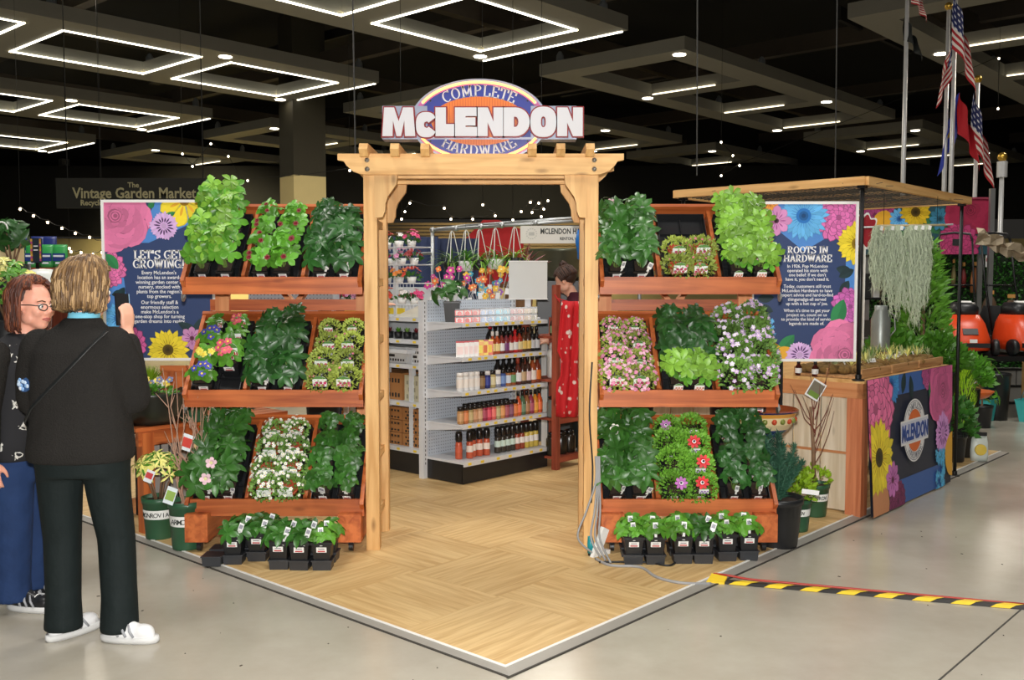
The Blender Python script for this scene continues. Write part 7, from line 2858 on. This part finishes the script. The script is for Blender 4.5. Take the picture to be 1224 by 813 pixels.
def string_lights(name_, pts, Y_, lab, r=.026):
    t = thing('string_lights', lab, 'lights', at(*pts[0], Y_), 0)
    o_ = Vector(t.location)
    P = [at(px, py, Y_) - o_ for px, py in pts]
    w = MB()
    for a, b in zip(P, P[1:]):
        m_ = (a + b) / 2 - Vector((0, 0, .04))
        w.tube([a + Vector((0, 0, .05)), m_ + Vector((0, 0, .05)), b + Vector((0, 0, .05))], .006, 4)
    w.build('wire', BLACKM, t)
    for q in (P[0], P[-1]):
        MB().tube([q + Vector((0, 0, .05)), Vector((q.x, q.y, 8.6 - o_.z))], .004, 4).build('drop_wire', BLACKM, t)
    me = MB().ball((0, 0, 0), (r, r, r * 1.2), 8, 6).mesh('bulb', BULB, True)
    for q in P:
        link('bulb', me, t, q)


string_lights('a', [(24, 250), (40, 258), (57, 266), (74, 273), (90, 279), (107, 284), (123, 291)], 20, 'string of warm bulbs sagging below the market sign', .024)
string_lights('b', [(83, 297), (85, 301), (97, 302), (100, 306), (109, 306), (111, 304), (122, 302)], 18, 'cluster of warm bulbs against the cream wall left of the flower board', .022)
string_lights('c', [(480, 262), (484, 253), (490, 243), (531, 249), (539, 262), (565, 262), (592, 258), (577, 245)], 16, 'string of warm bulbs high inside the left half of the arch', .017)
string_lights('d', [(613, 263), (623, 253), (634, 242), (644, 243), (636, 254), (650, 250), (655, 240), (647, 259)], 16, 'string of warm bulbs high inside the right half of the arch', .017)
string_lights('e', [(218, 184), (230, 199), (252, 172), (273, 187), (289, 218), (296, 216), (418, 204)], 24, 'string of small bulbs under the ceiling left of the arbor', .024)
string_lights('f', [(862, 170), (876, 186), (862, 210), (884, 198), (1194, 70), (1193, 130)], 24, 'string of small bulbs under the ceiling at the right', .024)
lamp('soffit_spot', 'SPOT', (-8.2, 46.5, 3.6), 120, (1.0, .85, .6), .1, aim=(-8.2, 49, 6.5), spot_size=R(50), spot_blend=.9)
lamp('soffit_spot', 'SPOT', (-2.7, 46.5, 3.6), 120, (1.0, .85, .6), .1, aim=(-2.7, 49, 6.5), spot_size=R(50), spot_blend=.9)
lamp('wall_fill', 'SPOT', (-15, 42, 5.2), 4200, (1.0, .86, .50), .3, aim=(-15, 50, 1.6), spot_size=R(95), spot_blend=.7)  # unseen spot added to brighten the left part of the cream wall
lamp('wall_fill', 'SPOT', (0, 42, 5.2), 1500, (1.0, .86, .55), .3, aim=(0, 50, 2.6), spot_size=R(95), spot_blend=.7)  # weaker added spot, lifts the cream wall behind the arch


# ---------------------------------------------------------------- right: green wall, mural, mowers, flags
Y_ = 13.2
x0, x1 = at(1036, 0, Y_).x, at(1300, 0, Y_).x
zt_ = at(0, 300, Y_).z
hw = thing('green_wall', 'dark artificial hedge wall behind the orange mowers', 'hedge', (x0, Y_, 0), 0)
MB().box(((x1 - x0) / 2, .08, zt_ / 2), (x1 - x0, .12, zt_)).build('backing', plain('hedge_backing', S(20, 34, 16), .9), hw)
f = MB()
rg = random.Random(55)
for k in range(7000):
    p_ = Vector((rg.uniform(0, x1 - x0), rg.uniform(-.02, .02), rg.uniform(.05, zt_)))
    d = Vector((rg.uniform(-1, 1), -rg.uniform(.2, 1), rg.uniform(-.4, 1))).normalized()
    s = d.cross(Vector((rg.uniform(-1, 1), rg.uniform(-1, 1), rg.uniform(-1, 1)))).normalized() * .016
    L = rg.uniform(.04, .08)
    f.add([p_, p_ + d * L * .5 + s, p_ + d * L, p_ + d * L * .5 - s], [(0, 1, 2, 3)])
tag(f.build('foliage', leafmat('hedge_leaf', S(46, 96, 36)), hw), kind='stuff')
# mural board above
Y_ = 12.9
q0, q1 = at(1030, 304, Y_), at(1185, 236, Y_)
t = thing('flower_mural', 'wide mural board of giant printed flowers above the green wall', 'sign', (q0.x, Y_, q0.z), 0)
w, h = q1.x - q0.x, q1.z - q0.z
MB().box((w / 2, 0.03, h / 2), (w, .04, h)).build('panel', plain('mural_teal', S(44, 84, 96), .5, var=.1), t)
MB().box((w / 2, .0, h - .01), (w, .05, .02)).build('frame', plain('mural_edge', S(150, 60, 80), .5), t)
for x in (.1, w - .1):
    MB().box((x, .06, -q0.z / 2), (.06, .04, q0.z)).build('leg', STEEL, t)
k = Y_ / F_PX
A_ = Art(w, h, lambda x, y, d_: Vector((x, .008 - d_ * 3, y)))


def U(X, Yp):
    return ((X - 1030) * k, (304 - Yp) * k)


for X, Yp, a in ((1080, 260, .6), (1100, 285, 1.2), (1115, 255, -.6), (1060, 290, .3), (1122, 280, 2.2)):
    A_.leaf(*U(X, Yp), a, .36, .1, S(60, 120, 76))
A_.dahlia(*U(1045, 258), 26 * k, S(176, 70, 130), 71)
A_.disc(*U(1056, 264), 12 * k, GOLD, 14, .06)
A_.daisy(*U(1074, 262), 13 * k, 12, SKY, S(60, 120, 190), S(50, 110, 180), 1, 72)
A_.daisy(*U(1093, 254), 19 * k, 16, S(222, 186, 40), S(170, 130, 20), S(90, 70, 20), 2, 73, .3)
A_.daisy(*U(1122, 262), 14 * k, 10, S(60, 130, 160), S(40, 90, 120), S(40, 90, 110), 1, 74)
A_.rose(*U(1158, 252), 32 * k, S(168, 44, 78), 75)
A_.dahlia(*U(1144, 292), 26 * k, S(190, 66, 118), 76)
A_.mb.build('printed_flowers', PRINT, t)
pst = at(1184, 300, 12.6)
o = MB().box((pst.x, 12.6, pst.z / 2 + .4), (.06, .05, pst.z + .8)).build('slotted_post', STEEL)
tag(o, 'pale slotted metal post at the right end of the mural', 'post')
rc = at(1034, 276, 7.6)
t = thing('flower_cutout', 'red flower cut-out with white rim beside the right board, behind the pipe post', 'sign', (rc.x, 7.6, 0), 0)
rim = [(1 + .12 * math.cos(9 * a)) for a in [j * .0982 for j in range(64)]]
MB().prism([Vector((.105 * r_ * math.cos(j * .0982), 0, rc.z + .13 * r_ * math.sin(j * .0982))) for j, r_ in enumerate(rim)], (0, .012, 0)).build('rim', WHITEP, t)
MB().prism([Vector((.092 * r_ * math.cos(j * .0982), -.003, rc.z + .115 * r_ * math.sin(j * .0982))) for j, r_ in enumerate(rim)], (0, .006, 0)).build('face', plain('cutout_red', S(160, 26, 40), .5), t)
MB().box((0, .01, rc.z / 2), (.02, .015, rc.z)).build('stick', WHITEP, t)
drk = thing('stock_rack', 'dark stock rack of small black and white packets behind the pipe post', 'rack', (at(1046, 0, 9.2).x, 9.2, 0), 0)
for z in (.2, .6, 1.0, 1.4, 1.8):
    MB().box((0, 0, z), (.36, .3, .02)).build('shelf', BLACKM, drk)
for x in (-.17, .17):
    MB().box((x, .12, .95), (.03, .03, 1.9)).build('upright', BLACKM, drk)
pk = MB()
for z in (.2, .6, 1.0, 1.4):
    for j in range(4):
        pk.box((-.12 + j * .08, -.06, z + .12), (.06, .05, rg.uniform(.14, .24)), None, 0, rg.choice([S(30, 30, 30), S(60, 56, 50), S(206, 204, 200), S(150, 30, 40)]))
tag(pk.build('packets', PRINT, drk), kind='stuff')
# conifer and bushes beyond the counter
q = at(1102, 440, 9.2)
t = thing('cypress_tree', 'bright green cypress tree behind the hanging moss', 'tree', (q.x, 9.2, 0), 0)
MB().lathe([(.14, 0), (.18, .3), (.17, .3), (0, .27)], 16).build('pot', BLACKP, t, True)
top = at(1092, 292, 9.2).z
MB().tube([(0, 0, .25), (0, 0, top - .1)], [.03, .008], 6).build('trunk', TWIG, t)
f = MB()
for k_ in range(1500):
    u = rg.random() ** .8
    r_ = .30 * (1 - u) ** .7 + .03
    a = rg.uniform(0, 6.28)
    p_ = Vector((r_ * math.cos(a) * rg.uniform(.5, 1), r_ * math.sin(a) * rg.uniform(.5, 1), .4 + u * (top - .4)))
    leaflet(f, p_, (math.cos(a), math.sin(a), rg.uniform(.2, 1.3)), (rg.uniform(-1, 1), rg.uniform(-1, 1), .2), rg.uniform(.07, .15), .035, .2, .1, 2, 0, .55)
tag(f.build('foliage', leafmat('cypress_leaf', S(96, 150, 52)), t, True), kind='stuff')
GCANM = plain('aged_zinc2', S(150, 156, 152), .4, .5, var=.15)
q = at(1052, 418, 7.9)
t = thing('zinc_can', 'tall grey zinc can behind the pallets near the pipe post', 'can', (q.x, 7.9, 0), 0)
MB().lathe([(.07, .0), (.075, q.z + .05), (.075, q.z + .25), (.05, q.z + .32), (.05, q.z + .36), (.04, q.z + .36), (0, q.z + .3)], 18).build('body', GCANM, t, True)
MB().tube([(.07, 0, q.z + .1), (.12, 0, q.z + .16), (.11, 0, q.z + .28), (.06, 0, q.z + .32)], .006, 6).build('handle', GCANM, t, True)
for i, (px, py, Y_, rad, mt, leafL, lab) in enumerate(((1068, 418, 8.2, .22, G_MID, .08, 'ferny green bush behind the air plant pallets'), (1120, 425, 8.6, .26, G_BRIGHT, .065, 'bright bushy plant at the far end of the counter'), (1150, 445, 8.9, .24, G_MID, .07, 'green bush behind the banner\'s far corner'))):
    q = at(px, py, Y_)
    t = thing('leafy_bush', lab, 'plant', (q.x, Y_, 0), 0)
    MB().lathe([(.12, 0), (.16, max(.2, q.z - .15)), (.15, max(.2, q.z - .15)), (0, max(.2, q.z - .2))], 14).build('pot', BLACKP, t, True)
    mound(t, mt, 900, rad, rad * 1.1, leafL, 200 + i, q.z - .12)

# orange mowers on a raised bench
MOR = plain('mower_orange', S(226, 74, 30), .35, var=.06)
TY = 11.2
tz = at(0, 424, TY).z
tbx0, tbx1 = at(1120, 0, TY).x, at(1300, 0, TY).x
mb_ = thing('mower_bench', 'dark bench with pale legs carrying the orange mowers', 'bench', (tbx0, TY, 0), 0)
MB().box(((tbx1 - tbx0) / 2, .35, tz - .03), (tbx1 - tbx0, 1.2, .06)).build('bench_top', BLACKM, mb_)
for x in (.55, 1.1, 1.65):
    for y in (-.1, .85):
        MB().box((x, y, tz / 2 - .03), (.09, .06, tz - .06)).build('leg', PINE[2], mb_)
for k_ in range(3):
    MB().box(((tbx1 - tbx0) / 2, .3, .12 + k_ * .2), (tbx1 - tbx0, .02, .03)).build('rail', BLACKM, mb_)


def mower(px, rot, lab):
    q = at(px, 424, TY)
    t = thing('lawn_mower', lab, 'mower', (q.x, TY + .1, tz), rot, 'orange mowers on the bench')
    d = MB()
    d.loft([(0, 0, .06, .25, .33), (0, 0, .18, .25, .33), (0, .05, .36, .21, .26), (0, .09, .46, .16, .19)], 24, p=3.2)
    d.build('deck', MOR, t, True)
    MB().loft([(0, .09, .44, .15, .18), (0, .09, .54, .155, .18), (0, .10, .60, .12, .14)], 20, p=3).build('motor_cover', BLACKP, t, True)
    MB().box((0, .02, .605), (.14, .09, .012), (.2, 0, 0)).build('badge', WHITEP, t)
    MB().box((0, -.325, .12), (.40, .02, .05)).build('bumper', BLACKP, t)
    MB().box((0, -.27, .27), (.16, .02, .08), (-.6, 0, 0)).build('grille', BLACKP, t)
    MB().box((.02, -.337, .17), (.08, .006, .04)).build('sticker', WHITEP, t)
    for x in (-1, 1):
        for y, r_ in ((-.25, .095), (.30, .12)):
            w_ = MB()
            w_.M = Matrix.Translation((x * .27, y, r_)) @ Matrix.Rotation(math.pi / 2, 4, 'Y')
            w_.lathe([(r_ * .5, -.03), (r_ * .92, -.03), (r_, -.018), (r_, .018), (r_ * .92, .03), (r_ * .5, .03)], 20)
            wo_ = w_.build('wheel', BLACKP, t, True)
            h_ = MB()
            h_.M = Matrix.Translation((x * .27, y, r_)) @ Matrix.Rotation(math.pi / 2, 4, 'Y')
            h_.lathe([(r_ * .5, -.026), (r_ * .5, .026)], 14).build('hub', plain('wheel_grey', S(90, 90, 90), .5), wo_)
    for x in (-1, 1):
        MB().tube([(x * .19, .28, .25), (x * .19, .45, .85), (x * .19, .56, 1.34)], .012, 8).build('handle_bar', BLACKM, t, True)
    MB().tube([(-.19, .56, 1.34), (-.17, .6, 1.42), (0, .62, 1.44), (.17, .6, 1.42), (.19, .56, 1.34)], .015, 8).build('handle_grip', BLACKP, t, True)
    MB().tube([(-.19, .47, .80), (.19, .47, .80)], .010, 8).build('cross_bar', BLACKM, t, True)
    MB().box((.02, .56, 1.32), (.10, .05, .08)).build('switch_box', BLACKP, t)
    b = MB()
    b.loft([(0, .5, .2, .16, .14), (0, .52, .4, .18, .16), (0, .5, .55, .14, .12)], 16, p=3)
    b.build('grass_bag', plain('bag_black', S(22, 22, 22), .9), t, True)
    return t


mower(1157, R(-12), 'orange lawn mower with black motor cover, nearer the counter')
mower(1226, R(6), 'orange lawn mower at the right edge, with tall black handle')
# tools and pouches hung on the green wall
TANB = plain('tan_leather', S(150, 92, 52), .6, var=.15)
for px, py, wd, hh, c, lab in ((1168, 335, .10, .34, TANB, 'tan leather tool sheath hung on the green wall'), (1155, 332, .06, .26, plain('dark_red_tool', S(110, 30, 30), .5), 'dark red hand tool hung left of the tan sheath'), (1143, 330, .05, .30, plain('olive_tool', S(110, 100, 60), .6), 'olive-handled tool hung by the mower handle'),
                               (1186, 372, .22, .40, plain('brown_pouch', S(92, 70, 50), .7), 'brown fabric pouch hung behind the nearer mower'), (1212, 372, .2, .30, plain('brown_pouch', S(92, 70, 50), .7), 'brown fabric pouch hung behind the right mower')):
    q = at(px, py, 13.0)
    t = thing('hanging_tool', lab, 'tool', (q.x, 13.08, q.z), 0)
    MB().loft([(0, 0, -hh / 2, wd * .5, .03), (0, 0, 0, wd * .55, .04), (0, 0, hh * .3, wd * .4, .03), (0, 0, hh * .5, wd * .2, .015)], 12).build('body', c, t, True)
    MB().box((0, 0, hh * .5 + .05), (wd * .5, .015, .05)).build('card', plain('tool_card', S(206, 150, 80), .6), t)
for px, py in ((1188, 312), (1160, 378)):
    q = at(px, py, 13.0)
    t = thing('white_tag', 'white hang tag on the green wall, %s' % ('beside the slotted post' if px > 1170 else 'below the tan sheath'), 'tag', (q.x, 13.17, q.z), 0)
    MB().box((0, 0, 0), (.06, .006, .16)).build('card', WHITEP, t)
    MB().box((0, -.004, .02), (.04, .003, .05)).build('print', plain('tag_red', S(180, 50, 50), .5), t)
pf = thing('foil_wrap', 'crumpled clear packing foil draped over the mower handles', 'foil', at(1195, 290, 11.6), 0)
rg = random.Random(77)
v_, N = [], 9
for i in range(N + 1):
    for j in range(4):
        v_.append((-.28 + i * .075, rg.uniform(-.05, .05), .08 - i * .03 + (j - 1.5) * .06 + rg.uniform(-.03, .03)))
o = MB().add(v_, [(i * 4 + j, i * 4 + j + 1, i * 4 + j + 5, i * 4 + j + 4) for i in range(N) for j in range(3)]).build('sheet', plain('packing_foil', S(150, 136, 112), .5, .3, var=.3), pf)
o.modifiers.new('thick', 'SOLIDIFY').thickness = .004

# ground level at the right edge
wy = 12.75
kb = thing('block_kerb', 'low grey block kerb under the mower bench at the right', 'kerb', (at(1240, 0, wy).x, wy, 0))
blk = MB().box((0, 0, .105), (.385, .3, .205)).mesh('block', plain('grey_block', S(112, 110, 104), .8, var=.15))
for r_ in range(2):
    for k_ in range(6):
        link('block', blk, kb, (-1.0 + k_ * .4 + .2 * r_, 0, r_ * .213))
TEAL = plain('teal_crate', S(60, 176, 176), .4, var=.06)
for px, py, Y_, lab in ((1221, 500, 11.0, 'turquoise basket with handle at the right edge of the floor'), (1160, 498, 10.6, 'turquoise basket partly hidden behind the leafy shrub')):
    q = gz(px, py)
    t = thing('plastic_basket', lab, 'basket', (q.x, q.y - .28, 0), 0, 'turquoise baskets')
    MB().lathe([(.15, 0), (.20, .24), (.21, .25), (.20, .25), (.18, .2), (0, .03)], 4, sx=1.15, sy=.9).build('body', TEAL, t)
    m_ = MB()
    for k_ in range(3):
        m_.box((-.0, -.135 - .012 * k_, .06 + k_ * .06), (.2, .01, .02))
    MB().tube([(-.16, 0, .25), (-.1, 0, .42), (0, 0, .46), (.1, 0, .42), (.16, 0, .25)], .008, 6).build('handle', STEEL, t, True)
q = gz(1184, 497)
t = thing('black_bin', 'tall black bin beside the turquoise basket at the right', 'bin', (q.x - .10, q.y - .30, 0), 0)
MB().lathe([(.13, 0), (.155, .5), (.165, .51), (.155, .53), (0, .55)], 20).build('body', BLACKP, t, True)
q = at(1160, 474, 9.6)
t = thing('orange_dish', 'shallow rust-orange dish on a stand behind the banner corner', 'dish', (q.x, 9.6, 0), 0)
MB().lathe([(.05, q.z - .04), (.16, q.z), (.22, q.z + .06), (.20, q.z + .06), (.0, q.z)], 24).build('dish', plain('rust_glaze', S(206, 100, 44), .35), t, True)
MB().lathe([(.09, 0), (.03, .05), (.03, q.z - .04)], 12).build('stem', BLACKM, t)
LANCE = leaf_meshes('lance', G_BRIGHT, 6, .13, .035, .3, 5.9, .5)
for i, (px, py, hh, kind, lab) in enumerate(((1180, 513, .55, 'lance', 'leafy shrub with long yellow-green leaves by the orange dish'), (1147, 556, .42, 'bush', 'dark bushy plant in black pot just past the banner'), (1158, 550, .50, 'feather', 'feathery lime-green plant in black pot past the banner'), (1140, 520, .75, 'bush', 'tall mid-green plant rising behind the banner\'s end'))):
    g = gz(px, py, 0)
    t = thing('potted_shrub', lab, 'plant', (g.x, g.y + .13, TT if i != 0 else 0), 0)
    nursery_pot(t, .11, .24, BLACKP)
    if kind == 'lance':
        for k_ in range(16):
            a, z = rg.uniform(0, 6.28), rg.uniform(.3, .75)
            n_ = Vector((math.cos(a), math.sin(a) - .4, .8))
            link('leaf', LANCE[k_ % 3], t, (.14 * math.cos(a), .14 * math.sin(a), z), orient(n_, rg.uniform(0, 6)))
        MB().tube([(0, 0, .2), (0, 0, .72)], .01, 6).build('stem', TWIG, t)
    elif kind == 'feather':
        f = MB()
        for k_ in range(420):
            a, u = rg.uniform(0, 6.28), rg.random()
            r_ = .13 * math.sin(math.pi * (.15 + .8 * u))
            leaflet(f, (r_ * math.cos(a) * .6, r_ * math.sin(a) * .6, .24 + u * hh), (math.cos(a) * .6, math.sin(a) * .6, 1), (math.cos(a), math.sin(a), 0), .09, .008, .1, .1, 2)
        tag(f.build('foliage', G_LIME, t), kind='stuff')
    else:
        mound(t, G_MID if i == 3 else G_DARK, 380, .17, hh - .1, .07, 300 + i, .22)
g = gz(1172, 553, 0)
t = thing('seed_bag', 'white bag with round yellow fruit print standing at the banner end', 'bag', (g.x, g.y + .03, TT), R(-10))
MB().loft([(0, 0, 0, .07, .04), (0, 0, .05, .075, .045), (0, 0, .16, .07, .035), (0, 0, .24, .055, .008)], 14).build('bag', plain('white_bag', S(214, 222, 214), .4), t, True)
MB().lathe([(.05, 0), (.045, .012), (0, .018)], 20).build('fruit_print', plain('print_yellow', S(230, 200, 80), .5), t, loc=(0, -.042, .10), rot=(math.pi / 2, 0, 0))
MB().box((0, -.02, .235), (.10, .03, .03)).build('top_seal', BLACKP, t)

# flag poles and limp flags, far behind the canopy
PY_ = 16.0
POLEM = plain('pole_white', S(206, 206, 204), .35, .3)
BRASS = plain('brass', S(206, 166, 70), .3, .8)


def flagpole(px, ytop, Y_, lab, ball=True):
    a = at(px, ytop, Y_)
    t = thing('flagpole', lab, 'flagpole', (a.x, Y_, 0), 0, None)
    MB().tube([(0, 0, 0), (0, 0, a.z)], [.045, .03], 10).build('pole', POLEM, t, True)
    MB().lathe([(.056, 0), (.056, .1), (.05, .12)], 14).build('base', POLEM, t)
    if ball:
        MB().ball((0, 0, a.z + .06), .065, 12, 8).build('finial', BRASS, t, True)
    return t


flagpole(1085, -20, 15.6, 'tall white flagpole left of the flags, topped above the frame', False)
flagpole(1134, 12, 16.0, 'white flagpole with brass ball between the striped flags')
flagpole(1143, -20, 15.8, 'tall flagpole carrying the red flag', False)
flagpole(1169, 99, 16.6, 'shorter flagpole with brass ball carrying the right striped flag')
f4 = flagpole(1198, 193, 13.8, 'short pale pole with brass ball at right of the flags')
MB().lathe([(.07, 0), (.07, .22)], 12, (0, 0, at(1198, 212, 13.8).z)).build('collar', POLEM, f4)


def limp_flag(px0, px1, py0, py1, Y_, kind, lab, flip=1):
    a, b = at(px0, py0, Y_), at(px1, py1, Y_)
    W, H_ = b.x - a.x, a.z - b.z
    t = thing('flag', lab, 'flag', (a.x, Y_ - .12, b.z), 0, None)
    mb = MB()
    NS, NT = 18, 26
    P = {}
    for i in range(NS + 1):
        s = i / NS
        for j in range(NT + 1):
            u = j / NT
            x = W * (s ** .8) * (.55 + .45 * u ** .7)
            if flip < 0:
                x = W - x
            z = H_ - u * H_ * .52 - s * H_ * .48
            P[i, j] = (x, .07 * math.sin(s * 11 + u * 2) + .03 * math.sin(u * 5), z)
    rg_ = random.Random(px0)
    for i in range(NS):
        for j in range(NT):
            s, u = (i + .5) / NS, (j + .5) / NT
            if kind == 'us':
                c = S(176, 28, 40) if int(u * 13) % 2 == 0 else S(226, 220, 212)
                if s < .45 and u < .54:
                    c = S(226, 226, 230) if (i % 2 == 0 and j % 3 == 1) else S(34, 44, 96)
            elif kind == 'blue':
                c = S(34, 54, 160) if not (.3 < s < .7 and .4 < u < .6) else S(206, 170, 70)
            elif kind == 'red':
                c = S(176, 20, 34)
            else:
                c = S(20, 24, 22) if not (.35 < s < .6 and .4 < u < .6) else S(70, 72, 70)
            mb.add([P[i, j], P[i + 1, j], P[i + 1, j + 1], P[i, j + 1]], [(0, 1, 2, 3)], 0, c)
    o_ = mb.build('cloth', printed('flag_cloth', .8), t, True)
    return t


limp_flag(1117, 1137, 38, 132, 16.0, 'us', 'striped flag hanging at the left of the brass-balled pole', -1)
limp_flag(1137, 1162, -8, 122, 15.8, 'us', 'large striped flag with starry corner above the red flag')
limp_flag(1119, 1140, 112, 212, 16.1, 'blue', 'blue flag with gold emblem under the left striped flag', -1)
limp_flag(1143, 1166, 112, 206, 15.93, 'red', 'plain red flag below the large striped flag')
limp_flag(1160, 1184, 112, 238, 16.6, 'us', 'striped flag on the shorter pole at the right')
limp_flag(1087, 1103, -20, 30, 15.6, 'us', 'small end of a striped flag at the top edge by the tall left pole')
limp_flag(1078, 1098, 22, 76, 15.7, 'black', 'black flag hanging below the striped one on the tall left pole')
